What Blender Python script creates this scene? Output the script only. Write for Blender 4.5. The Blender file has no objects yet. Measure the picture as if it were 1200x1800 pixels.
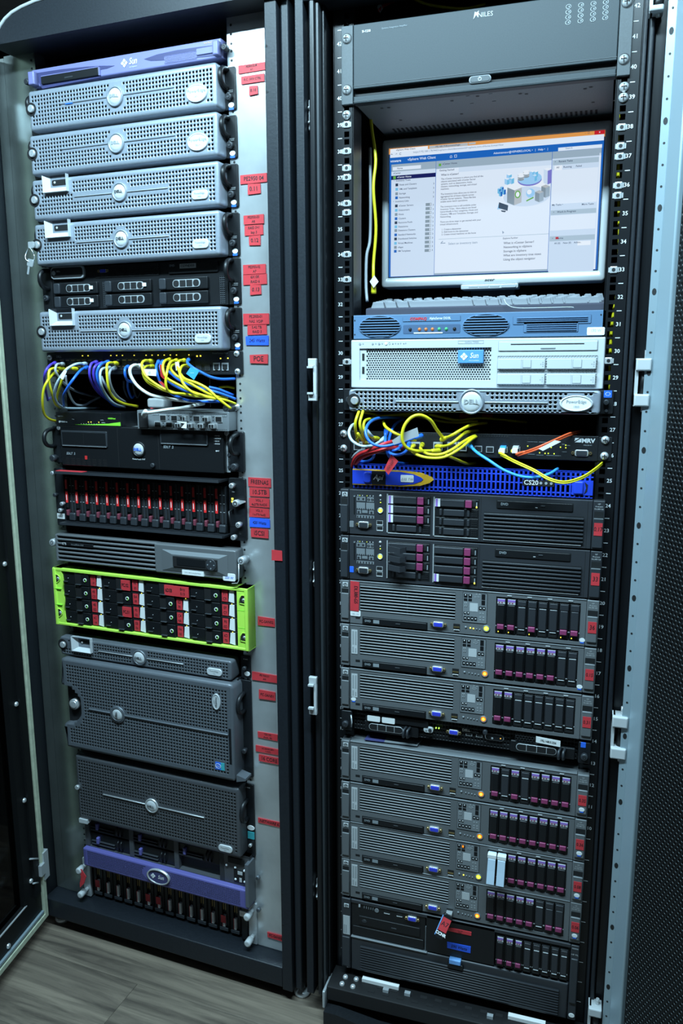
import bpy, math, random
import numpy as np
from mathutils import Vector, Matrix
random.seed(7)
R_ = math.radians
S = bpy.context.scene
COL = S.collection
# ------------------------------------------------------------------ camera
CAM_P = np.array([.2213, -1.4576, 1.3838])
YAW, PIT, ROL, FPX = R_(-17.756), R_(10.541), R_(-.194), 1402.567
_cy, _sy, _cp, _sp = math.cos(YAW), math.sin(YAW), math.cos(PIT), math.sin(PIT)
_f = np.array([_sy*_cp, _cy*_cp, -_sp]); _r = np.array([_cy, -_sy, 0.]); _u = np.cross(_r, _f)
_cr, _sr = math.cos(ROL), math.sin(ROL)
AX = np.array([_cr*_r+_sr*_u, -(_cr*_u-_sr*_r), _f])
cam = bpy.data.objects.new('camera', bpy.data.cameras.new('camera')); COL.objects.link(cam)
cam.data.sensor_fit = 'VERTICAL'; cam.data.sensor_height = 24.0
cam.data.lens = FPX*24.0/1800.0
cam.data.clip_start = .05; cam.data.clip_end = 50
_m = Matrix.Identity(4)
for i in range(3):
    _m[i][0] = AX[0][i]; _m[i][1] = -AX[1][i]; _m[i][2] = -AX[2][i]; _m[i][3] = CAM_P[i]
cam.matrix_world = _m
S.camera = cam
# ------------------------------------------------------------------ world, light, exposure
W = bpy.data.worlds.new('world'); S.world = W; W.use_nodes = True
W.node_tree.nodes['Background'].inputs[0].default_value = (.5, .75, 1., 1)
W.node_tree.nodes['Background'].inputs[1].default_value = .03
S.view_settings.view_transform = 'Standard'; S.view_settings.look = 'None'
S.view_settings.gamma = 1; S.view_settings.use_curve_mapping = False
S.view_settings.exposure = 0.0
S.cycles.max_bounces = 6; S.cycles.use_denoising = True
def area(name, loc, aim, sx, sy, watts, colr):
    d = bpy.data.lights.new(name, 'AREA'); d.shape = 'RECTANGLE'; d.size = sx; d.size_y = sy
    d.energy = watts; d.color = colr
    o = bpy.data.objects.new(name, d); COL.objects.link(o); o.location = loc
    o.rotation_euler = (Vector(aim)-Vector(loc)).to_track_quat('-Z', 'Y').to_euler(); return o
# the room's ceiling tubes: one pair in front of the racks, one further back over the aisle
area('ceiling_tube_front', (-.30, -.80, 2.40), (-.30, -.62, 0), 1.5, .14, 84, (.55, .84, 1.))
area('ceiling_tube_aisle', (-2.69, -1.68, 2.5), (-2.69, -1.67, 0), .16, 1.1, 22, (.57, .85, 1.))

# ------------------------------------------------------------------ pixel rays -> points on real planes
def ray(u, v): return AX.T @ np.array([(u-600)/FPX, (v-900)/FPX, 1.])
class Frame:                                    # a cabinet's own axes: x along its front, y into it, z up
    def __init__(s, x, y, a): s.o = np.array([x, y, 0.]); s.a = a; s.c = math.cos(a); s.s = math.sin(a)
    def loc(s, p): q = np.asarray(p)-s.o; return np.array([s.c*q[0]+s.s*q[1], -s.s*q[0]+s.c*q[1], q[2]])
    def wor(s, p): return (s.o[0]+s.c*p[0]-s.s*p[1], s.o[1]+s.s*p[0]+s.c*p[1], p[2])
    def px(s, u, v, y=0.):
        C = s.loc(CAM_P); d = ray(u, v); d = np.array([s.c*d[0]+s.s*d[1], -s.s*d[0]+s.c*d[1], d[2]])
        return C+d*((y-C[1])/d[1])
    def pz(s, u, v, z):
        C = s.loc(CAM_P); d = ray(u, v); d = np.array([s.c*d[0]+s.s*d[1], -s.s*d[0]+s.c*d[1], d[2]])
        return C+d*((z-C[2])/d[2])
RK = Frame(0, 0, 0)
LK = Frame(-.6941, .0316, R_(-3.724))

# ------------------------------------------------------------------ materials
def mat(name, c, rough=.5, metal=0., noise=0., nscale=40., bump=0., emit=0., stretch=None, spec=.5, coat=0.):
    m = bpy.data.materials.new(name); m.use_nodes = True; nt = m.node_tree; b = nt.nodes['Principled BSDF']
    b.inputs['Base Color'].default_value = (*c, 1); b.inputs['Roughness'].default_value = rough
    b.inputs['Metallic'].default_value = metal; b.inputs['Specular IOR Level'].default_value = spec
    b.inputs['Coat Weight'].default_value = coat
    if emit: b.inputs['Emission Color'].default_value = (*c, 1); b.inputs['Emission Strength'].default_value = emit
    if noise or bump:
        tc = nt.nodes.new('ShaderNodeTexCoord'); n = nt.nodes.new('ShaderNodeTexNoise')
        n.inputs['Scale'].default_value = nscale; n.inputs['Detail'].default_value = 5
        if stretch:
            mp = nt.nodes.new('ShaderNodeMapping'); mp.inputs['Scale'].default_value = stretch
            nt.links.new(tc.outputs['Object'], mp.inputs[0]); nt.links.new(mp.outputs[0], n.inputs['Vector'])
        else: nt.links.new(tc.outputs['Object'], n.inputs['Vector'])
        if noise:
            r = nt.nodes.new('ShaderNodeValToRGB')
            r.color_ramp.elements[0].position = .3; r.color_ramp.elements[1].position = .7
            r.color_ramp.elements[0].color = (*[max(0, k*(1-noise)) for k in c], 1)
            r.color_ramp.elements[1].color = (*[min(1, k*(1+noise)) for k in c], 1)
            nt.links.new(n.outputs['Fac'], r.inputs[0]); nt.links.new(r.outputs[0], b.inputs['Base Color'])
        if bump:
            bp = nt.nodes.new('ShaderNodeBump'); bp.inputs['Strength'].default_value = bump; bp.inputs['Distance'].default_value = .002
            nt.links.new(n.outputs['Fac'], bp.inputs['Height']); nt.links.new(bp.outputs[0], b.inputs['Normal'])
    return m
M = {}
def mk(k, *a, **kw): M[k] = mat(k, *a, **kw)
mk('black_paint', (.010, .0115, .014), .42, spec=.4, noise=.2, nscale=300, bump=.05)
mk('frame_paint', (.013, .016, .021), .42, noise=.15, nscale=250, bump=.08, spec=.35)
mk('rack_black', (.008, .009, .011), .32, spec=.4)
mk('matt_black', (.006, .006, .007), .7)
mk('black_plastic', (.008, .009, .0105), .4, spec=.4)
mk('dark_plastic', (.03, .034, .04), .42)
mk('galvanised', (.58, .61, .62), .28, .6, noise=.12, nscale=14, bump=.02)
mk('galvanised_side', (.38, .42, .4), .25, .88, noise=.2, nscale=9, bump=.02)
mk('steel', (.62, .64, .65), .28, .5)
mk('chrome', (.8, .82, .83), .2, .55)
mk('zinc', (.5, .53, .55), .32, .35)
mk('door_steel', (.33, .42, .47), .35, .35)
mk('silver', (.31, .345, .40), .36, .3, noise=.05, nscale=200)
mk('silver_light', (.5, .52, .54), .3, .5)
mk('charcoal', (.13, .145, .165), .38, .3)
mk('charcoal_dark', (.085, .09, .1), .42, .25)
mk('badge', (.66, .69, .71), .3, .15)
mk('hole', (.008, .009, .01), .6)  # near-black walls, backings and discs: the shade inside holes put into colour
mk('punched_edge_glint', (.05, .058, .06), .35, .5)  # lighter grey on the mesh door's hole walls paints their edge highlights
mk('door_black', (.006, .0065, .007), .5, spec=.25)
mk('purple', (.2, .2, .41), .42)
mk('purple_dark', (.05, .052, .15), .45)
mk('purple_bar', (.115, .11, .34), .42)
mk('amp_face', (.033, .043, .049), .5, noise=.08, nscale=500, bump=.03, spec=.35)
mk('amp_base', (.17, .185, .19), .5, noise=.1, nscale=400)
mk('amp_side', (.06, .07, .076), .5, noise=.1, nscale=400)
mk('server_grey', (.14, .15, .158), .42, .15)
mk('server_light_grey', (.22, .24, .255), .4, .2)
mk('server_dark_grey', (.032, .035, .041), .42, .1)
mk('slat_grey', (.2, .215, .225), .4, .15)
mk('maroon', (.26, .04, .12), .4)
mk('maroon_dark', (.17, .035, .055), .45)
mk('bright_red', (.85, .03, .03), .45)
mk('violet', (.3, .16, .55), .5)
mk('label_white', (.82, .83, .82), .5)
mk('label_grey', (.5, .52, .53), .5)
mk('ink', (.012, .012, .014), .6)
mk('ink_grey', (.3, .32, .33), .6)
mk('print_white', (.75, .78, .8), .5)
mk('print_dim', (.25, .28, .3), .5)
mk('red_label', (.58, .04, .05), .5, noise=.06, nscale=60)
mk('blue_label', (.025, .11, .72), .5, noise=.06, nscale=60)
mk('ink_blue', (.01, .015, .06), .6)
mk('drive_red', (.6, .03, .03), .45)
mk('lime', (.5, .85, .1), .4)
mk('warm_white', (.54, .56, .57), .4)
mk('edge_grey', (.3, .32, .33), .5)
mk('badge_blue', (.1, .3, .62), .4)
mk('slate_blue', (.1, .19, .32), .42)
mk('slate_dark', (.06, .11, .2), .5)
mk('vivid_blue', (.022, .065, .62), .35)
mk('gold_yellow', (.78, .43, .03), .4)
mk('monitor_silver', (.55, .57, .58), .35, .25)
mk('monitor_dark', (.03, .035, .04), .4)
mk('key_grey', (.17, .185, .21), .5)
mk('kbd_grey', (.05, .052, .075), .5)
mk('vga_blue', (.04, .06, .6), .4)
mk('gold_metal', (.6, .45, .2), .3, .9)
mk('cable_yellow', (.78, .68, .02), .38)
mk('cable_blue', (.025, .16, .75), .35)
mk('cable_purple', (.1, .06, .6), .38)
mk('cable_grey', (.42, .46, .5), .4)
mk('cable_pale', (.5, .62, .68), .4)
mk('cable_white', (.82, .83, .8), .4)
mk('cable_red', (.62, .03, .035), .38)
mk('cable_orange', (.85, .13, .04), .38)
mk('cable_dark', (.03, .033, .04), .4)
mk('cable_sky', (.05, .36, .85), .35)
mk('gasket', (.5, .54, .4), .7, noise=.15, nscale=60)
mk('lime_print', (.25, .75, .05), .4)
mk('chip_blue', (.03, .15, .75), .4)
mk('teal', (.05, .4, .45), .4)
mk('light_blue_plastic', (.2, .45, .9), .35)
mk('lever_pale', (.42, .52, .62), .35)
for k, c, e in [('led_yellow', (1., .85, .08), 1.5), ('led_green', (.45, 1., .1), 2.), ('led_amber', (1., .42, .05), 2.4), ('led_amber_glow', (1., .22, .01), 1.3),
                ('led_lime', (.7, .85, .05), 1.3), ('led_red', (1., .03, .02), 1.5), ('led_orange_dim', (.5, .16, .04), .25), ('led_green_dim', (.06, .4, .15), .15)]:
    mk(k, c, .4, emit=e)
def screen(k, r, g, b, e=1.0):
    f = lambda t: (t/255/12.92 if t <= 10 else ((t/255+.055)/1.055)**2.4)
    m = bpy.data.materials.new(k); m.use_nodes = True; p = m.node_tree.nodes['Principled BSDF']
    p.inputs['Base Color'].default_value = (.01, .01, .012, 1); p.inputs['Roughness'].default_value = .45; p.inputs['Specular IOR Level'].default_value = .2
    p.inputs['Emission Color'].default_value = (f(r), f(g), f(b), 1); p.inputs['Emission Strength'].default_value = e; M[k] = m
for k, c in dict(s_white=(216, 230, 246), s_pale=(196, 216, 238), s_nav=(200, 219, 240), s_bar=(150, 172, 190), s_head=(165, 188, 206), s_orange=(218, 150, 78), s_blue=(28, 98, 186),
                 s_navy=(24, 30, 92), s_red=(190, 32, 44), s_tab=(226, 236, 247), s_tab2=(176, 184, 190), s_text=(58, 72, 100), s_faint=(128, 150, 176), s_lblue=(150, 200, 240), s_cyan=(110, 185, 225),
                 s_grey=(128, 146, 160), s_green=(96, 168, 70), s_dark=(40, 56, 80), s_lilac=(120, 120, 200), s_black=(8, 10, 14)).items(): screen(k, *c)
def glass():
    m = bpy.data.materials.new('smoked_glass'); m.use_nodes = True; nt = m.node_tree; b = nt.nodes['Principled BSDF']
    b.inputs['Base Color'].default_value = (.12, .12, .12, 1); b.inputs['Roughness'].default_value = .03
    b.inputs['Transmission Weight'].default_value = 1.; b.inputs['IOR'].default_value = 1.1; M['smoked_glass'] = m
glass()
def wood(i):
    m = bpy.data.materials.new('oak_grey_laminate'); m.use_nodes = True; nt = m.node_tree; b = nt.nodes['Principled BSDF']
    tc = nt.nodes.new('ShaderNodeTexCoord'); oi = nt.nodes.new('ShaderNodeObjectInfo'); va = nt.nodes.new('ShaderNodeVectorMath'); va.operation = 'ADD'
    mp = nt.nodes.new('ShaderNodeMapping'); mp.inputs['Scale'].default_value = (.8, 3, 13)
    ml = nt.nodes.new('ShaderNodeMath'); ml.operation = 'MULTIPLY'; ml.inputs[1].default_value = 37.
    nt.links.new(oi.outputs['Random'], ml.inputs[0]); nt.links.new(tc.outputs['Object'], va.inputs[0]); nt.links.new(ml.outputs[0], va.inputs[1])
    nt.links.new(va.outputs[0], mp.inputs[0])
    n = nt.nodes.new('ShaderNodeTexNoise'); n.inputs['Scale'].default_value = 2.6; n.inputs['Detail'].default_value = 8; n.inputs['Distortion'].default_value = .7; n.inputs['Roughness'].default_value = .68
    nt.links.new(mp.outputs[0], n.inputs['Vector'])
    r = nt.nodes.new('ShaderNodeValToRGB'); e = r.color_ramp.elements
    e[0].position = .32; e[0].color = (.04, .032, .026, 1); e[1].position = .68; e[1].color = (.25, .2, .15, 1)
    q = e.new(.5); q.color = (.14, .112, .086, 1)
    nt.links.new(n.outputs['Fac'], r.inputs[0]); nt.links.new(r.outputs[0], b.inputs['Base Color'])
    b.inputs['Roughness'].default_value = .45
    bp = nt.nodes.new('ShaderNodeBump'); bp.inputs['Strength'].default_value = .12; bp.inputs['Distance'].default_value = .002
    nt.links.new(n.outputs['Fac'], bp.inputs['Height']); nt.links.new(bp.outputs[0], b.inputs['Normal'])
    M['wood'] = m
wood(0)
mk('wall_paint', (.16, .13, .12), .8, noise=.06, nscale=20, bump=.1)
mk('ceiling_paint', (.4, .41, .42), .9, noise=.05, nscale=30)
mk('subfloor', (.02, .02, .02), .9)

# ------------------------------------------------------------------ mesh builder
class B:
    def __init__(s, *mats): s.v = []; s.f = []; s.mi = []; s.sm = []; s.m = 0; s.mats = list(mats)
    def use(s, k):
        if k not in s.mats: s.mats.append(k)
        s.m = s.mats.index(k); return s
    def face(s, idx, smooth=False): s.f.append(tuple(idx)); s.mi.append(s.m); s.sm.append(smooth)
    def add(s, pts): n = len(s.v); s.v.extend([tuple(p) for p in pts]); return n
    def box(s, x0, x1, y0, y1, z0, z1):
        if x0 > x1: x0, x1 = x1, x0
        if z0 > z1: z0, z1 = z1, z0
        if y0 > y1: y0, y1 = y1, y0
        n = s.add([(x0, y0, z0), (x1, y0, z0), (x1, y1, z0), (x0, y1, z0), (x0, y0, z1), (x1, y0, z1), (x1, y1, z1), (x0, y1, z1)])
        for q in ((0, 1, 5, 4), (1, 2, 6, 5), (2, 3, 7, 6), (3, 0, 4, 7), (4, 5, 6, 7), (3, 2, 1, 0)): s.face([n+i for i in q])
        return s
    def rbox(s, R, y0, y1): return s.box(R[0], R[1], y0, y1, R[2], R[3])
    def rect(s, x0, x1, z0, z1, y): n = s.add([(x0, y, z0), (x1, y, z0), (x1, y, z1), (x0, y, z1)]); s.face([n, n+1, n+2, n+3]); return s
    def loops(s, L, cap0=False, cap1=True, smooth=True):
        k = len(L[0]); ns = [s.add(l) for l in L]
        for a, b in zip(ns[:-1], ns[1:]):
            for i in range(k): j = (i+1) % k; s.face((a+i, a+j, b+j, b+i), smooth)
        if cap1: s.face([ns[-1]+i for i in range(k)])
        if cap0: s.face([ns[0]+i for i in reversed(range(k))])
        return s
    def pad(s, x0, x1, z0, z1, y0, y1, bev=.002, c=.002, seg=3, cap=True, back=True):   # box whose front (y0) edges are rounded
        if x0 > x1: x0, x1 = x1, x0
        if z0 > z1: z0, z1 = z1, z0
        w = min(x1-x0, z1-z0)/2; bev = min(bev, w*.95); c = min(c, w*.95)
        L = [rr(x0, x1, z0, z1, c, y1, seg), rr(x0, x1, z0, z1, c, y0+bev, seg)]
        for t in (.35, .7, 1.):
            a = t*math.pi/2; i = bev*(1-math.cos(a)); L.append(rr(x0+i, x1-i, z0+i, z1-i, max(c-i, .00005), y0+bev*(1-math.sin(a)), seg))
        return s.loops(L, back, cap)
    def rpad(s, R, y0, y1, **k): return s.pad(R[0], R[1], R[2], R[3], y0, y1, **k)
    def cyl(s, x, z, r, y0, y1, n=20, rz=None, bev=0.):      # round, axis y, front at y0
        rz = rz or r; L = []
        for rr_, y in ([(1, y1), (1, y0)] if not bev else [(1, y1), (1, y0+bev), (1-.3*bev/r, y0+.3*bev), (1-bev/r, y0)]):
            L.append([(x+r*rr_*math.cos(2*math.pi*i/n), y, z+rz*rr_*math.sin(2*math.pi*i/n)) for i in range(n)])
        return s.loops(L, True, True)
    def ring(s, x, z, r0, r1, y0, y1, n=24, rz=None):
        k = (rz or r1)/r1; L = []
        for r, y in ((r1, y1), (r1, y0), (r0, y0), (r0, y1)):
            L.append([(x+r*math.cos(2*math.pi*i/n), y, z+k*r*math.sin(2*math.pi*i/n)) for i in range(n)])
        return s.loops(L, False, False)
    def dome(s, x, z, r, y0, y1, n=16, rz=None):
        rz = rz or r; L = [[(x+r*math.cos(t)*math.cos(2*math.pi*i/n), y1-(y1-y0)*math.sin(t), z+rz*math.cos(t)*math.sin(2*math.pi*i/n)) for i in range(n)] for t in (0, .4, .8, 1.2, 1.5)]
        return s.loops(L, False, True)
    def prism(s, poly, y0, y1):                  # polygon in x,z (anticlockwise seen from the front), extruded along y
        n = len(poly); a = s.add([(x, y0, z) for x, z in poly]); b = s.add([(x, y1, z) for x, z in poly])
        s.face([a+i for i in range(n)]); s.face([b+i for i in reversed(range(n))])
        for i in range(n): j = (i+1) % n; s.face((a+j, a+i, b+i, b+j))
        return s
    def tube(s, P, r, n=8, caps=True):
        P = [Vector(p) for p in P]; k = len(P); up = None; L = []
        for i in range(k):
            t = (P[min(i+1, k-1)]-P[max(i-1, 0)]).normalized()
            if up is None: up = t.orthogonal().normalized()
            up = (up-t*up.dot(t)).normalized(); w = t.cross(up)
            rad = r[i] if isinstance(r, (list, tuple)) else r
            L.append([tuple(P[i]+(up*math.cos(2*math.pi*j/n)+w*math.sin(2*math.pi*j/n))*rad) for j in range(n)])
        return s.loops(L, caps, caps)
    def build(s, name, smooth_angle=True):
        me = bpy.data.meshes.new(name); me.from_pydata(s.v, [], s.f)
        for k in s.mats: me.materials.append(M[k])
        me.polygons.foreach_set('material_index', s.mi); me.polygons.foreach_set('use_smooth', s.sm); me.update()
        return me
def rr(x0, x1, z0, z1, c, y, seg=3):              # rounded rectangle outline
    out = []
    for cx, cz, a in ((x1-c, z0+c, -90), (x1-c, z1-c, 0), (x0+c, z1-c, 90), (x0+c, z0+c, 180)):
        for i in range(seg+1): t = R_(a+90*i/seg); out.append((cx+c*math.cos(t), y, cz+c*math.sin(t)))
    return out
def catmull(P, n=6):
    P = [np.array(p, float) for p in P]; P = [2*P[0]-P[1]]+P+[2*P[-1]-P[-2]]; out = []
    for i in range(1, len(P)-2):
        for j in range(n):
            t = j/n; out.append(.5*((2*P[i])+(-P[i-1]+P[i+1])*t+(2*P[i-1]-5*P[i]+4*P[i+1]-P[i+2])*t*t+(-P[i-1]+3*P[i]-3*P[i+1]+P[i+2])*t**3))
    out.append(P[-2]); return out
def perf(x0, x1, z0, z1, px, pz, r, y=0., th=.002, skip=None, stag=False, n=8, mats=('silver', 'hole'), square=False, wall=1, name='perforated_panel'):
    """A sheet in the xz plane with real punched holes; skip(x, z) keeps the sheet solid there."""
    nx = max(1, round((x1-x0)/px)); nz = max(1, round((z1-z0)/pz)); hx = (x1-x0)/nx/2; hz = (z1-z0)/nz/2
    cs = []; solid = []
    for k in range(nz):
        z = z0+hz*(2*k+1); off = hx if (stag and k % 2) else 0
        for i in range(nx-(1 if off else 0)):
            x = x0+hx*(2*i+1)+off; (solid if (skip and skip(x, z)) else cs).append((x, z))
        if off:
            solid.append((x0+hx/2, z, hx/2)); solid.append((x1-hx/2, z, hx/2))
    if square: inn = np.array([(1, 0), (1, 1), (0, 1), (-1, 1), (-1, 0), (-1, -1), (0, -1), (1, -1)], float)*r
    else: inn = np.array([(math.cos(math.pi*i/4), math.sin(math.pi*i/4)) for i in range(8)])*r
    out = np.array([(1, 0), (1, 1), (0, 1), (-1, 1), (-1, 0), (-1, -1), (0, -1), (1, -1)], float)*[hx, hz]
    C = np.array([c[:2] for c in cs]).reshape(-1, 2); N = len(C)
    V = np.zeros((N, 24, 3)); V[:, :8, 0] = C[:, None, 0]+out[:, 0]; V[:, :8, 2] = C[:, None, 1]+out[:, 1]
    V[:, 8:16, 0] = C[:, None, 0]+inn[:, 0]; V[:, 8:16, 2] = C[:, None, 1]+inn[:, 1]; V[:, 16:, [0, 2]] = V[:, 8:16][:, :, [0, 2]]
    V[:, :16, 1] = y; V[:, 16:, 1] = y+th
    i = np.arange(8); j = (i+1) % 8
    F = np.concatenate([np.stack([i, j, 8+j, 8+i], 1), np.stack([8+i, 8+j, 16+j, 16+i], 1)])
    A = (F[None]+(np.arange(N)*24)[:, None, None]).reshape(-1, 4)
    mi = np.tile(np.repeat([0, wall], 8), N)
    SV = []; SF = []
    for q in solid:
        x, z = q[:2]; h = q[2] if len(q) > 2 else hx; b = N*24+len(SV)
        SV += [(x-h, y, z-hz), (x+h, y, z-hz), (x+h, y, z+hz), (x-h, y, z+hz)]; SF.append((b, b+1, b+2, b+3))
    V = V.reshape(-1, 3)
    if SV: V = np.concatenate([V, np.array(SV)]); A = np.concatenate([A, np.array(SF)]); mi = np.concatenate([mi, np.zeros(len(SF), int)])
    me = bpy.data.meshes.new(name); nf = len(A)
    me.vertices.add(len(V)); me.vertices.foreach_set('co', V.astype(np.float32).ravel())
    me.loops.add(nf*4); me.loops.foreach_set('vertex_index', A.astype(np.int32).ravel())
    me.polygons.add(nf); me.polygons.foreach_set('loop_start', np.arange(0, nf*4, 4, dtype=np.int32)); me.polygons.foreach_set('loop_total', np.full(nf, 4, np.int32))
    for k in mats: me.materials.append(M[k])
    me.polygons.foreach_set('material_index', mi.astype(np.int32)); me.update(calc_edges=True); me.validate(); return me

# ------------------------------------------------------------------ objects
def props(o, label=None, cat=None, group=None, kind=None):
    if label: o['label'] = label
    if cat: o['category'] = cat
    if group: o['group'] = group
    if kind: o['kind'] = kind
    return o
def ob(name, mesh, parent=None, loc=(0, 0, 0), label=None, kind=None, rot=None, cat=None, group=None):
    if isinstance(mesh, B): mesh = mesh.build(name)
    o = bpy.data.objects.new(name, mesh); COL.objects.link(o); o.location = loc
    if rot: o.rotation_euler = rot
    if parent: o.parent = parent
    return props(o, label, cat, group, kind)
def empty(name, loc, rz=0., **k):
    o = bpy.data.objects.new(name, None); o.empty_display_size = .02; COL.objects.link(o); o.location = loc; o.rotation_euler = (0, 0, rz); return props(o, **k)
MC = {}
def cm(key, fn):
    if key not in MC: MC[key] = fn()
    return MC[key]
FC = {}
def txt(parent, s, x, z, cap, m='ink', y=-.0006, al='CENTER', rot=0., sx=1., bold=0., shear=0., line=1., name='lettering'):
    """flat printed or written letters on a front face; cap = capital height in metres"""
    key = (s, m, al, round(cap, 5), sx, bold, shear, line)
    if key not in FC:
        c = bpy.data.curves.new(name, 'FONT'); c.body = s; c.size = cap/.72; c.align_x = al; c.align_y = 'CENTER'; c.resolution_u = 2
        c.offset = bold*cap*.5; c.shear = shear; c.space_line = line; c.materials.append(M[m])
        t = bpy.data.objects.new('t', c); FC[key] = bpy.data.meshes.new_from_object(t); bpy.data.objects.remove(t); bpy.data.curves.remove(c)
        FC[key].name = name
    o = bpy.data.objects.new(name, FC[key]); COL.objects.link(o); o.parent = parent; o.location = (x, y, z)
    o.rotation_euler = (math.pi/2, -rot, 0); o.scale = (sx, 1, 1); return o
class Dev:                                        # one thing in a rack; origin = lower left corner of its front
    def __init__(s, fr, q, y, name, label, cat, group=None, x=None, W=None, z0=None, H=None):
        s.q = q; P = [fr.px(u, v, y) for u, v in q]
        s.x0 = (P[0][0]+P[3][0])/2 if x is None else x; s.W = ((P[1][0]+P[2][0])/2-s.x0) if W is None else W
        zt = (P[0][2]+P[1][2])/2; zb = (P[2][2]+P[3][2])/2
        s.H = H or zt-zb; s.z0 = ((zt+zb)/2-s.H/2) if z0 is None else z0
        s.y = y; s.fr = fr; s.k = s.H/((q[3][1]-q[0][1]+q[2][1]-q[1][1])/2)
        A = []; b = []
        for (u, v), (X, Y) in zip(q, ((0, 1), (1, 1), (1, 0), (0, 0))):
            A += [[u, v, 1, 0, 0, 0, -u*X, -v*X], [0, 0, 0, u, v, 1, -u*Y, -v*Y]]; b += [X, Y]
        s.h = np.append(np.linalg.solve(np.array(A, float), np.array(b, float)), 1).reshape(3, 3)
        s.root = empty(name, fr.wor((s.x0, y, s.z0)), fr.a, label=label, cat=cat, group=group)
    def p(s, u, v): t = s.h @ np.array([u, v, 1.]); return float(t[0]/t[2]*s.W), float(t[1]/t[2]*s.H)
    def r(s, u0, v0, u1, v1): a = s.p(u0, v0); b = s.p(u1, v1); return (min(a[0], b[0]), max(a[0], b[0]), min(a[1], b[1]), max(a[1], b[1]))
    def ob(s, name, b, loc=(0, 0, 0), **k): return ob(name, b, s.root, loc, **k)
    def tx(s, t, u, v, hp, m='ink', y=-.0006, par=None, **k): x, z = s.p(u, v); return txt(par or s.root, t, x, z, hp*s.k, m, y, **k)
def screw(b, x, z, r=.0055, y=0., m='steel', d=.003):
    b.use(m).dome(x, z, r, y-d, y, 14); b.use('matt_black').box(x-r*.55, x+r*.55, y-d-.0002, y-d+.0006, z-r*.1, z+r*.1); b.box(x-r*.1, x+r*.1, y-d-.0002, y-d+.0006, z-r*.55, z+r*.55)
def thumb(b, x, z, r=.007, y=0., m='steel', d=.016):
    b.use(m).cyl(x, z, r, y-d, y-d*.35, 18, bev=r*.3).cyl(x, z, r*.6, y-d*.35, y, 14); b.use('matt_black').ring(x, z, r*.3, r*.45, y-d-.0003, y-d+.0005, 14)
# ================================================================== the room
def struct(name, b, parent=None): o = ob(name, b, parent); o['kind'] = 'structure'; return o
floor = struct('floor', B('subfloor').box(-3.2, 2., -3.2, 1.5, -.03, -.012))
pw, pl = .192, 1.28
fa = R_(-3.724)
pm = cm('plank', lambda: B('wood').pad(-pl/2+.0003, pl/2-.0003, -pw/2+.0003, pw/2-.0003, 0, .012, bev=.0006, c=.0003, seg=1).build('plank'))
c, s = math.cos(fa), math.sin(fa)
jq = LK.wor(LK.pz(195, 1785, 0)); jx, jy = jq[0]*c+jq[1]*s, -jq[0]*s+jq[1]*c     # the one end joint in view
JOFF = [0, .66, .86, .55, .8, .62, .9]
for i in range(-4, 9):
    y = jy+i*pw
    for j in range(-2, 3):
        x = jx+JOFF[i % 7]+(j+.5)*pl
        c, s = math.cos(fa), math.sin(fa)
        wx, wy = x*c-y*s, x*s+y*c
        if not (-1.75 < wx < 1.35): continue
        o = ob('plank', pm, floor, (wx, wy, 0)); o.rotation_euler = (math.pi/2, 0, 0)
        o.matrix_local = Matrix.Translation((wx, wy, 0)) @ Matrix.Rotation(fa, 4, 'Z') @ Matrix.Rotation(-math.pi/2, 4, 'X')
struct('wall_back', B('wall_paint').box(-3.2, 2., 1.35, 1.45, -.02, 2.6))
struct('wall_left', B('wall_paint').box(-3.3, -3.2, -3.2, 1.45, -.02, 2.6))
struct('wall_right', B('wall_paint').box(2., 2.1, -3.2, 1.45, -.02, 2.6))
struct('wall_front', B('wall_paint').box(-3.2, 2., -3.3, -3.2, -.02, 2.6))
struct('ceiling', B('ceiling_paint').box(-3.3, 2.1, -3.3, 1.45, 2.6, 2.65))

# ================================================================== left cabinet
LC = empty('server_cabinet', LK.wor((0, 0, 0)), LK.a, label='left black equipment cabinet with galvanised strips, red stickers and open glass door', cat='cabinet')
arc = [LK.px(u, v, -.06) for u, v in ((-14, 110), (-10, 76), (-6, 58), (0, 46), (9, 33), (21, 22), (38, 12), (62, 1.5), (90, -7))]
arc = [(p[0], p[2]) for p in arc]; arc[0] = (arc[0][0], 2.012); zt = arc[-1][1]
poly = [arc[0], (.372, 2.012), (.372, zt)]+arc[::-1][:-1]
ob('header_panel', B('frame_paint').prism(poly, -.06, .05), LC)
ob('header_trim', B('label_grey').tube([(x, -.06, z) for x, z in arc]+[(.37, -.06, zt)], .0034, 8), LC, label='pale rounded edge trim of the header')
b = B('frame_paint').pad(.3235, .3475, .028, 2.012, -.046, .02, bev=.002, c=.001)
b.use('matt_black')
for z in (.19, .265, 1.86, 1.935): b.cyl(.3275, z, .0022, -.0465, -.044, 10)
ob('front_post', b, LC)
ob('front_post', B('frame_paint').pad(.3495, .366, .03, 2.05, -.036, .05, bev=.004, c=.002), LC)
ob('front_post', B('frame_paint').pad(-.375, -.331, .028, 2.012, -.046, .02, bev=.002, c=.001), LC)
ob('sill', B('frame_paint').pad(-.331, .3235, .032, .081, -.045, .03, bev=.003, c=.002), LC)
ob('side_panel', B('rack_black').box(-.378, -.372, .0, .9, .04, 2.06), LC); ob('side_panel', B('rack_black').box(.304, .31, .06, .9, .04, 2.06).box(.31, .366, .055, .06, .04, 2.06), LC)
ob('back_panel', B('rack_black').box(-.37, .31, .9, .906, .04, 2.06), LC)
ob('top_panel', B('rack_black').box(-.37, .31, -.03, .9, 2.062, 2.07), LC)
ob('base_panel', B('rack_black').box(-.37, .31, .03, .9, .04, .055), LC)
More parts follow.
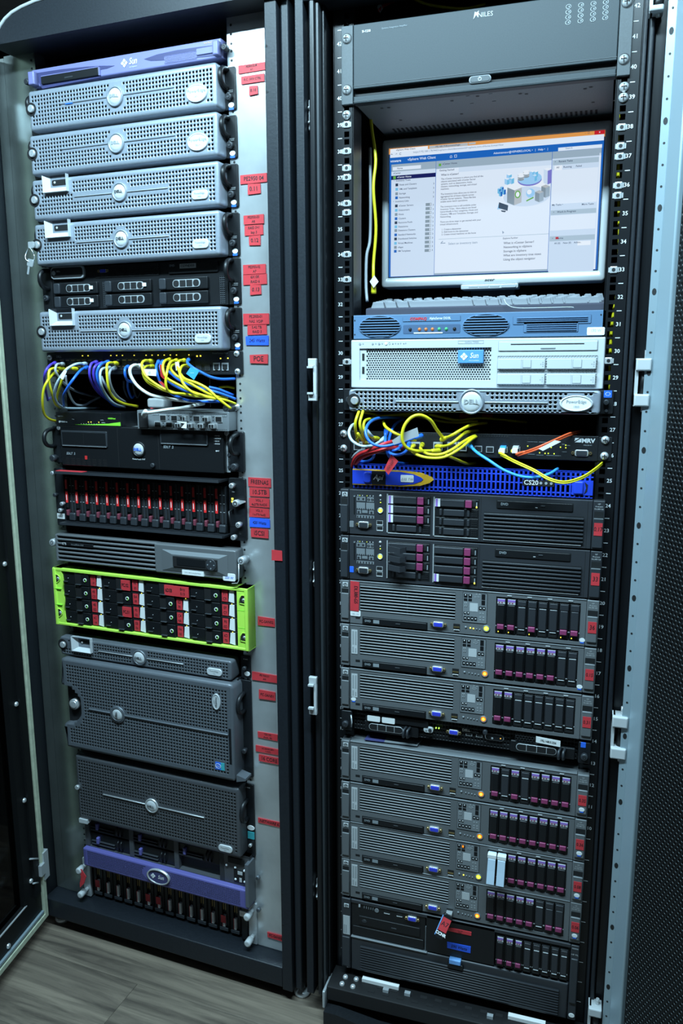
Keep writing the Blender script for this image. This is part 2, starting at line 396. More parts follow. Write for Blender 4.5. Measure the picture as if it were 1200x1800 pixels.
for x in (-.31, .355): ob('levelling_foot', B('steel').loops([[(x+r*math.cos(2*math.pi*i/16), -.01+r*math.sin(2*math.pi*i/16), z) for i in range(16)] for r, z in ((.017, 0), (.019, .006), (.016, .012), (.006, .014), (.006, .034))], True, True), LC)
def strip(x0, x1, hx, fold, m='galvanised'):
    b = B(m).box(x0, x1, 0, .002, .082, 2.015)
    b.box(hx-math.copysign(.0078, hx)-.001, hx-math.copysign(.0078, hx)+.001, 0, .03, .082, 2.012)
    b.use('hole')
    z = .1
    while z < 2.0:
        for d in (0, .01588, .03175): b.cyl(hx, z+d, .0024, -.0004, .001, 8)
        z += .04445
    return b
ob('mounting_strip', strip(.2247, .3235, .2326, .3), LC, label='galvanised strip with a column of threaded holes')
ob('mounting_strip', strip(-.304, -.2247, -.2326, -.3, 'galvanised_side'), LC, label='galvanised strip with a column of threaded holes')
ob('mounting_strip', B('galvanised_side').box(-.330, -.3055, .001, .003, .082, 2.012), LC)
def sticker(parent, fr, u0, v0, u1, v1, lines, m='red_label', y=-.0016, cap=None, tilt=0., label=None, o=(0, 0), rot=None, pfr=None):
    a = fr.px(u0, v0, y); c = fr.px(u1, v1, y); w = abs(c[0]-a[0]); h = abs(a[2]-c[2]); x = (a[0]+c[0])/2; z = (a[2]+c[2])/2
    k = random.uniform(-.0012, .0012); poly = [(-w/2, -h/2+k), (w/2, -h/2), (w/2+k*.5, h/2), (-w/2-k*.6, h/2-k)]
    s = ob('sticker', B(m).prism(poly, -.0003, .0012), parent, (x-o[0], y-o[1], z), label=label, rot=(0, tilt, 0))
    n = len(lines)
    for i, t in enumerate(lines):
        cp = cap or min(h*.56/n, w*1.22/max(len(t), 1))
        txt(s, t, random.uniform(-.0006, .0006), (n-1)/2*h/n*.92-i*h/n*.92, cp, 'ink' if m != 'blue_label' else 'ink_blue', -.0007, rot=random.uniform(-.03, .03), sx=random.uniform(.82, .95), bold=.02, shear=random.uniform(-.1, .2))
    return s
STK = [(418.7, 116, 466, 122.5, ['PE2850.02 M', 'A7']), (423.7, 135, 464.5, 142.5, ['R.C. SAN CTRL']), (437.5, 152.5, 453, 165, ['8.16']), (422, 308.5, 469, 319.5, ['PE2950 04']),
       (435, 324.5, 458, 339.5, ['0.11']), (428, 379, 463.5, 392.5, ['PE2950-03', 'A8']), (429.5, 397, 462.5, 412, ['RAID 5+1', 'bay 3']), (437.5, 414.5, 457.5, 431, ['0.12']), (427, 466, 467, 480.5, ['PE2950-02', 'A7']),
       (427, 483, 469, 499, ['6X15K', 'RAID 6']), (439, 501.5, 459, 517, ['0.13']), (427, 552, 473, 569.5, ['PE.2950-01', 'NAS. VOIP']), (434.5, 571, 469, 587.5, ['5.42 TB', 'RAID 5']),
       (432, 590.5, 471.7, 606.8, ['245 Watts']), (439.2, 622.8, 470.5, 639.3, ['POE']), (436, 839, 476, 857, ['FREENAS']), (438, 857, 473.3, 873.8, ['10.5TB']), (437.5, 874.5, 473.3, 892.5, ['VOL I', '4x2TB RAID5']),
       (437.5, 892.5, 473.5, 910, ['VOL II', '11x.5TB RaidZ']), (438.3, 910.5, 474.3, 928, ['420 Watts']), (440.7, 928.5, 471.5, 946.5, ['iSCSI']), (452.6, 1084, 483, 1102, ['FC-SAN02']), (442.4, 1181, 488, 1201, ['PE1950.01', 'A9']),
       (454.5, 1212.5, 484, 1232, ['FC-SAN01']), (453, 1285, 487.5, 1303, ['120-150', 'Avail...96']), (449, 1310, 492, 1328, ['AC.ESXi5.GEN', '= AWS']), (454.5, 1326, 492.4, 1344.7, ['16 CORE']), (453.5, 1437, 496, 1455.5, ['NETWARE 6.5']), (470, 1637.5, 499, 1656, ['FC-SAN03'])]
for i, (a, b_, c, d, L) in enumerate(STK):
    blue = 'Watts' in L[0]
    sticker(LC, LK, a, b_, c, d, L, 'blue_label' if blue else 'red_label', y=-.0016-.0004*(i % 3), label=('blue' if blue else 'red')+' handwritten sticker')
sticker(LC, LK, 477, 967, 496, 986, [], y=-.0475, label='blank red square sticker')
# open glass door, hinged on the left post
dd = np.array([.13, -.99]); _a = math.atan2(dd[1], dd[0])-LK.a
DW, DZ0, DZ1 = .62, .042, 2.03
# door axes: x along the width away from the hinge, +y towards the inside of the room seen by the camera (inner face)
fb = .078
b = B('door_black')
b.box(0, DW, -.03, 0, DZ0, DZ0+fb).box(0, DW, -.03, 0, DZ1-fb, DZ1).box(0, fb, -.03, 0, DZ0+fb, DZ1-fb).box(DW-fb, DW, -.03, 0, DZ0+fb, DZ1-fb)
b.box(fb*.25, fb*.55, 0, .006, DZ0+fb, DZ1-fb)
gd = ob('door', b, LC, label='open left door with a black frame and smoked glass'); gd.matrix_local = Matrix.Translation((-.3215, -.055, 0)) @ Matrix.Rotation(_a, 4, 'Z')
ob('pane', B('smoked_glass').box(fb-.004, DW-fb+.004, -.018, -.013, DZ0+fb-.004, DZ1-fb+.004), gd)
b = B('gasket')
b.box(.0, .012, -.004, .008, DZ0+.0, DZ1).box(.012, DW, -.004, .008, DZ0, DZ0+.012).box(.012, DW, -.004, .008, DZ1-.012, DZ1)
ob('gasket', b, gd, label='pale foam gasket along the door edge')
ob('edge_trim', B('door_steel').box(.014, DW-.01, 0, .006, DZ0+.017, DZ0+.023), gd)
ob('glazing_bead', B('steel').box(fb-.004, DW-fb, -.002, .0015, DZ0+fb, DZ0+fb+.002), gd)
sm = cm('door_screw', lambda: B('steel').loops([[(r*math.cos(2*math.pi*i/12), y, r*math.sin(2*math.pi*i/12)) for i in range(12)] for r, y in ((.006, 0), (.0055, .003), (.003, .0045))][::1], False, True).build('screw'))
for x, z in ((.05, 1.25), (.05, .95), (.05, .62), (.05, .38), (.05, .17), (.155, .078), (.3, .078), (.45, .078)): ob('screw', sm, gd, (x, 0, z))
for z in (.18, 1.9):
    b = B('zinc').box(-.012, .008, -.006, .012, z-.036, z+.036).box(.008, .024, -.002, .014, z-.016, z+.012).tube([(.02, .006, z+.03), (.055, .006, z+.052)], .002).tube([(.03, .006, z-.028), (.05, .006, z-.016)], .002)
    ob('hinge', b, gd, label='zinc hinge bracket')

# ================================================================== right cabinet
RC = empty('server_cabinet', (0, 0, 0), 0, label='right black equipment cabinet with numbered rails and open perforated door', cat='cabinet')
def bar(x0, x1, y0, y1, z0=.05, z1=2.06, m='frame_paint', name='front_post', bev=.002, label=None): return ob(name, B(m).pad(x0, x1, z0, z1, y0, y1, bev=bev, c=.001), RC, label=label)
bar(-.3115, -.2955, -.05, .02)
bar(-.2955, -.286, -.018, .02, m='rack_black')
bar(-.2865, -.2755, -.05, .0, m='rack_black', bev=.004)
bar(-.2755, -.2695, -.045, .0, m='monitor_dark')
bar(-.2695, -.2645, -.03, .03, m='rack_black')
bar(.2575, .264, -.012, .03, m='frame_paint'); bar(.2655, .2735, -.034, .03, m='frame_paint', bev=.003); bar(.2745, .296, -.022, .05, m='rack_black'); bar(.2975, .312, -.02, .05, m='rack_black')
for x in (-.318, .312): ob('side_panel', B('rack_black').box(x, x+.006, 0, .95, .05, 2.07), RC)
ob('back_panel', B('rack_black').box(-.312, .312, .95, .956, .05, 2.07), RC)
ob('top_panel', B('rack_black').box(-.312, .312, -.03, .95, 2.072, 2.08), RC)
ob('header_panel', B('frame_paint').pad(-.295, .312, 1.991, 2.06, -.052, .0, bev=.003, c=.002), RC)
U = .04445; ZB = .0915                            # rack unit and the bottom of unit one
def rail(sgn):
    xa, xb = sorted((sgn*.2215, sgn*.2565)); hx = sgn*.2332
    b = B('rack_black'); hw = .0047
    b.box(xa, hx-hw, 0, .0022, ZB, ZB+43*U).box(hx+hw, xb, 0, .0022, ZB, ZB+43*U)
    zs = []
    for n in range(43):
        c = ZB+(n+.5)*U; zs += [c-.01588, c, c+.01588]
    p = ZB
    for z in zs: b.box(hx-hw, hx+hw, 0, .0022, p, z-hw); p = z+hw
    b.box(hx-hw, hx+hw, 0, .0022, p, max(p+.001, ZB+43*U))
    b.box(sgn*.2215-.001, sgn*.2215+.001, .0, .05, ZB, ZB+43*U)
    b.box(sgn*.2565-.001, sgn*.2565+.001, .0, .04, ZB, ZB+43*U)
    return b
for sgn in (-1, 1):
    r = ob('rail', rail(sgn), RC, label='black rail with square holes and white unit numbers')
    t = B('print_white')
    for n in range(1, 43):
        z = ZB+n*U
        t.rect(*sorted((sgn*.2418, sgn*.2496)), z-.0006, z+.0006, -.0004)
    ob('unit_ticks', t, r)
    for n in range(10, 43): txt(r, str(n), sgn*.2462, ZB+(n-.5)*U, .0066, 'print_white', -.0004, bold=.03)
def nut():
    b = B('chrome').pad(-.006, .006, -.0056, .0056, -.0022, .004, bev=.0012, c=.0015); b.use('hole').cyl(0, 0, .003, -.0026, -.001, 12)
    b.use('chrome').box(-.0084, -.006, -.001, .001, -.004, .004).box(.006, .0084, -.001, .001, -.004, .004); return b.build('cage_nut')
nutm = nut()
def rs():
    b = B(); screw(b, 0, 0, .0078, 0, 'chrome', .005); return b.build('rack_screw')
rsm = rs()
def hz(n, k): return ZB+(n-.5)*U+k*.01588
for sgn, n, k in [(-1, 39, 0), (-1, 38, 0), (-1, 37, 1), (-1, 37, 0), (-1, 36, 0), (-1, 36, -1), (-1, 34, 0), (-1, 33, 0), (-1, 30, -1), (1, 38, 0), (1, 37, 1), (1, 37, 0), (1, 36, 0), (1, 36, -1), (1, 33, 0), (1, 30, -1)]:
    ob('cage_nut', nutm, RC, (sgn*.2332, 0, hz(n, k)))
for sgn, n, k in [(-1, 39, 1), (1, 39, 1), (1, 39, 0)]: ob('rack_screw', rsm, RC, (sgn*.2332, -.001, hz(n, k)))
xa_, xb_ = RK.px(619, 430, .12)[0], RK.px(628, 430, .12)[0]; ob('cable_channel', B('dark_plastic').box(xa_, xb_, .12, .123, RK.px(624, 505, .12)[2], 1.95), RC)
# base: shallow tray with slots, bolts and two bars whose shine is painted white
b = B('matt_black').pad(-.262, .262, .058, .09, -.064, .0, bev=.002, c=.001); b.box(-.25, .25, .0, .3, .084, .0895)
ob('base_tray', b, RC)
b = B('matt_black')
for i in range(13): b.box(-.16+.031*i, -.16+.031*i+.014, -.036, -.028, .0895, .0906); b.box(-.175+.031*i, -.175+.031*i+.014, -.052, -.045, .0895, .0906)
ob('tray_slots', b, RC)
bm = cm('bolt', lambda: B('chrome').loops([[(r*math.cos(2*math.pi*i/12), r*math.sin(2*math.pi*i/12), z) for i in range(12)] for r, z in ((.0055, 0), (.0055, .003), (.004, .005), (.002, .0055))], False, True).build('bolt'))
for u, v in ((607, 1718), (626, 1722), (601, 1730), (620, 1735)): q = RK.pz(u, v, .0905); ob('bolt', bm, RC, (q[0], q[1], .09))
for (a, c) in (((637, 1718), (700, 1737)), ((893, 1783), (958, 1802))):
    p0 = RK.pz(*a, .097); p1 = RK.pz(*c, .097); ob('slide_bar', B('label_white').box(p0[0], p1[0], p0[1]-.005, p0[1]+.005, .0905, .098), RC, label='shiny steel bar lying on the tray')  # white colour stands in for the lamp's reflection on the steel
for u, v in ((678, 1741), (716, 1747), (861, 1787)): q = RK.pz(u, v, .093); ob('clip_nut', B('zinc').box(q[0]-.006, q[0]+.006, q[1]-.004, q[1]+.004, .0905, .097), RC)
ob('plinth', B('rack_black').box(-.27, .27, -.035, .2, .02, .058), RC)
b = B('black_paint').prism([(-.262, .004), (.262, .004), (.262, .02), (.1, .02), (-.15, .03), (-.235, .046), (-.262, .046)], -.085, -.05); ob('stabiliser', b, RC, label='low black stabiliser foot across the front')
ob('castor_cover', B('zinc').pad(-.268, -.262, .045, .085, -.075, -.02, bev=.002, c=.002), RC)
# hooks and latch keepers on the left post, hinges on the right
for z in (1.815, .928+.05, .29):
    b = B('chrome').pad(-.294, -.287, z-.026, z+.026, -.034, -.01, bev=.003, c=.003); b.dome(-.2905, z+.011, .0035, -.041, -.033).dome(-.2905, z-.013, .0035, -.041, -.033)
    ob('door_catch', b, RC, label='shiny door catch with two screws')
for (u, v0, v1) in ((548.5, 630, 705), (549.5, 1190, 1256)):
    a = RK.px(u, v0, -.07); c = RK.px(u, v1, -.07); x = a[0]; h = a[2]-c[2]; z = c[2]
    b = B('label_grey').pad(x-.008, x+.008, z+h*.8, z+h, -.072, -.064, bev=.0015, c=.001).pad(x-.008, x+.008, z, z+h*.18, -.072, -.064, bev=.0015, c=.001).pad(x+.002, x+.008, z+h*.16, z+h*.84, -.072, -.064, bev=.001, c=.001)
    b.box(x-.008, x+.003, -.077, -.07, z+h*.775, z+h*.82).box(x-.008, x+.003, -.077, -.07, z+h*.165, z+h*.21).use('rack_black').box(x+.001, x+.006, -.064, -.04, z+h*.1, z+h*.9)
    ob('latch_keeper', b, RC, label='pale grey bracket for the door latch')
for (u0, v0, u1, v1) in ((1142, -22, 1165, 18), (1117, 630, 1139, 715), (1075, 1258, 1098, 1336), (1033, 1770, 1053, 1830)):
    a = RK.px(u0, v0, -.055); c = RK.px(u1, v1, -.055); x0, x1, z1, z0 = a[0]+.001, c[0]+.001, a[2], c[2]; h = z1-z0
    b = B('label_grey').pad(x0, x1, z1-h*.26, z1, -.058, -.03, bev=.003, c=.002).pad(x0, x1, z0, z0+h*.26, -.058, -.03, bev=.003, c=.002).box(x0, x0+.005, -.05, -.03, z0, z1)
    b.use('black_plastic'); xm = (x0+x1)/2+.003
    b.tube([(xm, -.042, z0+h*.2), (xm, -.042, z1-h*.2)], .0075, 12); b.use('steel').tube([(xm+.001, -.042, z1-.005), (xm+.001, -.042, z1+h*.17)], .0032, 10).tube([(xm, -.042, z0-h*.12), (xm, -.042, z0+.005)], .0028, 10)
    ob('hinge', b, RC, label='pale grey hinge block with a steel pin')
# perforated door, swung wide open
MA = math.atan2(-math.cos(R_(35)), math.sin(R_(35))); MZ0, MZ1 = .055, 2.05; MW = .6
xf = Matrix.Translation((.3035, -.0535, 0)) @ Matrix.Rotation(MA, 4, 'Z')
# x along the door, y: inner face looks towards -y in these axes (the side the camera sees)
b = B('door_steel').pad(.0, .033, MZ0, MZ1, -.004, .014, bev=.0035, c=.001, back=False).box(MW-.033, MW, -.004, .014, MZ0, MZ1).box(.033, MW-.033, -.004, .014, MZ0, MZ0+.035).box(.033, MW-.033, -.004, .014, MZ1-.035, MZ1)
md = ob('mesh_door', b, RC, label='open right door of pale grey steel with a black perforated sheet'); md.matrix_local = xf
# hinge-side lip with holes, facing the front
lp = B('door_steel'); lp.box(0, .0135, 0, .002, MZ0, MZ1); lp.use('hole')
z = .1; i = 0
while z < 2.02:
    lp.cyl(.0067, z, .0034 if i % 4 == 0 else .0018, -.0004, .0005, 10, rz=.0055 if i % 4 == 0 else .0018); z += .0317; i += 1
lo = ob('door_lip', lp, md); lo.matrix_local = xf.inverted() @ Matrix.Translation((.2895, -.052, 0)) @ Matrix.Rotation(R_(-8), 4, 'Z')
pmesh = perf(.034, MW-.033, MZ0+.035, MZ1-.035, .00866, .0075, .0029, 0.004, .0016, stag=True, mats=('door_black', 'punched_edge_glint'))
ob('perforated_sheet', pmesh, md, label='black steel sheet punched with round holes')
# ================================================================== equipment in the left cabinet
def chassis(D, m='black_paint', depth=.45, inset=.004, y0=.012, zt=0.): return D.ob('chassis', B(m).box(inset, D.W-inset, y0, depth, .0015, D.H-.0015+zt))
def ears(D, sy, w=.026, k='ear2', h=None, screws=True):
    """black rack ears with a pull handle, a thumbscrew, printed text and a small sticker (sy: depth of the rail face in the device's axes)"""
    h = h or D.H; half = .2413
    for sgn in (-1, 1):
        def mk_(sgn=sgn):
            b = B('black_plastic'); b.pad(*sorted((0, sgn*w)), .001, h-.001, -.004, .02, bev=.0015, c=.003)
            n = 14; P = []
            for i in range(n+1):
                t = math.pi*i/n; P.append((sgn*.0085, -.004-.026*math.sin(t)**.7, h*.72+h*.21*math.cos(t)))
            b.tube(P, .0048, 8); return b.build('ear')
        e = D.ob('ear', cm((k, sgn, round(h, 3)), mk_), (( -half-D.x0+w) if sgn < 0 else half-D.x0-w, sy, 0))
        def sc():
            b = B('dark_plastic').cyl(0, 0, .0065, -.012, -.004, 16, bev=.0015); b.use('black_plastic').ring(0, 0, .0025, .004, -.0125, -.0115, 12); return b.build('thumbscrew')
        ob('thumbscrew', cm('ear_thumb', sc), e, (sgn*w*.52, 0, h*.3))
        if sgn > 0:
            ob('round_sticker', cm('ear_stk', lambda: (B('label_white').cyl(0, .001, .006, -.0046, -.003, 14, rz=.0045).use('chip_blue').box(-.005, .005, -.0046, -.003, -.0075, -.0035)).build('round_sticker')), e, (w*.62, 0, h*.11))
            txt(e, '\u2014 \u2014\u2014\u2014', w*.55, h*.455, .0022, 'print_white', -.0046, bold=.12); txt(e, '\u2014\u2014\u2014\u2014', w*.55, h*.42, .0022, 'print_white', -.0046, bold=.12)
def bezel(D, px_, pz_, r, zones, key, m='silver', depth=.032, mx=(.008, .008), mz=(.009, .009), c=.006, bev=.006, notch=None, line=None):
    """perforated snap-on bezel: rounded rim, punched sheet, solid zones (x, z, rx, rz) around badges and lines"""
    Wd, H = D.W, D.H
    def mk_():
        b = B(m); L = [rr(0, Wd, 0, H, c, depth, 4), rr(0, Wd, 0, H, c, bev, 4)]
        for t in (.35, .7, 1.):
            a = t*math.pi/2; i = bev*(1-math.cos(a)); L.append(rr(i, Wd-i, i, H-i, max(c-i, .0002), bev*(1-math.sin(a)), 4))
        L.append(rr(mx[0], Wd-mx[1], mz[0], H-mz[1], .0001, 0, 4)); b.loops(L, False, False)
        b.use('hole').box(.003, Wd-.003, .0045, .006, .003, H-.003); return b.build('bezel')
    bz = D.ob('bezel', cm((key, 'rim', round(Wd, 3), round(H, 3)), mk_))
    def skip(x, z):
        for q in zones:
            if len(q) == 4 and ((x-q[0])/q[2])**2+((z-q[1])/q[3])**2 < 1: return True
            if len(q) == 5 and q[0] < x < q[1] and q[2] < z < q[3]: return True
        return False
    ob('perforated_panel', cm((key, 'perf', round(Wd, 3), round(H, 3)), lambda: perf(mx[0], Wd-mx[1], mz[0], H-mz[1], px_, pz_, r, 0, .0022, skip, mats=(m, 'hole'))), bz)
    return bz
def badge(D, u, v, r, word='DELL', m='badge', ring='silver', vert=False, tm='ink_grey', cap=.36):
    x, z = D.p(u, v)
    o = D.ob('badge', B(ring).ring(x, z, r, r*1.2, -.0035, .001, 32).use(m).dome(x, z, r, -.0055, -.0015, 32), label='round metallic badge')
    txt(o, word, x, z, r*cap, tm, -.0062, bold=.08, rot=math.pi/2 if vert else 0, sx=1.15)
    return o
def groove(D, segs, m='silver_light', h=.0016):
    b = B(m)
    for (u0, v0, u1, v1) in segs: a = D.p(u0, v0); c = D.p(u1, v1); z = (a[1]+c[1])/2; b.pad(a[0], c[0], z-h/2, z+h/2, -.0016, .001, bev=.0007, c=.0005, seg=1)
    return D.ob('accent_line', b)
def lock(D, u, v, r=.0075, m='steel', cup=True):
    x, z = D.p(u, v); b = B('matt_black')
    if cup: b.cyl(x-r*.35, z, r*1.7, -.0012, .001, 24)
    b.use(m).cyl(x, z, r, -.006, .0, 22, bev=.0015).use('ink_grey').box(x-r*.12, x+r*.12, -.0063, -.0055, z-r*.5, z+r*.5); return D.ob('bezel_lock', b, label='round metal key lock')
def pill(D, u, v, hw, hh, text, oval=False, m='badge', sub=None, vert=False):
    x, z = D.p(u, v); b = B(m)
    if oval: b.ring(x, z, hw*.93, hw*1.08, -.003, .001, 32, rz=hh*1.08).use('label_white' if m == 'badge' else m).cyl(x, z, hw, -.0025, .001, 32, rz=hh, bev=.0005)
    else: b.pad(x-hw, x+hw, z-hh, z+hh, -.003, .001, bev=.0012, c=hh*.98, seg=6)
    o = D.ob('name_plate', b, label='pale name plate')
    kw = dict(rot=math.pi/2) if vert else {}
    txt(o, text, x, z+hh*(.25 if not vert else 0), min(hh*.42, hw*.3), 'ink_grey', -.0034, bold=.03, **kw)
    if sub: txt(o, sub, x, z-hh*.42, hh*.3, 'ink_grey', -.0034)
    return o
def pocket(D, u0, v0, u1, v1, su0, sv0, su1, sv1):
    R = D.r(u0, v0, u1, v1); b = B('badge'); x0, x1, z0, z1 = R
    b.box(x0, x1, -.0004, .001, z0, z1)
    n = b.add([(x0+.0145, -.0006, z0+.0085), (x1-.0015, -.0006, z0+.0085), (x1-.0015, -.0006, z1-.0005), (x0+.0145, -.0006, z1-.0005), (x0, -.0075, z0), (x1, -.0075, z0), (x1, -.0075, z1), (x0, -.0075, z1)])
    b.face((n+4, n+5, n+1, n)); b.face((n+4, n, n+3, n+7)); b.face((n+5, n+6, n+2, n+1)); b.use('silver').face((n, n+1, n+2, n+3)); b.face((n+3, n+2, n+6, n+7))  # recess shading painted in: bright side and bottom bevels, darker floor and top
    b.use('badge').box(x0-.001, x0, -.0075, .001, z0, z1).box(x1, x1+.0008, -.0075, .001, z0, z1).box(x0-.001, x1+.0008, -.0075, .001, z0-.001, z0)
    b.use('hole').rpad(D.r(su0, sv0, su1, sv1), -.0018, 0, bev=.0004, c=.003); x, z = D.p(su0+(su1-su0)*.2, (sv0+sv1)/2); b.use('badge').cyl(x, z, .0022, -.0026, 0, 12)
    return D.ob('latch_pocket', b, label='silver recessed latch pocket')

# purple slim server
D = Dev(LK, [(57, 127.5), (388, 61), (388, 99), (56, 156)], -.012, 'rack_server', 'slim purple rack server on top of the left stack, with white diamond logo', 'server')
chassis(D, 'purple_dark')
b = B('purple').pad(0, D.W, 0, D.H, 0, .03, bev=.003, c=.002)
D.ob('front_panel', b)
sw = [(62, 138), (66, 132), (100, 126), (140, 121), (165, 119), (186, 118.5), (172, 124), (162, 126), (161, 139), (70, 158)]
P = [D.p(*q) for q in sw]; D.ob('recess', B('purple_dark').prism(P[::-1], -.0006, .001))
R = D.r(71, 144, 160, 141); x0, z1 = D.p(71, 142); x1, z0 = D.p(160, 141)
D.ob('optical_drive', B('black_plastic').pad(x0, x1, .002, D.H*.5, -.004, .001, bev=.001).use('dark_plastic').box(x0+(x1-x0)*.42, x0+(x1-x0)*.56, -.0045, -.003, D.H*.18, D.H*.26).use('purple').box(x0, x1+.003, -.0035, .001, D.H*.5, D.H*.54).box(x1, x1+.003, -.0035, 0, .002, D.H*.54))
P = [D.p(*q) for q in [(238, 106), (262, 97), (300, 88), (340, 81), (372, 76), (381, 75), (381, 96), (340, 101), (290, 106), (250, 109)]]
D.ob('recess', B('purple_dark').prism(P[::-1], -.0006, .001))
x0, z0 = D.p(275, 107); x1, z1 = D.p(338, 85)
D.ob('grille', perf(x0, x1, D.H*.12, D.H*.52, .0026, .0026, .0009, -.001, .0006, mats=('purple', 'hole'), stag=True, name='grille'))
x0, z0 = D.p(338, 104); D.ob('cover_plate', B('purple').pad(D.p(338, 95)[0], D.p(377, 90)[0], D.H*.28, D.H*.62, -.0025, .001, bev=.0008))
for u0, u1 in ((57, 66), (377, 389)): x0 = D.p(u0, 140)[0]; x1 = D.p(u1, 80 if u1 > 300 else 140)[0]; D.ob('end_bracket', B('purple').pad(x0, x1, D.H*.02, D.H*.78, -.014, .001, bev=.003, c=.002))
x, z = D.p(203, 114)
lg = B('print_white')
for dx, dz in ((0, .0044), (0, -.0044), (.0044, 0), (-.0044, 0)): lg.prism([(x+dx-.0036, z+dz), (x+dx, z+dz-.0036), (x+dx+.0036, z+dz), (x+dx, z+dz+.0036)], -.0012, -.0004)
o = D.ob('logo', lg, label='white diamond logo'); txt(o, 'Sun', x+.02, z+.0012, .0115, 'print_white', -.0008, bold=.05, shear=.25, sx=.8); txt(o, 'microsystems', x+.02, z-.0085, .0024, 'print_white', -.0008)
D.tx('Sun Fire V100', 366, 71, 3.4, 'gold_yellow', al='CENTER')
for u, v in ((50, 147), (397, 80)): b = B(); thumb(b, *D.p(u, v), .006, .01, 'dark_plastic', .016); D.ob('thumbscrew', b)
R4 = [(47.5, 164), (378.75, 103.75), (382, 182), (54, 236)]
ARR = lambda *z: list(z)
# two oval-badge servers
for i, q in enumerate([R4, [(50, 243), (381.25, 190), (383.5, 268), (56, 314)]]):
    D = Dev(LK, q, -.035, 'rack_server', ['silver perforated server with oval badge, directly under the slim purple server', 'silver perforated server with oval badge, second below the slim purple server'][i], 'server', 'silver perforated servers in the left cabinet')
    D.q = R4; chassis(D)
    D2 = Dev.__new__(Dev); D2.__dict__.update(D.__dict__)
    if i: D.h = h0
    else: h0 = D.h
    bx_, bz_ = D.p(205, 169.5); ox, oz = D.p(347, 160.5); lx, lz = D.p(57, 196)
    a = D.p(107.5, 186); c = D.p(307.5, 151); zl = (a[1]+c[1])/2
    bezel(D, .0074, .0074, .0023, [(bx_, bz_, .026, .026), (ox, oz, .025, .019), (lx, lz, .017, .013), (a[0], c[0], zl-.0045, zl+.0045, 0)], 'b2850')
    badge(D, 205, 169.5, .0155, tm='ink_grey'); pill(D, 347, 160.5, .0205, .0145, 'PowerEdge', True, sub='2850'); lock(D, 57, 196)
    g = B('charcoal').pad(a[0], bx_-.0185, zl-.001, zl+.001, -.0012, .001, bev=.0007, c=.0005, seg=1).pad(bx_+.0185, c[0], zl-.001, zl+.001, -.0012, .001, bev=.0007, c=.0005, seg=1); D.ob('accent_line', g)
    if i == 0: x, z = D.p(124, 184); D.ob('status_glow', B('led_green_dim').use('cable_blue').box(x-.01, x+.008, -.0018, -.0012, z-.001, z+.001))
    ears(D, .035)
# latch-pocket servers
R6 = [(67.5, 552.5), (388.75, 533), (390, 612), (72, 622)]
for i, (q, lab) in enumerate([([(55, 322), (382.5, 276), (387, 356), (60, 393)], 'silver perforated server with latch pocket, just below the two oval-badge servers'),
                  ([(59.5, 400.5), (383.75, 362.5), (388, 443), (64, 472)], 'silver perforated server with latch pocket and keys hanging at its lock'),
                  (R6, 'silver perforated server with latch pocket, directly above the cabled switch')]):
    D = Dev(LK, q, -.035, 'rack_server', lab, 'server', 'silver perforated servers in the left cabinet')
    if i == 0: T = Dev(LK, R6, -.035, 'tmp', 'x', 'x'); h6 = T.h; bpy.data.objects.remove(T.root)
    D.h = h6; chassis(D)
    bx_, bz_ = D.p(217.5, 580); ox, oz = D.p(356, 592); lx, lz = D.p(74, 587); P0 = D.r(88, 548, 133, 576)
    a = D.p(140, 584.5); c = D.p(300, 577); zl = (a[1]+c[1])/2
    bezel(D, .0074, .0074, .0023, [(bx_, bz_, .024, .024), (ox-.021, ox+.021, oz-.0115, oz+.0115, 0), (lx, lz, .018, .013), (P0[0]-.003, P0[1]+.003, P0[2]-.003, D.H, 0), (a[0], c[0], zl-.0045, zl+.0045, 0)], 'b2950')
    badge(D, 217.5, 580, .0148, tm='ink'); pill(D, 356, 592, .0185, .0085, 'PowerEdge', sub='2950'); lock(D, 75, 587)
    pocket(D, 90, 547, 130.5, 573.5, 103, 554.5, 129, 562.5)
    g = B('silver_light').pad(a[0], bx_-.0175, zl-.001, zl+.001, -.0018, .001, bev=.0007, c=.0005, seg=1).pad(bx_+.0175, c[0], zl-.001, zl+.001, -.0018, .001, bev=.0007, c=.0005, seg=1); D.ob('accent_line', g)
    ears(D, .035)
    if i == 1: keyD = D
# keys hanging from the lock
kx, kz = keyD.p(75, 587); kw = keyD.fr.wor((keyD.x0+kx, keyD.y, keyD.z0+kz))
kr = empty('key_bunch', kw, LK.a, label='small steel keys hanging from the lock of a silver server', cat='keys')
ob('key', B('zinc').pad(-.016, -.001, -.007, .006, -.012, -.009, bev=.0006, c=.002).box(-.002, .0, -.0115, -.0095, -.003, .003), kr)
b = B('chrome'); b.tube([(-.014+.011*math.cos(2*math.pi*i/20), -.011-.003*math.sin(4*math.pi*i/20), -.02+.014*math.sin(2*math.pi*i/20)) for i in range(21)], .0009, 6); ob('split_ring', b, kr)
b = B('zinc').pad(-.02, -.004, -.047, -.032, -.0125, -.0095, bev=.0006, c=.003).pad(-.0175, -.0125, -.064, -.046, -.0118, -.0102, bev=.0004, c=.001); ob('key', b, kr, rot=(0, .25, 0), loc=(.008, 0, -.001))
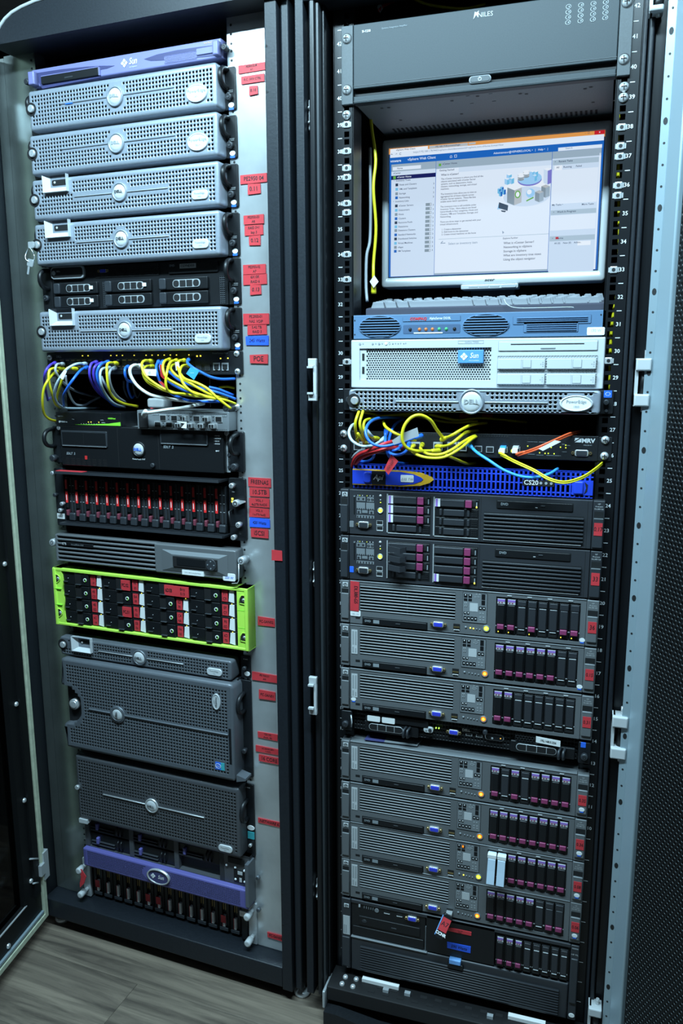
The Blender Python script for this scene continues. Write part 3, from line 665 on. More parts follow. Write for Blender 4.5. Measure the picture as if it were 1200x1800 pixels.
# server without bezel
D = Dev(LK, [(64, 476), (417, 447), (420, 531), (70, 552)], -.004, 'rack_server', 'black server without bezel, six drive bays showing between silver servers', 'server', x=-.2413, W=.4826)
chassis(D, y0=.004)
b = B('black_plastic').box(.028, D.W-.028, 0, .01, .0015, D.H-.0015); D.ob('front_panel', b)
R = D.r(84, 474, 145, 492)
b = B('steel').ring((R[0]+R[1])/2, (R[2]+R[3])/2, 1, 1, 0, 0) if False else B('zinc')
b.pad(R[0], R[1], R[2], R[3], -.007, 0, bev=.002, c=.009, seg=5); b.use('matt_black').pad(R[0]+.0028, R[1]-.0028, R[2]+.0028, R[3]-.0028, -.0075, 0, bev=.0008, c=.007, seg=5); b.use('zinc').cyl(R[0]+.0095, (R[2]+R[3])/2, .0045, -.0085, -.007, 16)
o = D.ob('control_panel', b, label='pill-shaped control panel with a pale rim'); txt(o, 'DELL', R[0]+.022, (R[2]+R[3])/2+.003, .003, 'print_white', -.008)
def vga(D, u, v, w=.026, h=.011, m='vga_blue', y=-.004, lab='blue video socket'):
    x, z = D.p(u, v)
    def mk_():
        b = B('steel').pad(-w*.36, w*.36, -h/2, h/2, -.004, .002, bev=.001, c=.003).use(m).pad(-w*.29, w*.29, -h*.36, h*.36, -.0052, .001, bev=.0006, c=.002)
        b.use('gold_metal').cyl(-w*.46, 0, .0028, -.0045, .002, 6).cyl(w*.46, 0, .0028, -.0045, .002, 6); b.use('hole').cyl(-w*.46, 0, .0014, -.0048, 0, 8).cyl(w*.46, 0, .0014, -.0048, 0, 8); return b.build('video_socket')
    return D.ob('video_socket', cm(('vga', w, h, m), mk_), (x, y+.004, z), label=lab)
vga(D, 175, 478, .024, .009, y=-.001)
def caddy(k, w, h):
    def mk_():
        b = B('black_plastic').pad(0, w, 0, h, -.007, .006, bev=.0018, c=.002)
        b.use('ink_grey').pad(w*.3, w*.86, h*.16, h*.82, -.0085, -.006, bev=.0006, c=h*.3, seg=5)
        b.use('matt_black')
        for i in range(4): b.pad(w*(.315+.135*i), w*(.315+.135*i+.118), h*.22, h*.76, -.0091, -.006, bev=.0004, c=h*(.24 if i in (0, 3) else .05), seg=4)
        b.use('dark_plastic').pad(w*.03, w*.17, h*.04, h*.96, -.012, -.006, bev=.002, c=.003); return b.build('drive_caddy')
    return cm(('caddy', k), mk_)
for j, (u0, v0, u1, v1, lbl) in enumerate([(96, 494.5, 172, 515, 1), (97, 517, 173, 541, 1), (187, 485, 272, 508, 1), (187.5, 511, 272.5, 535, 0), (286, 473, 379, 500, 0), (287, 502, 379, 530, 0)]):
    R = D.r(u0, v0, u1, v1); c = D.ob('drive_caddy', caddy('2950', .1135, .0235), (.0335+.1295*(j//2)*1.02+.002, 0, .033+.0 if j % 2 == 0 else .006), label='black drive caddy with slotted handle')
    if lbl: ob('white_label', cm('cadlab', lambda: B('label_white').box(0, .009, -.0096, -.0085, 0, .007).build('white_label')), c, (.095, 0, .009 if j else .008))
b = B('black_paint')
D.ob('vent_panel', perf(D.p(140, 476)[0]+.03, D.p(275, 470)[0], D.H-.026, D.H-.004, .0042, .0042, .0014, -.0012, .001, mats=('black_plastic', 'hole'), square=True))
for u in (180, 281, 388): x = D.p(u, 510)[0]; D.ob('vent_panel', perf(x-.006, x+.006, .004, D.H-.034, .004, .004, .0013, -.0012, .001, mats=('dark_plastic', 'hole'), square=True))
R = D.r(292, 462, 380, 474); o = D.ob('optical_drive', B('black_plastic').pad(R[0], R[1], R[2], R[3], -.003, .001, bev=.0008)); D.tx('DVD', 299, 466, 3.6, 'print_dim', -.0034, par=o, bold=.1)
x, z = D.p(327, 466); o = D.ob('asset_label', B('label_grey').box(x-.0185, x+.0185, -.0042, -.003, z-.0038, z+.0048)); txt(o, 'CGYNEX03', x, z+.0005, .0045, 'ink', -.0046, bold=.06)
ears(D, .004)
# cabled switch
D = Dev(LK, [(69, 622), (425, 615), (426, 655), (75, 661)], -.002, 'network_switch', 'black rack network switch full of plugged yellow, blue and grey cables', 'switch', x=-.2413, W=.4826)
SWD = D
chassis(D, y0=.002, depth=.3)
b = B('black_paint').pad(0, D.W, 0, D.H, -.003, .004, bev=.001, c=.002); D.ob('front_panel', b)
b = B('zinc')
px0, px1 = D.p(86, 640)[0], D.p(344, 640)[0]; zr = (D.H*.5, D.H*.22)
pitch = (px1-px0)/24
for i in range(24):
    for z in zr:
        x = px0+pitch*i; b.use('dark_plastic').box(x+.0006, x+pitch-.0006, -.0042, -.003, z-.001, z+.0105); b.use('hole').box(x+.0016, x+pitch-.0016, -.0046, -.003, z+.0005, z+.0085); b.use('gold_metal').box(x+.003, x+pitch-.003, -.0048, -.003, z+.006, z+.0072)
D.ob('port_block', b, kind='stuff', label='two rows of small network sockets')
b = B('led_yellow')
for i in (5, 6, 10, 11, 12, 14, 16, 17, 18, 19, 20, 21, 23): b.box(px0+pitch*i+.002, px0+pitch*i+.004, -.0042, -.003, D.H*.83, D.H*.87)
for u, v, r in ((348.5, 624.8, .0016), (354.5, 624.4, .0016), (389, 628.3, .0013), (401.5, 627.8, .0013)): x, z = D.p(u, v); b.cyl(x, z, r, -.0042, -.003, 10)
D.ob('indicator_lights', b, label='row of tiny yellow lights')
for u in (382.5, 397): x, z = D.p(u, 642); D.ob('network_socket', B('zinc').box(x-.0075, x+.0075, -.0045, -.003, z-.0075, z+.0075).use('hole').box(x-.0055, x+.0055, -.005, -.003, z-.0055, z+.0045).box(x-.003, x+.003, -.005, -.003, z-.007, z-.004))
for u in (352, 367): x, z = D.p(u, 644); D.ob('fibre_socket', B('dark_plastic').box(x-.006, x+.006, -.0045, -.003, z-.006, z+.006).use('hole').box(x-.0042, x+.0042, -.005, -.003, z-.004, z+.004))
D.tx('DELL', 94, 629, 4, 'print_dim', -.0034); D.tx('PowerConnect 5324', 388, 619.5, 2.6, 'print_dim', -.0034)
for u, v in ((76, 631), (76, 656), (416, 620), (417.5, 650)): b = B(); x, z = D.p(u, v); screw(b, x, z, .0062, -.003, 'chrome', .004); D.ob('rack_screw', b)
# green-striped desktop switch
D = Dev(LK, [(98.3, 722), (213, 722.5), (211.7, 747.5), (98, 747)], -.02, 'desktop_switch', 'small black desktop switch with a green stripe, left on the tape unit', 'switch', z0=1.2515)
D.ob('case', B('black_paint').pad(0, D.W, 0, D.H, .001, .11, bev=.001, c=.001)); D.ob('front_panel', B('black_plastic').pad(0, D.W, 0, D.H, 0, .002, bev=.001, c=.0015))
P = [D.p(*q) for q in [(130, 744), (165, 742.5), (190, 741), (211, 737.8), (211, 744.3)]]; D.ob('green_stripe', B('lime_print').prism(P[::-1], -.0006, 0), label='green swoosh printed on the front')
D.tx('TRENDnet', 112, 739.5, 2.6, 'print_white'); D.tx('Gigabit Switch', 107, 729.5, 1.5, 'print_dim'); D.tx('GREENnet', 197, 732, 2.6, 'lime_print', bold=.1); D.tx('Link/Act', 180, 735, 1.4, 'print_white'); D.tx('1000Mbps', 182, 739.5, 1.4, 'print_white'); D.tx('Power', 129.5, 734.5, 1.4, 'print_white')
b = B('led_yellow')
for u, v in ((156, 739), (160.5, 738.8), (174, 739)): x, z = D.p(u, v); b.box(x-.0008, x+.0008, -.0006, 0, z-.0008, z+.0008)
b.use('label_grey')
for u in (143, 147.5, 152, 156.5, 161, 165.5, 170, 174): x, z = D.p(u, 742); b.box(x-.0006, x+.0006, -.0006, 0, z-.0006, z+.0006)
x, z = D.p(104.5, 739.5); b.cyl(x, z, .0024, -.0006, 0, 12); D.ob('indicator_lights', b)
# grey fibre switch
D = Dev(LK, [(238.7, 716), (401, 715), (403, 750), (243.5, 749)], -.03, 'fibre_switch', 'small pale grey switch with fibre port cages, beside the green-striped switch', 'switch', z0=1.2515)
FSW = D
D.ob('case', B('server_light_grey').pad(0, D.W, 0, D.H, .0, .14, bev=.001, c=.002))
R = D.r(242.5, 721, 262, 747); D.ob('end_cover', B('matt_black').pad(*[R[0], R[1], R[2], R[3]], -.002, .001, bev=.001, c=.001))
D.ob('grille', perf(D.p(266, 720)[0], D.p(398, 720)[0], D.H*.76, D.H*.93, .0042, .0046, .0013, -.0006, .0006, mats=('server_light_grey', 'hole'), square=True))
D.ob('grille', perf(D.p(266, 720)[0], D.p(398, 720)[0], D.H*.03, D.H*.10, .0042, .0036, .0012, -.0006, .0006, mats=('server_light_grey', 'hole'), square=True))
for i in range(6):
    for k in range(2):
        u = 286+19.6*i-(8 if k else 0); v = 728.5 if k == 0 else 740.5; x, z = D.p(u, v)
        plug = (k == 0 and i in (2, 4)) or (k == 1 and i in (2, 3, 4, 5))
        b = B('steel').box(x-.0082, x+.0082, -.0016, .001, z-.0062, z+.0062).use('hole').box(x-.0066, x+.0066, -.002, 0, z-.005, z+.0046)
        if plug: b.use('steel').pad(x-.0068, x+.0068, z-.0048, z+.0044, -.012, 0, bev=.001, c=.001).use('hole').box(x-.005, x-.0006, -.0126, -.011, z-.003, z+.003).box(x+.001, x+.005, -.0126, -.011, z-.003, z+.003)
        D.ob('fibre_port', b, label='fibre port cage'+(' with a plugged module' if plug else ''))
        if i < 5: b = B('hole').cyl(x+.0125, z+.003, .0012, -.0005, 0, 8).cyl(x+.0125, z-.003, .0012, -.0005, 0, 8); D.ob('indicator_holes', b)
x, z = D.p(327, 737); D.ob('pull_tab', B('label_white').prism([(x, z-.008), (x+.012, z-.009), (x+.0135, z+.004), (x-.009, z+.0045), (x-.009, z+.003), (x+.009, z+.001)], -.02, -.018))
# tape drive unit
D = Dev(LK, [(106, 751), (391, 752.5), (393.75, 830), (108.7, 820)], -.02, 'tape_drive', 'black twin tape drive unit with a round silver badge', 'tape drive')
chassis(D, 'zinc', depth=.5, inset=-.008)
D.ob('front_panel', B('black_plastic').pad(0, D.W, 0, D.H, 0, .02, bev=.002, c=.002))
for us in (206, 277): x = D.p(us, 790)[0]; D.ob('panel_seam', B('matt_black').box(x-.0006, x+.0006, -.0004, .001, .002, D.H-.002))
for i, (u0, v0, u1, v1) in enumerate([(110.5, 761, 187, 785), (281.5, 755, 364, 777.5)]):
    R = D.r(u0, v0, u1, v1); b = B('dark_plastic').pad(R[0]-.002, R[1]+.002, R[2]-.003, R[3]+.002, -.003, .001, bev=.001, c=.002).use('black_plastic').pad(R[0]+.001, R[1]-.001, R[2]+.001, R[3]-.001, -.0036, .001, bev=.0008, c=.001)
    b.use('zinc').box(R[0], R[1], -.0034, -.0026, R[2]-.0026, R[2]-.0018).use('matt_black').box((R[0]+R[1])/2-.0003, (R[0]+R[1])/2+.0003, -.0039, -.003, R[2]+.002, R[3]-.002); D.ob('tape_slot', b, label='wide tape slot with hinged flap')
D.tx('SDLT  2', 124, 799.5, 4.2, 'print_dim', bold=.1, shear=.2); D.tx('SDLT  2', 294, 784.5, 4.4, 'print_dim', bold=.1, shear=.2); D.tx('PowerVault 114T', 242, 807, 2.7, 'print_white')
b = B('matt_black')
for i in range(8):
    for k in range(5): x, z = D.p(118+9.2*i+k*.2, 808+2.6*k+i*.3); b.box(x-.0045, x+.0045, -.0004, .001, z-.0007, z+.0007)
D.ob('vent_slots', b); x, z = D.p(150, 806); D.ob('indicator_window', B('drive_red').box(x-.003, x+.003, -.0005, .001, z-.004, z+.004), label='small dark red window')
badge(D, 242.5, 789.5, .0135, m='label_grey', ring='black_plastic', tm='chip_blue', cap=.42)
b = B(); thumb(b, *D.p(268, 817), .005, 0, 'dark_plastic', .007); D.ob('thumbscrew', b)
for i, t in enumerate(['POWER', 'ACTIVITY', 'ERROR', 'STATUS']):
    D.tx('\u2022 '+t, 376, 762.8+4.7*i, 1.9, 'print_white', al='LEFT', bold=.08)
D.tx('EJECT', 382, 789.5, 2, 'print_white', bold=.08)
for sgn in (-1, 1):
    x0 = -.2413-D.x0 if sgn < 0 else D.W; x1 = 0 if sgn < 0 else .2413-D.x0; w = x1-x0; xm = x0+w*(.35 if sgn < 0 else .62)
    b = B('black_paint').pad(x0+.002, x1-.001, .003, D.H-.003, .012, .022, bev=.0015, c=.004)
    b.use('black_plastic').tube([(xm+sgn*.003, .012-.034*math.sin(math.pi*i/12)**.6, D.H*.68+.019*math.cos(math.pi*i/12)) for i in range(13)], .0045, 8)
    e = D.ob('ear', b); t = B(); thumb(t, xm, D.H*.17, .0075, .012, 'dark_plastic', .018); ob('thumbscrew', t, e)
    t = B(); thumb(t, x1-.006 if sgn < 0 else x0+.006, D.H*.93, .005, .012, 'steel', .01); ob('thumbscrew', t, e)
    t = B('dark_plastic')
    for zz in (.14, .42, .68): t.cyl(x1-.006 if sgn < 0 else x0+.006, D.H*zz, .0032, .0105, .013, 12)
    ob('screw', t, e)
# disk array with red labels
D = Dev(LK, [(84, 825), (430, 835), (432.5, 952), (91, 925)], -.008, 'disk_array', 'black disk array with fifteen upright drives under red labels', 'disk array', x=-.2413, W=.4826)
chassis(D, depth=.5, y0=.06)
xa, xb = D.p(103, 870)[0], D.p(399, 880)[0]; xa2 = D.p(91, 870)[0]
b = B('black_paint').box(xa, xb, -.03, .08, D.H-.008, D.H-.004).box(xa, xb, -.022, .06, .01, .014).pad(0, xa-.001, .002, D.H-.002, 0, .06, bev=.001).pad(xb+.001, D.W, .002, D.H-.002, 0, .06, bev=.0015, c=.004)
b.use('rack_black').box(xa, xb, .055, .06, .012, D.H-.006); b.use('dark_plastic').box(xa, xb-.004, -.031, -.029, D.H-.009, D.H-.0035).box(xa, xb-.004, -.023, -.021, .0095, .0145); D.ob('frame', b)
D.ob('red_tape', B('red_label').box(xa+.002, xa+.075, -.027, -.012, D.H-.0038, D.H-.0028), label='strip of red tape on the top lip')
def carrier():
    b = B('black_plastic').pad(0, .0245, 0, .1, 0, .03, bev=.001, c=.001).pad(.0005, .0075, .03, .099, -.003, .005, bev=.001, c=.001)
    b.use('matt_black').box(.0095, .0135, -.0004, .004, .022, .096).box(.0165, .0215, -.0004, .004, .022, .096); b.use('dark_plastic').box(.0135, .0165, -.0012, .004, .02, .098).box(.0218, .0238, -.0012, .004, .02, .098).pad(.0075, .0235, .001, .019, -.006, .004, bev=.003, c=.003)
    b.use('zinc')
    for z in (.044, .062, .08): b.box(.0098, .013, -.0008, 0, z, z+.0012).box(.0172, .021, -.0008, 0, z, z+.0012)
    return b.build('drive_carrier')
n = 15; pt = (xb-.006-xa)/n
for i in range(n):
    c = D.ob('drive_carrier', cm('nascar', carrier), (xa+.0008+pt*i, .004, .014)); c.scale = (pt/.0262, 1, 1)
    ob('label_strip', cm('nasl1', lambda: B('drive_red').box(.0012, .0062, -.0036, -.002, .073, .094).build('label_strip')), c, label='dark red label strip')
    o = ob('label_strip', cm('nasl2', lambda: B('bright_red').box(.001, .0066, -.0038, -.002, .042, .068).use('label_white').box(.0028, .0042, -.0041, -.003, .0475, .06).build('label_strip')), c, label='bright red label strip')
    ob('latch', cm('nasl3', lambda: B('maroon_dark').pad(.0035, .0095, .013, .026, -.009, .0, bev=.002, c=.001).build('latch')), c, label='maroon latch')
for u, v, r in ((411, 848.5, .0055), (414, 941, .0055), (423.5, 918.5, .006)): b = B(); thumb(b, *D.p(u, v), r, 0, 'steel', .016); D.ob('thumbscrew', b)
b = B('zinc'); x, z = D.p(417, 880.5); b.cyl(x, z, .0075, -.012, 0, 18, bev=.002).use('hole').ring(x, z, .003, .0045, -.0126, -.011, 14).use('steel').prism([(x+.004, z-.004), (x+.02, z+.003), (x+.019, z+.0055), (x+.003, z+.006)], -.008, -.003); D.ob('key_lock', b, label='key lock with a key in it')
b = B('led_yellow')
for u, v in ((406.7, 873.5), (406.7, 878.5)): x, z = D.p(u, v); b.box(x-.0022, x+.0022, -.0008, 0, z-.0018, z+.0018)
b.use('label_grey'); x, z = D.p(408.5, 861); b.box(x-.003, x+.003, -.0006, 0, z-.0007, z+.0007); D.ob('indicator_lights', b, label='two yellow lights')
b = B('black_plastic'); x, z = D.p(414, 910); b.tube([(x-.008, 0, z+.02), (x-.008, -.016, z+.017), (x-.005, -.016, z-.012), (x+.01, 0, z-.014)], .0025, 8); D.ob('cable_guard', b)
for u, v in ((84, 834), (88, 871), (100, 886), (97, 897)): b = B(); thumb(b, *D.p(u+3, v), .0045, 0, 'zinc' if v != 871 else 'dark_plastic', .012); D.ob('thumbscrew', b)
x, z = D.p(97, 908); o = D.ob('white_label', B('label_white').box(x-.01, x+.01, -.0016, 0, z-.006, z+.006)); txt(o, '420-7', x, z, .004, 'ink', -.002)
# louvred storage controller
D = Dev(LK, [(96.3, 941), (416, 966), (414, 1020), (98.8, 987.5)], -.035, 'storage_controller', 'grey louvred storage controller with a dark display, above the lime-green array', 'storage controller')
chassis(D, depth=.45, y0=.03)
xg = D.p(270, 990)[0]; b = B('server_grey'); nl = 6
b.box(0, xg, .02, .03, .001, D.H-.001) if False else None
b.use('hole').box(.004, xg, .014, .03, .002, D.H-.002).use('server_grey')
for k in range(nl+1):
    z = .0015+(D.H-.0055)*k/nl; b.use('server_grey').pad(.002, xg, z, z+.0048, .0005, .02, bev=.0018, c=.0012, seg=2)
b.pad(0, .006, 0, D.H, 0, .03, bev=.002, c=.003)
D.ob('louvre_panel', b)
b = B('server_grey'); arcx = [xg+.012-.014*math.cos(math.pi*(t/8-.5)) for t in range(9)]
P = [(D.W, 0), (D.W, D.H)]+[(xg-.002+.0*t, D.H*(1-t/8)) for t in range(9)]
b.pad(xg-.004, D.W, 0, D.H, -.001, .03, bev=.003, c=.004)
R = D.r(302.5, 975, 382.5, 1001); xm = xg+.03
n_ = b.add([(xm-.022, -.0012, D.H-.004), (D.W-.012, -.0012, D.H-.004), (D.W-.012, -.0012, .004), (xm-.022, -.0012, .004), (R[0], .004, R[3]), (R[1], .004, R[3]), (R[1], .004, R[2]), (R[0], .004, R[2])])
b.use('server_light_grey')
o = D.ob('display_surround', b)
f = B('server_light_grey')
q = [(R[0]-.03, R[3]+.011), (R[1]+.022, R[3]+.011), (R[1]+.022, R[2]-.012), (R[0]-.03, R[2]-.012)]
n_ = f.add([(x, -.0016, z) for x, z in q]+[(x, -.0055, z) for x, z in ((R[0]-.003, R[3]+.003), (R[1]+.003, R[3]+.003), (R[1]+.003, R[2]-.003), (R[0]-.003, R[2]-.003))])
f.face((n_, n_+4, n_+5, n_+1)[::-1]); f.use('server_grey'); f.face((n_+1, n_+5, n_+6, n_+2)[::-1]); f.use('label_grey').use('server_light_grey'); f.face((n_+2, n_+6, n_+7, n_+3)[::-1]); f.use('server_grey'); f.face((n_+3, n_+7, n_+4, n_)[::-1]); f.face((n_+4, n_+7, n_+6, n_+5))
D.ob('display_bevel', f)
b = B('matt_black').pad(R[0], R[1], R[2], R[3], -.0075, -.004, bev=.0006, c=.001).use('black_plastic').pad(R[0]+.01, R[1]-.028, R[2]+.004, R[3]-.002, -.0082, -.006, bev=.0005, c=.001)
cx, cz = D.p(371.5, 990.5); b.use('dark_plastic').cyl(cx, cz, .0125, -.0085, -.006, 24, bev=.001).use('print_dim')
for a in range(4): b.cyl(cx+.0075*math.cos(a*math.pi/2), cz+.0075*math.sin(a*math.pi/2), .0014, -.009, -.008, 8)
D.ob('display', b, label='black display with a round four-way button')
x, z = D.p(336.5, 1005.5); o = D.ob('white_label', B('label_white').box(x-.026, x+.026, -.0052, -.001, z-.005, z+.005)); txt(o, 'SAN VIRTUALIZATION', x, z, .0028, 'ink_grey', -.0056)
x, z = D.p(401, 1013.5); o = D.ob('white_label', B('label_white').pad(x-.0145, x+.0145, z-.008, z+.008, -.0018, 0, bev=.0004, c=.003)); txt(o, '220 W', x, z-.001, .005, 'cable_blue', -.0022, shear=.2)
R = D.r(109, 954, 161, 964); o = D.ob('name_plate', B('black_plastic').pad(R[0], R[1], R[2], R[3], -.001, .01, bev=.0006).use('label_grey').box(R[0]+.001, R[0]+.011, -.0014, 0, R[2]+.001, R[3]-.001)); txt(o, 'hp', R[0]+.006, (R[2]+R[3])/2, .005, 'ink', -.0018, bold=.1, shear=.3); txt(o, 'StorageWorks SVSP', R[0]+.042, (R[2]+R[3])/2, .003, 'print_dim', -.0014)
for u, v in ((424, 985), (91.5, 956)): b = B(); thumb(b, *D.p(u, v), .0085, .03, 'zinc', .03); D.ob('thumbscrew', b)
x, z = D.p(420, 990); D.ob('wire_clip', B('steel').tube([(x, .0, z), (x, -.002, z-.034), (x-.003, -.002, z-.04), (x-.016, -.002, z-.042)], .0012, 6))
# lime-green array
D = Dev(LK, [(92, 1000), (437, 1032), (439, 1144), (98, 1098)], -.03, 'disk_array', 'disk array in a lime-green frame with sixteen black drives', 'disk array', x=-.2445, W=.4985)
chassis(D, depth=.5, y0=.03, inset=.02)
xa, xb = D.p(109, 1050)[0], D.p(417.5, 1085)[0]; za, zb_ = .006, D.H-.007
def wav(s, x): return [(x+s*.0035*math.sin(i*.8), D.H*i/24) for i in range(25)]
b = B('lime')
for sgn in (-1, 1):
    e = [(xa+.002+.002*math.sin(i*.75), D.H*(i/24)) for i in range(25)] if sgn < 0 else [(xb, 0), (xb, D.H)]
    poly = [(0, 0)]+e+[(0, D.H)] if sgn < 0 else [(xb, 0), (D.W, 0), (D.W, D.H), (xb, D.H)]
    b.prism(poly, 0, .03)
b.pad(0, D.W, zb_, D.H, -.001, .03, bev=.0015, c=.001).pad(0, D.W, 0, za, -.001, .03, bev=.0015, c=.001).pad(0, .008, 0, D.H, -.003, .03, bev=.002).pad(D.W-.008, D.W, 0, D.H, -.003, .03, bev=.002)
D.ob('frame', b, label='lime-green plastic frame')
for sgn in (-1, 1):
    for zf in (.2, .8):
        x = xa*.5 if sgn < 0 else (xb+D.W)/2+.001; z = D.H*zf+.002; w = .0075
        P = [(x-w, z-.008), (x-w, z+.002), (x-w*.3, z+.01), (x+w, z+.01), (x+w, z-.006), (x+w*.6, z-.009)] if sgn > 0 else [(x-w*1.1, z-.009), (x-.001, z-.01), (x+w*.9, z-.003), (x+w, z+.004), (x+w*.2, z+.009), (x-w*1.1, z+.0095)]
        o = D.ob('screw_recess', B('lime_print').use('matt_black').prism(P if sgn > 0 else P, -.0008, .002).use('lime').tube([(p[0], -.001, p[1]) for p in P+P[:1]], .0011, 6), label='screw recess in the green frame')
        t = B(); screw(t, x+.002, z, .0038, -.001, 'zinc', .0015); ob('screw', t, o)
b = B('lime_print')
for sgn, x0, x1 in ((-1, .002, xa-.002), (1, xb+.001, D.W-.002)):
    for zf in (.36, .64): b.box(x0, x1, -.0034 if sgn < 0 else -.0004, .001, D.H*zf, D.H*zf+.0008)
D.ob('frame_seams', b)
def gdrive(w, h):
    b = B('black_plastic').pad(0, w, .0004, h-.0004, .006, .03, bev=.001, c=.001).pad(0, w*.29, .0008, h-.0008, .003, .02, bev=.001).pad(w*.3, w*.64, .0008, h-.0008, .001, .02, bev=.0015, c=.001)
    b.use('matt_black').box(w*.315, w*.455, .0006, .003, h*.18, h*.86); b.use('dark_plastic').pad(w*.33, w*.47, h*.1, h*.17, -.004, .003, bev=.001, c=.001).pad(w*.01, w*.12, h*.2, h*.27, .0, .004, bev=.001, c=.001)
    b.use('zinc').cyl(w*.13, h*.5, .0009, .002, .004, 8); return b.build('disk_drive')
nw = (xb-xa-.003)/4; nh = (zb_-za)/4; gm = gdrive(nw-.0006, nh)
codes = [['FA 1P', '44 30', None, 'F1 C9'], ['4B C0', 'BA FF', '0D 70', 'EF C7'], ['4B 0D', 'F0 02', 'C4 4A', 'F8 0D'], ['6C 1A', 'EB E6', 'FA 00', '6D 7B']]
rgm = B('led_green').use('print_white').ring(0, 0, .0026, .0042, -.0004, .0015, 20); rgm.use('lime_print').prism([(0, -.0042), (.003, -.003), (.0042, 0), (.003, .003), (0, .0042), (0, .003), (.002, .002), (.003, 0), (.002, -.002), (0, -.003)], -.0007, 0); rgm.use('matt_black').cyl(0, 0, .0026, -.0003, .0015, 16); rgm = rgm.build('lock_ring')
for r in range(4):
    for c in range(4):
        dv = D.ob('disk_drive', gm, (xa+.002+nw*c, 0, zb_-nh*(r+1)))
        big = {(0, 1): 'FC.02', (2, 1): 'FC.01', (0, 2): '6DSB'}.get((r, c))
        if big:
            o = ob('sticker', B('red_label').box(nw*.44, nw*(.645 if (r, c) != (0, 2) else .98), -.0012, .001, nh*.12, nh*.86), dv, label='red handwritten sticker over the drive'); txt(dv, big, nw*.54, nh*.5, .0075, 'ink', -.0018, bold=.03, sx=.72)
            if (r, c) == (0, 2): txt(dv, 'Brry', nw*.85, nh*.68, .006, 'ink', -.0018, sx=.8); txt(dv, '0.13', nw*.85, nh*.35, .006, 'ink', -.0018, sx=.8)
        else: ob('lock_ring', rgm, dv, (nw*.56, 0, nh*.5), label='small lock with green and white ring')
        if codes[r][c]:
            o = ob('sticker', cm('gst', lambda: B('red_label').box(nw*.67, nw*.795, .0045, .0055, nh*.1, nh*.88).build('sticker')), dv, label='small red sticker'); a, e = codes[r][c].split()
            txt(dv, a, nw*.732, nh*.66, .0062, 'ink', .0041, sx=.8); txt(dv, e, nw*.732, nh*.3, .0062, 'ink', .0041, sx=.8)
            ob('white_label', cm('gwl', lambda: B('label_white').prism([(nw*.815, nh*.14), (nw*.93, nh*.06), (nw*.93, nh*.94), (nw*.835, nh*.9)], .004, .0055).use('led_yellow').box(nw*.87, nw*.885, .004, .0055, nh*.96, nh*.99).build('white_label')), dv, label='white label')
# thin grey server
D = Dev(LK, [(104.4, 1120), (406, 1161), (407.5, 1195), (107, 1152)], -.035, 'rack_server', 'thin grey perforated server just below the lime-green array', 'server', x=-.2345, W=.4478)
chassis(D)
bx_, bz_ = D.p(247.6, 1156); ox, oz = D.p(378, 1179); lx, lz = D.p(112.4, 1134.4); P0 = D.r(128, 1119, 165, 1149); a = D.p(174, 1146); c = D.p(324, 1169); zl = bz_
bezel(D, .0072, .0072, .0021, [(bx_, bz_, .024, .03), (ox-.021, ox+.021, oz-.0105, oz+.0105, 0), (lx, lz, .016, .012), (P0[0]-.003, P0[1]+.003, P0[2]-.003, D.H, 0), (a[0], c[0], zl-.0036, zl+.0036, 0)], 'b1950', m='charcoal', mz=(.004, .005), bev=.004)
badge(D, 247.6, 1156, .0145, ring='charcoal', tm='ink'); pill(D, 378, 1179, .0185, .008, 'PowerEdge', sub='1950'); lock(D, 112.4, 1134.4)
pocket(D, 129, 1119, 164, 1148, 142, 1126, 163, 1134)
D.ob('accent_line', B('silver_light').pad(a[0], bx_-.0185, zl-.001, zl+.001, -.0018, .001, bev=.0007, c=.0005, seg=1).pad(bx_+.0185, c[0], zl-.001, zl+.001, -.0018, .001, bev=.0007, c=.0005, seg=1))
e = D.ob('ear', B('black_paint').pad(.2413-D.x0-.022, .2413-D.x0, -.002, D.H+.004, .03, .06, bev=.001)); x = .2413-D.x0-.01
t = B(); thumb(t, x, D.H*.52, .0045, .03, 'dark_plastic', .01); ob('thumbscrew', t, e); ob('round_sticker', B('label_white').cyl(x+.003, D.H*.2, .0065, .0285, .031, 14, rz=.005), e); txt(e, '= ===', x, D.H*.93, .003, 'print_white', .0294, bold=.1)
# tall server with the half-round recess
D = Dev(LK, [(103, 1157), (408, 1201), (414.8, 1376.8), (118.5, 1313.4)], -.045, 'rack_server', 'tall grey perforated server with a black half-round lock recess on its left', 'server')
chassis(D, y0=.03)
cx, cz = D.p(113, 1240); nr = .047
b = B('charcoal'); Wd, H = D.W, D.H
out = []                                           # outline with the half-round bite, anticlockwise from lower right
for x_, z_ in [(Wd-.008, 0), (Wd-.003, .003), (Wd, .009), (Wd, H-.012), (Wd-.004, H-.003), (Wd-.012, H), (.012, H), (.004, H-.003), (0, H-.012)]: out.append((x_, z_))
th0 = math.acos(max(-1, min(1, -cx/nr)))
for i in range(15): t = th0-(2*th0)*i/14; out.append((cx+nr*math.cos(t), cz+nr*math.sin(t)))
out += [(0, .012), (.004, .003), (.012, 0)]
def ins(p, d):                                     # pull the outline in
    x_, z_ = p; r2 = math.hypot(x_-cx, z_-cz)
    if abs(r2-nr) < 1e-4: return (cx+(x_-cx)*(nr+d)/nr, cz+(z_-cz)*(nr+d)/nr)
    return (min(max(x_, d), Wd-d), min(max(z_, d), H-d))
b.loops([[(x_, y_, z_) for x_, z_ in (ins(p, d) for p in out)] for y_, d in ((.04, 0), (.008, 0), (.004, .0012), (.0015, .0035), (.0002, .0075))], False, False)
b.use('hole').box(cx+nr+.008, Wd-.004, .02, .022, .004, H-.004).box(.004, Wd-.01, .02, .022, .004, cz-nr-.002).box(.004, Wd-.01, .02, .022, cz+nr+.002, H-.004)
bz = D.ob('bezel', b)
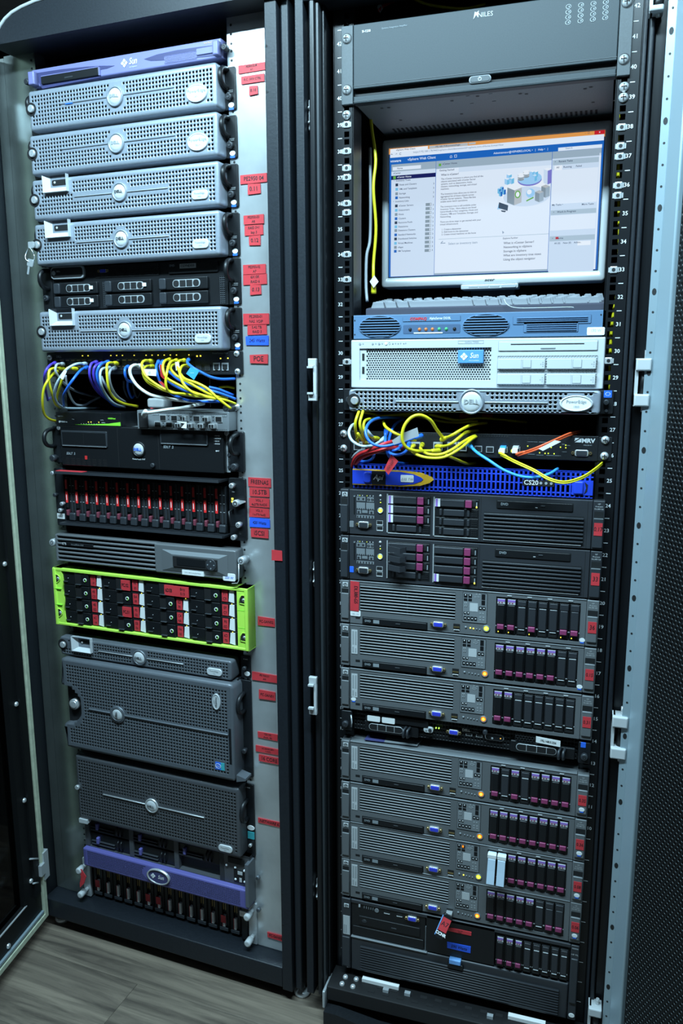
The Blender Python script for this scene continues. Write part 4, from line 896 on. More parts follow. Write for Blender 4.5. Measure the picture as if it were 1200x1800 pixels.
bx_, bz_ = D.p(205, 1256); ox, oz = D.p(379, 1231.6); ix = D.r(378, 1339, 395, 1355); c2 = D.p(403, 1292); a2 = D.p(155, 1249.5); zl = bz_
def skip(x, z):
    if math.hypot(x-cx, z-cz) < nr+.012: return 'x' if math.hypot(x-cx, z-cz) < nr+.001 else True
    if ((x-bx_)/.022)**2+((z-bz_)/.022)**2 < 1 or ((x-ox)/.012)**2+((z-oz)/.021)**2 < 1: return True
    if a2[0] < x < Wd and abs(z-zl) < .006: return True
    return (ix[0]-.003 < x < ix[1]+.003 and ix[2]-.003 < z < ix[3]+.003) or x < .012 or x > Wd-.012 or z < .012 or z > H-.016
def perf_cut():
    me = perf(.0075, Wd-.0075, .0075, H-.0075, .0074, .0074, .0022, 0, .0022, skip, mats=('charcoal', 'hole'))
    import bmesh
    bm_ = bmesh.new(); bm_.from_mesh(me)
    bmesh.ops.delete(bm_, geom=[f_ for f_ in bm_.faces if math.hypot(f_.calc_center_median().x-cx, f_.calc_center_median().z-cz) < nr+.0045], context='FACES'); bm_.to_mesh(me); bm_.free(); return me
ob('perforated_panel', perf_cut(), bz)
D.ob('lock_recess', B('matt_black').prism([(.001, cz-nr-.004)]+[(max(.001, cx+(nr+.006)*math.cos(R_(-80+8*i))), cz+(nr+.006)*math.sin(R_(-80+8*i))) for i in range(21)]+[(.001, cz+nr+.004)], .018, .024), label='black half-round recess'); lock(D, 125, 1242, .009, cup=False).location.y = .012
x, z = D.p(125, 1242); D.ob('lock_ring', B('steel').ring(x, z, .009, .0125, .008, .02, 24))
ob_ = badge(D, 205, 1256, .0138, ring='charcoal', vert=True, tm='ink', m='label_grey')
D.ob('accent_line', B('charcoal').pad(a2[0], bx_-.0165, zl-.0016, zl+.0022, -.003, .001, bev=.0014, c=.0015, seg=2).pad(bx_+.0165, Wd-.014, zl-.0016, zl+.0022, -.003, .001, bev=.0014, c=.0015, seg=2).ring(bx_, bz_, .0165, .0195, -.003, .001, 32))
pill(D, 379, 1231.6, .0088, .0165, '', True, m='label_grey'); x, z = D.p(379, 1231.6); txt(D.root, 'PowerEdge', x+.001, z, .0036, 'ink', -.004, rot=-math.pi/2, bold=.05); txt(D.root, '6650', x-.004, z, .003, 'ink', -.004, rot=-math.pi/2)
o = D.ob('chip_sticker', B('chip_blue').box(ix[0], ix[0]+(ix[1]-ix[0])*.62, -.001, .001, ix[2], ix[3]).use('teal').box(ix[0]+(ix[1]-ix[0])*.62, ix[1], -.001, .001, ix[2], ix[3]), label='blue and teal square sticker')
x, z = ix[0]+(ix[1]-ix[0])*.31, (ix[2]+ix[3])/2; ob('swirl', B('print_white').ring(x, z, .0062, .0072, -.0014, -.0009, 18, rz=.0055), o); txt(o, 'xeon', x, z, .004, 'print_white', -.0014)
x0 = .2413-D.x0-.028
e = D.ob('ear', B('black_paint').pad(x0-.006, .2413-D.x0, -.005, H-.004, .04, .06, bev=.001).tube([(x0+.012, .04-.028*math.sin(math.pi*i/12)**.6, H*.76+.02*math.cos(math.pi*i/12)) for i in range(13)], .005, 8).box(x0-.006, x0, .0, .04, .04, H*.55))
t = B(); thumb(t, x0+.014, H*.27, .0055, .04, 'dark_plastic', .014); ob('thumbscrew', t, e)
D.ob('side_tab', B('charcoal').prism([(Wd, .0), (Wd+.022, .006), (Wd+.022, .011), (Wd, .016)], .004, .03))
# dark grey server below it
D = Dev(LK, [(127, 1326), (421.3, 1385), (422, 1507), (142, 1442)], -.035, 'rack_server', 'dark grey perforated server below the tall one with the half-round recess', 'server', x=-.2155, W=.4385)
chassis(D)
bx_, bz_ = D.p(268, 1417); ox, oz = D.p(396, 1489.4); lx, lz = D.p(137.6, 1386); a = D.p(182, 1398.6); c = D.p(359.6, 1439.6); zl = bz_
bezel(D, .0074, .0074, .0022, [(bx_, bz_, .023, .023), (ox-.02, ox+.02, oz-.0105, oz+.0105, 0), (lx, lz, .012, .01), (a[0], c[0], zl-.0045, zl+.0045, 0)], 'b2600', m='charcoal_dark', mz=(.011, .012), bev=.007)
badge(D, 268, 1417, .0142, ring='steel', tm='ink'); pill(D, 396, 1489.4, .0175, .008, 'PowerEdge', sub='2600'); lock(D, 137.6, 1386, .006, cup=False)
D.ob('accent_line', B('silver_light').pad(a[0], bx_-.017, zl-.0012, zl+.0012, -.0025, .001, bev=.0009, c=.0006, seg=1).pad(bx_+.017, c[0], zl-.0012, zl+.0012, -.0025, .001, bev=.0009, c=.0006, seg=1))
x, z = D.p(151, 1446); o = D.ob('grey_label', B('label_grey').box(x-.012, x+.012, -.003, .01, z-.0045, z+.0055)); txt(o, '____', x, z, .002, 'ink_grey', -.0034)
x0 = .2413-D.x0-.026; H = D.H
e = D.ob('ear', B('black_paint').pad(x0, .2413-D.x0, -.01, H-.004, .03, .06, bev=.001).tube([(x0+.01, .03-.026*math.sin(math.pi*i/12)**.6, H*.62+.022*math.cos(math.pi*i/12)) for i in range(13)], .0055, 8)); txt(e, '= ===', x0+.013, H*.93, .003, 'print_white', .0294, bold=.1)
ob('round_sticker', B('label_white').cyl(x0+.018, H*.36, .009, .0285, .031, 16, rz=.0055).use('teal').box(x0+.01, x0+.026, .0285, .031, H*.2, H*.3), e)
t = B(); thumb(t, x0+.018, H*.12, .004, .03, 'steel', .008); ob('thumbscrew', t, e)
# server with the purple strip
D = Dev(LK, [(145.6, 1491), (435, 1566), (438, 1599), (147.8, 1522)], -.03, 'rack_server', 'server with a purple mesh strip and oval badge, near the left cabinet bottom', 'server', x=-.2138, W=.4485)
TOP = .312-.2352+D.H
b = B('charcoal_dark').box(0, D.W, .03, .5, .002, TOP); D.ob('chassis', b)
b = B('hole').box(.012, D.W-.075, .025, .029, D.H, TOP).use('charcoal_dark')
for x in (0, .128, .252, .372): b.box(x, x+.012, .012, .03, D.H-.004, TOP)
b.box(.372, D.W, .012, .03, D.H-.004, TOP).box(0, D.W, .012, .03, D.H-.006, D.H+.002).box(0, D.W, .012, .03, TOP-.006, TOP); D.ob('bay_frame', b)
for i in range(3):
    for k in range(2 if i < 2 else 1):
        x0 = .013+.122*i; z = D.H+.003+(0 if k else .037) if i < 2 else D.H+.034
        w = .114
        dv = D.ob('disk_drive', B('black_plastic').pad(x0, x0+w, z, z+.033, .016, .03, bev=.001, c=.001).use('dark_plastic').pad(x0+.004, x0+w*.62, z+.004, z+.008, .012, .02, bev=.001, c=.001).pad(x0+.004, x0+w*.62, z+.012, z+.015, .012, .02, bev=.001, c=.001).use('black_plastic').tube([(x0+w*.72, .016, z+.004), (x0+w*.72, .01, z+.01), (x0+w*.72, .01, z+.024), (x0+w*.72, .016, z+.029)], .002, 6).tube([(x0+w*.8, .016, z+.004), (x0+w*.8, .01, z+.01), (x0+w*.8, .01, z+.024), (x0+w*.8, .016, z+.029)], .002, 6))
        ob('latch', B('purple_bar').pad(x0+.021, x0+.028, z+.01, z+.026, .008, .02, bev=.0015, c=.001), dv, label='purple latch')
mm = cm('prp', lambda: perf(.012, D.W-.02, .005, D.H-.005, .0034, .0034, .0011, 0, .001, lambda x, z: ((x-.205)/.036)**2+((z-D.H*.55)/.022)**2 < 1, mats=('purple_bar', 'hole'), square=True, wall=1))
b = B('purple_bar'); b.loops([rr(0, D.W, 0, D.H, .002, .03), rr(0, D.W, 0, D.H, .002, .0015), rr(.001, D.W-.001, .001, D.H-.001, .002, 0), rr(.012, D.W-.02, .005, D.H-.005, .0001, 0)], False, False); b.use('purple_dark').box(.004, D.W-.004, .01, .012, .002, D.H-.002)
o = D.ob('purple_strip', b, label='purple mesh strip'); ob('perforated_panel', mm, o)
x, z = D.p(282.5, 1546); z = D.H*.55
o = D.ob('badge', B('steel').ring(x, z, .027, .0305, -.006, .002, 40, rz=.0185).use('purple_dark').cyl(x, z, .0275, -.004, .0, 40, rz=.0165), label='oval badge with metal rim')
lg = B('print_white')
for dx, dz in ((0, .0035), (0, -.0035), (.0035, 0), (-.0035, 0)): lg.prism([(x-.014+dx-.003, z+dz), (x-.014+dx, z+dz-.003), (x-.014+dx+.003, z+dz), (x-.014+dx, z+dz+.003)], -.0048, -.0038)
ob('diamond', lg, o); txt(o, 'Sun', x+.0075, z, .0095, 'print_white', -.0045, bold=.05, shear=.25, sx=.85)
x0, z0 = .3905, D.H
b = B('matt_black').pad(x0+.004, x0+.045, z0+.052, z0+.066, .01, .013, bev=.0005, c=.001).use('black_plastic').box(x0+.018, x0+.055, .0105, .013, z0+.008, z0+.038).use('print_white')
for dx, dz in ((0, .044), (.022, .043), (.045, .04), (.022, .014), (.045, .013)): b.dome(x0+dx, z0+dz, .0032, .008, .012, 12)
b.use('label_grey').box(x0+.028, x0+.04, .0098, .012, z0+.028, z0+.036).box(x0+.032, x0+.038, .0098, .012, z0+.01, z0+.02); D.ob('service_panel', b, label='small panel with sockets and white screws')
D.ob('end_bracket', B('charcoal').box(D.W-.004, D.W+.004, -.004, .03, D.H*.2, TOP-.01))
for zz in (.06, -.02): t = B(); thumb(t, D.W+.014, zz+.01, .005, .028, 'charcoal', .01); D.ob('thumbscrew', t)
# bottom disk shelf
D = Dev(LK, [(150, 1525), (463, 1595), (463, 1688), (165, 1595)], -.004, 'disk_array', 'disk shelf with white-labelled upright drives at the bottom of the left cabinet', 'disk array', x=-.2413, W=.4826, z0=.083, H=.104)
D.ob('chassis', B('rack_black').box(.02, D.W-.02, .05, .5, .001, D.H))
for sgn in (-1, 1):
    x0 = 0 if sgn < 0 else D.W-.021; e = D.ob('ear', B('zinc').pad(x0, x0+.021, 0, D.H, 0, .01, bev=.001, c=.003), label='grey metal ear')
    for zf in (.83, .2): ob('knob', B('label_grey').cyl(x0+.0105, D.H*zf, .008, -.03, -.012, 20, bev=.003).cyl(x0+.0105, D.H*zf, .005, -.012, 0, 14), e, label='pale round knob')
def sd():
    b = B('black_plastic').pad(0, .0265, 0, .098, .006, .04, bev=.001, c=.001).pad(.001, .009, .004, .095, .0, .01, bev=.001).pad(.0175, .0255, .004, .095, .003, .01, bev=.001)
    b.use('gold_metal').box(.0105, .0113, .003, .007, .055, .095).box(.0162, .017, .003, .007, .055, .095).use('dark_plastic').pad(.002, .0245, .004, .012, -.002, .01, bev=.001, c=.001).use('drive_red').pad(.001, .009, .086, .096, -.0008, .005, bev=.001); return b.build('disk_drive')
n = 14; xa = .024; pt = .0296
for i in range(n):
    dv = D.ob('disk_drive', cm('shd', sd), (xa+pt*i, .008, .003))
    ob('white_label', cm('shl', lambda: B('label_white').box(.0105, .0165, -.0008, .006, .014, .042).use('red_label').box(.0093, .0106, -.0008, .006, .014, .042).build('white_label')), dv, label='white label with red edge')
    if i in (0, 5, 6, 12): ob('sticker', cm('shs', lambda: B('red_label').box(.006, .0185, -.0016, -.0005, .024, .043).build('sticker')), dv, label='red sticker')
x, z = D.p(435, 1631); o = D.ob('white_label', B('label_white').pad(D.W-.043, D.W-.022, .064, .078, -.002, .02, bev=.0004, c=.002)); txt(o, '361-12', D.W-.0325, .071, .004, 'ink_grey', -.0024)
D.ob('blank_cover', B('black_plastic').pad(D.W-.041, D.W-.023, .002, .1, .0, .03, bev=.004, c=.003))
# red tape tag on the upper left knob
q = LK.px(141, 1543, -.03); tg = B('red_label'); pts = [LK.px(u, v, -.036+.006*math.sin(v)) for u, v in ((139, 1528), (143, 1528), (147, 1545), (145.5, 1555), (141, 1560), (135, 1557), (138, 1545))]
P = [(p[0]-q[0], p[2]-q[2]) for p in pts]; o = ob('tape_tag', tg.prism(P[::-1], -.001, .0006), None, LK.wor(q), rot=(0, 0, LK.a), label='crumpled red tape tag hanging by the lower left knob', cat='tag')
txt(o, 'iSCSI', 0, -.002, .005, 'ink', -.0016, rot=1.35)
# ================================================================== equipment in the right cabinet
# amplifier at the top
D = Dev(RK, [(601, 50), (1100, -22), (1098, 134), (602.5, 186)], -.002, 'audio_amplifier', 'large dark grey amplifier at the top of the right cabinet', 'amplifier', x=-.2413, W=.4826)
xa, xb = D.p(622, 120)[0], D.p(1074, 60)[0]
def rz_(v): return D.p(626, v)[1]
b = B('amp_side').box(xa+.003, xb-.003, .01, .34, .002, D.H); b.use('amp_base').box(xa+.003, xb-.003, .012, .34, 0, .002)
D.ob('chassis', b)
fz0, fz1 = rz_(158), rz_(168.5)
b = B('amp_face').pad(xa, xb, fz0, D.H, -.004, .012, bev=.0015, c=.001).pad(xa, xb, 0, fz1-.002, -.004, .012, bev=.002, c=.001)
b.use('amp_side').box(xa, xb, -.0046, .0, fz0+.0045, fz0+.0052).box(xa, xb, -.0046, 0, fz1-.011, fz1-.0104); b.use('hole').box(xa, xb, .006, .014, fz1-.004, fz0+.002)
D.ob('front_panel', b)
def under():
    b = B('hole')
    for u, v in ((641, 185), (671, 190), (683, 189), (704, 211), (738, 174), (794, 177), (811, 200), (839, 169), (925, 165), (914, 164.5), (944, 153), (1028, 156), (1038, 153), (1042, 179.5), (1055, 141), (724, 226), (741, 226)):
        q = RK.pz(u, v, D.z0); x, y = q[0]-D.x0, q[1]-D.y
        if y > .012: n = b.add([(x+.0032*math.cos(2*math.pi*i/12), y+.0032*math.sin(2*math.pi*i/12), -.0004) for i in range(12)]); b.face([n+i for i in reversed(range(12))])
    for i in range(44): b.box(.05+i*.0088, .054+i*.0088, .165, .19, -.0005, .0)
    b.use('server_light_grey')
    for u, v in ((822, 169), (862, 165), (829, 182), (868, 178)):
        q = RK.pz(u, v, D.z0); x, y = q[0]-D.x0, q[1]-D.y; b.box(x-.003, x+.003, y-.001, y+.001, -.0006, .0)
    return b
D.ob('underside_holes', under(), kind='stuff', label='row of vent slots and small dark holes')
for x0, x1 in ((0, xa-.0008), (xb+.0008, D.W)):
    e = D.ob('ear', B('amp_side').pad(x0, x1, 0, D.H, -.004, .004, bev=.0012, c=.001))
    for zf in (.187, .835):
        t = B('hole').cyl((x0+x1)/2, D.H*zf, .009, -.0044, 0, 20); screw(t, (x0+x1)/2-.0005, D.H*zf, .0078, -.004, 'chrome', .0055); ob('rack_screw', t, e)
x, z = D.p(837, 142); o = D.ob('power_button', B('zinc').pad(x-.0185, x+.0185, z-.0058, z+.0062, -.007, 0, bev=.002, c=.0055, seg=6).use('amp_side').pad(x-.017, x+.017, z-.0045, z+.0049, -.0076, 0, bev=.0008, c=.0045, seg=6).use('print_white').ring(x, z, .0022, .0029, -.0081, -.007, 16).box(x-.0003, x+.0003, -.0082, -.007, z+.001, z+.0035), label='pill-shaped power button')
D.tx('SI-1230', 643, 58, 4.2, 'print_white', y=-.0046, bold=.05); D.tx('Systems Integration Amplifier', 690, 50.5, 3.1, 'print_dim', y=-.0046)
D.tx('NILES', 841, 28.5, 9, 'lime_print' if False else 'led_green_dim', y=-.0046, bold=.02) if False else D.tx('NILES', 843, 28.5, 8.5, 'label_grey', y=-.0046)
x, z = D.p(827, 30.5); D.ob('logo', B('label_grey').prism([(x-.004, z-.006), (x+.0005, z+.001), (x+.003, z-.003), (x+.005, z+.007), (x+.001, z+.0045), (x-.002, z+.006)], -.0049, -.0038))
b = B('print_dim')
for i in range(4):
    for k in range(4):
        x, z = D.p(985.5+21.5*i, 14.2+9.2*k-2.8*i); b.use('label_grey').ring(x, z, .0036, .0044, -.0046, -.0038, 16, rz=.0034).use('print_dim').box(x, x+.002, -.0046, -.0038, z-.0012, z+.0012)
D.ob('indicator_marks', b, label='sixteen small printed indicator marks')

# monitor
D = Dev(RK, [(669, 246), (1072.5, 211), (1067.5, 495), (672.5, 504)], .19, 'monitor', 'silver framed computer monitor showing a blue and white web page', 'monitor')
W_, H_ = D.W, D.H
R = (.0135, W_-.0135, .0195, H_-.0165)
b = B('monitor_silver'); b.loops([rr(0, W_, 0, H_, .006, .05, 4), rr(0, W_, 0, H_, .006, .003, 4), rr(.001, W_-.001, .001, H_-.001, .006, .001, 4), rr(.003, W_-.003, .003, H_-.003, .005, 0, 4), rr(R[0]-.002, R[1]+.002, R[2]-.002, R[3]+.002, .001, .0008, 4), rr(R[0], R[1], R[2], R[3], .0001, .004, 4)], True, False)
D.ob('bezel', b)
D.tx('acer', 862, 491.5, 5, 'ink', y=-.0008, bold=.05, shear=.3, sx=1.5); D.tx('AL1916W', 1047, 217.5, 3, 'ink_grey', y=-.0008)
R0 = D.r(813, 503, 914, 512); o = D.ob('button_bar', B('monitor_silver').pad(R0[0], R0[1], -.009, .0, -.006, .03, bev=.0015, c=.002).use('zinc').pad(R0[0]+.016, R0[0]+.034, -.006, -.002, -.0068, -.005, bev=.0005, c=.001).pad(R0[0]+.036, R0[0]+.055, -.006, -.002, -.0068, -.005, bev=.0005, c=.001).pad(R0[0]+.057, R0[0]+.076, -.006, -.002, -.0068, -.005, bev=.0005, c=.001).pad(R0[0]+.08, R0[1]-.003, -.008, -.001, -.0075, -.005, bev=.001, c=.003), label='silver bar of buttons')
sw_, sh_ = R[1]-R[0], R[3]-R[2]
sc = B('s_black'); sc.rect(0, sw_, 0, sh_, 0); sc.use('s_blue').rect(.0012, sw_-.0012, .0012, sh_-.0012, -.0002)
# the page is laid out in the photograph's own screen corners
SQ = [(684, 261), (1057.5, 230), (1050, 475), (687.5, 484)]
SD = Dev.__new__(Dev); SD.W, SD.H = sw_, sh_
A_ = []; b_ = []
for (u, v), (X, Y) in zip(SQ, ((0, 1), (1, 1), (1, 0), (0, 0))):
    A_ += [[u, v, 1, 0, 0, 0, -u*X, -v*X], [0, 0, 0, u, v, 1, -u*Y, -v*Y]]; b_ += [X, Y]
SD.h = np.append(np.linalg.solve(np.array(A_, float), np.array(b_, float)), 1).reshape(3, 3); SD.k = sh_/((223+245)/2)
def sp(cx, cy, x0, y0): return SD.p(x0+cx/4, y0+cy/4)
# crop A: x4 from (660,220); crop B: x4 from (860,220); crop C: x2 from (580,200)
def pA(x, y): return SD.p(660+x/4, 220+y/4)
def pB(x, y): return SD.p(860+x/4, 220+y/4)
def pC(x, y): return SD.p(580+x/2, 200+y/2)
L = [0]
def panel(m, p, q, lvl): sc.use(m).rect(p[0], q[0], q[1], p[1], -.0002-.0002*lvl)
T = sh_
panel('s_orange', (0, T), (sw_, T-.011), 1)
panel('s_white', (.0025, T-.0068), (sw_-.0015, pA(100, 228)[1]), 2)
panel('s_tab', (pA(105, 150)[0], T-.0012), (pA(362, 150)[0], T-.0072), 3); panel('s_tab2', (pA(372, 130)[0], T-.0014), (pA(636, 130)[0], T-.0066), 2); panel('s_tab2', (pA(642, 130)[0], T-.0016), (pA(690, 130)[0], T-.005), 2)
panel('s_red', (pB(715, 50)[0], T), (pB(788, 50)[0], T-.0065), 3)
yb0, yb1 = pA(100, 230)[1], pA(100, 272)[1]
panel('s_blue', (.0012, yb0), (sw_-.001, yb1), 2)
yB = .0022
xL0, xL1, xM1, xR1 = pA(120, 600)[0], pA(421, 600)[0], pB(415, 600)[0], pB(755, 600)[0]
panel('s_nav', (xL0, yb1-.001), (xL1, yB), 3); panel('s_white', (xL1+.0008, yb1-.001), (xM1, yB), 3); panel('s_pale', (xM1+.0008, yb1-.001), (xR1, yB), 3)
panel('s_bar', (xL1+.0008, yb1-.001), (xM1, pA(440, 305)[1]), 4); panel('s_nav', (xL1+.0008, pA(440, 305)[1]), (xM1, pA(440, 338)[1]), 4); panel('s_white', (pA(430, 310)[0], pA(440, 307)[1]), (pA(578, 310)[0], pA(440, 338)[1]), 5)
panel('s_bar', (xL0, yb1-.001), (xL1, pA(140, 323)[1]), 4); panel('s_white', (pA(125, 300)[0], pA(125, 292)[1]), (pA(318, 300)[0], pA(125, 316)[1]), 5)
panel('s_navy', (xL0, pA(125, 352)[1]), (xL1, pA(125, 380)[1]), 4)
panel('s_bar', (xM1+.0008, yb1-.001), (xR1, pB(430, 240)[1]), 4)
for y0, y1, yb in ((250, 285, 575), (600, 632, 758), (780, 815, 1110)):
    panel('s_head', (xM1+.002, pB(432, y0)[1]), (xR1-.004, pB(432, y1)[1]), 4); panel('s_white' if y0 < 700 else 's_pale', (xM1+.002, pB(432, y1+(35 if y0 == 250 else 4))[1]), (xR1-.004, pB(432, yb-18)[1]), 4)
panel('s_tab', (pB(440, 300)[0], pB(440, 288)[1]), (pB(495, 300)[0], pB(440, 322)[1]), 5); panel('s_tab', (pB(614, 820)[0], pB(620, 815)[1]), (pB(705, 820)[0], pB(620, 845)[1]), 5)
panel('s_white', (pB(464, 170)[0], pB(470, 162)[1]), (pB(770, 160)[0], pB(470, 186)[1]), 4)
panel('s_head', (pA(450, 788)[0], pA(460, 791)[1]), (xM1, pA(460, 794)[1]), 4)
panel('s_bar', (xL1+.001, yB+.0035), (xM1, yB), 4)
panel('s_white', (xR1-.0035, pB(740, 200)[1]), (xR1-.0005, yB), 4)
for y in (550, 578, 607, 637, 666, 695, 724, 752, 781, 810, 839, 868): a = pA(356, y-8); c = pA(396, y+10); panel('s_grey', a, c, 4); panel('s_white', (c[0]-.0028, a[1]-.0006), (c[0]-.001, c[1]+.0006), 5)
# the drawing of small servers, discs and a globe
def scp(m, pts, lvl): sc.use(m).face([sc.add([(x, -.0002-.0002*lvl, z)]) for x, z in pts])
def ell(cx, cy, rx, ry, m, lvl, n=24): c = pB(cx, cy); scp(m, [(c[0]+rx/4*SD.k*math.cos(2*math.pi*i/n), c[1]+ry/4*SD.k*math.sin(2*math.pi*i/n)) for i in range(n)], lvl)
ell(240, 470, 175, 95, 's_tab', 4) ; ell(250, 500, 165, 68, 's_pale', 5); ell(270, 385, 85, 42, 's_lilac', 6); ell(270, 375, 85, 42, 's_lblue', 7)
def cube(cx, cy, w, h, f, t, r, lvl):
    P = lambda dx, dy: pB(cx+dx, cy+dy)
    scp(f, [P(-w, h), P(0, h+w*.4), P(0, -h+w*.4), P(-w, -h)], lvl); scp(r, [P(0, h+w*.4), P(w, h), P(w, -h), P(0, -h+w*.4)], lvl); scp(t, [P(-w, -h), P(0, -h+w*.4), P(w, -h), P(0, -h-w*.4)], lvl)
cube(167, 490, 50, 52, 's_grey', 's_tab', 's_tab2', 8)
for x, y in ((115, 395), (145, 390), (128, 365)): cube(x, y, 18, 18, 's_lblue', 's_tab', 's_cyan', 8)
for x, y in ((62, 462), (80, 450), (95, 468), (72, 480)): cube(x, y, 12, 16, 's_cyan', 's_lblue', 's_blue', 8)
for x, y in ((290, 345), (312, 345), (305, 372)): cube(x, y, 16, 18, 's_lblue', 's_tab', 's_cyan', 9)
for x, y in ((210, 365), (246, 345)): ell(x, y+18, 22, 9, 's_grey', 9); a = pB(x-22, y-18); c = pB(x+22, y+18); panel('s_tab2', a, c, 9); ell(x, y-18, 22, 9, 's_tab', 10); ell(x, y, 22, 9, 's_grey', 10); ell(x, y-4, 22, 9, 's_tab', 11)
cube(340, 500, 30, 30, 's_grey', 's_tab2', 's_bar', 9); cube(383, 465, 30, 34, 's_grey', 's_tab2', 's_bar', 8); cube(395, 360, 28, 48, 's_pale', 's_tab', 's_lilac', 8)
ell(278, 478, 31, 31, 's_lblue', 9); ell(270, 470, 17, 17, 's_tab', 10); a = pB(190, 485); ell(190, 487, 20, 26, 's_green', 12); ell(190, 487, 13, 18, 's_tab', 13)
scp('s_green', [pB(250, 528), pB(300, 503), pB(302, 512), pB(252, 537)], 9)
scp('s_dark', [pB(62, 540), pB(126, 562), pB(122, 600), pB(58, 580)], 9); scp('s_lblue', [pB(58, 552), pB(80, 555), pB(76, 588), pB(50, 590)], 8); scp('s_dark', [pB(75, 596), pB(112, 600), pB(105, 610), pB(82, 606)], 9)
scp('s_faint', [pB(88, 738), pB(104, 752), pB(96, 753), pB(92, 762)], 9)
screen_o = D.ob('screen', sc, (R[0], .0032, R[2]), label='lit screen with a browser page')
def st(t, P, hp_, m='s_text', al='LEFT', lv=14, **k):
    k.setdefault('bold', .03); return txt(screen_o, t, P[0], P[1], hp_*SD.k, m, -.0002-.0002*lv, al=al, **k)
st('vSphere Web Client', (pA(145, 163)[0], T-.004), 3.2, lv=6); st('192.168.19.8/accounts/login', (pA(412, 138)[0], T-.004), 3., lv=6); st('https://192.168.1.78:9443/vsphere-client/#extensionId=vsphere.core.viHome.domainView', pA(262, 190), 3.3, 's_faint', lv=6); st('\u2190  \u2192  C', pA(108, 206), 4, lv=6)
st('vmware', pA(108, 252), 4.6, 's_white', lv=6, bold=.06); st('vSphere Web Client', pA(226, 240), 4.6, 's_white', lv=6); st('Administrator@VSPHERE.LOCAL \u25be   |   Help \u25be   |', pA(816, 200), 3.4, 's_white', lv=6)
st('\u2302  \u25a1', pA(515, 222), 4.4, 's_white', lv=6); st('Search', pB(515, 168), 3.2, 's_faint', lv=6); st('\u2013  \u25a1', pB(648, 62), 3, 's_text', lv=6); st('\u00d7', pB(745, 57), 3.6, 's_white', lv=6)
st('Home', pA(155, 302), 3.1, lv=8); st('vCenter', pA(130, 336), 3.1, lv=8); st('vCenter Home', pA(157, 363), 3.2, 's_white', lv=8)
for t, y, m in (('\u25be  Inventory Trees', 388, 's_text'), ('Hosts and Clusters', 415, 0), ('VMs and Templates', 445, 0), ('Storage', 476, 0), ('Networking', 504, 0), ('\u25be  Inventory Lists', 531, 's_text'), ('vCenter Servers', 560, 0), ('Datacenters', 590, 0), ('Hosts', 619, 0), ('Clusters', 648, 0), ('Resource Pools', 676, 0), ('Datastores', 704, 0), ('Datastore Clusters', 730, 0), ('Standard Networks', 760, 0), ('Distributed Switches', 788, 0), ('Virtual Machines', 818, 0), ('vApps', 846, 0), ('VM Templates', 873, 0)):
    st(t, pA(135 if m else 172, y), 3.1, 's_text', lv=8)
    if not m: a = pA(146, y-8); c = pA(163, y+8); o_ = sc  # small icon drawn below
    if not m and y > 410: st('\u203a', pA(405, y-8 if y > 500 else y-10), 5, 's_text', lv=8)
ic = B('s_cyan')
for i, y in enumerate((415, 445, 476, 504, 560, 590, 619, 648, 676, 704, 730, 760, 788, 818, 846, 873)):
    a = pA(147, y-9); c = pA(165, y+9); ic.use(['s_dark', 's_cyan', 's_grey', 's_blue'][i % 4]).rect(a[0], c[0], c[1], a[1], -.0018)
a = pA(130, 355); c = pA(148, 375); ic.use('s_green').rect(a[0], c[0], c[1], a[1], -.0018); a = pA(440, 270); c = pA(457, 287); ic.rect(a[0], c[0], c[1], a[1], -.0018)
a = pB(460, 785); c = pB(480, 800); ic.use('s_red').rect(a[0], c[0], c[1], a[1], -.0018)
ob('icons', ic, screen_o)
st('vCenter Home', pA(465, 273), 3.2, lv=8); st('Getting Started', pA(445, 318), 3.2, lv=8); st('What is vCenter?', pA(458, 349), 3.3, lv=8, bold=.05)
for k, t in enumerate(['The vCenter inventory is where you find all the', 'objects associated with vCenter Server', 'systems, such as datacenters, hosts,', 'clusters, networking, storage, and virtual', 'machines.', '', 'The Inventory Lists allow you to view an', 'aggregated list of these objects across', 'vCenter Server systems.  These flat lists', 'enable easier batch operations.', '', 'The inventory tree is still available under', 'Inventory Trees.  Here objects are listed', 'hierarchically in four categories: Hosts and', 'Clusters, VMs and Templates, Storage, and', 'Networking.', '', 'There are three steps to get started with your', 'virtual infrastructure:', '', '   1. Create a datacenter', '   2. Add hosts to the datacenter', '   3. Create virtual machines on the hosts']):
    if t: st(t, pA(458, 377+17.4*k*1.005), 2.9, lv=8)
st('\u2190', pA(460, 822), 9, 's_faint', lv=8); st('Select an inventory item', pA(518, 825), 4, 's_faint', lv=8)
st('Explore Further', pB(94, 792), 3, lv=8)
for k, t in enumerate(['What is vCenter Server?', 'Networking in vSphere', 'Storage in vSphere', 'What are inventory tree views', 'Using the object navigator']): st(t, pB(100, 825+28.5*k), 3.9, lv=8)
st('\u25be    Recent Tasks', pB(443, 262), 3.2, lv=8, bold=.04); st('All      Running      Failed', pB(455, 302), 3.1, lv=8); st('My Tasks \u25be', pB(430, 563), 3.1, lv=8); st('More Tasks', pB(722, 555), 3.1, lv=8, al='RIGHT'); st('\u25be    Work In Progress', pB(440, 613), 3.2, lv=8, bold=.04); st('\u25be    Alarms', pB(436, 796), 3.2, lv=8, bold=.04); st('All (0)    New (0)    Ackno..', pB(452, 830), 3, lv=8)
D.ob('stand', B('monitor_dark').box(W_*.4, W_*.6, .06, .09, -.06, .1))

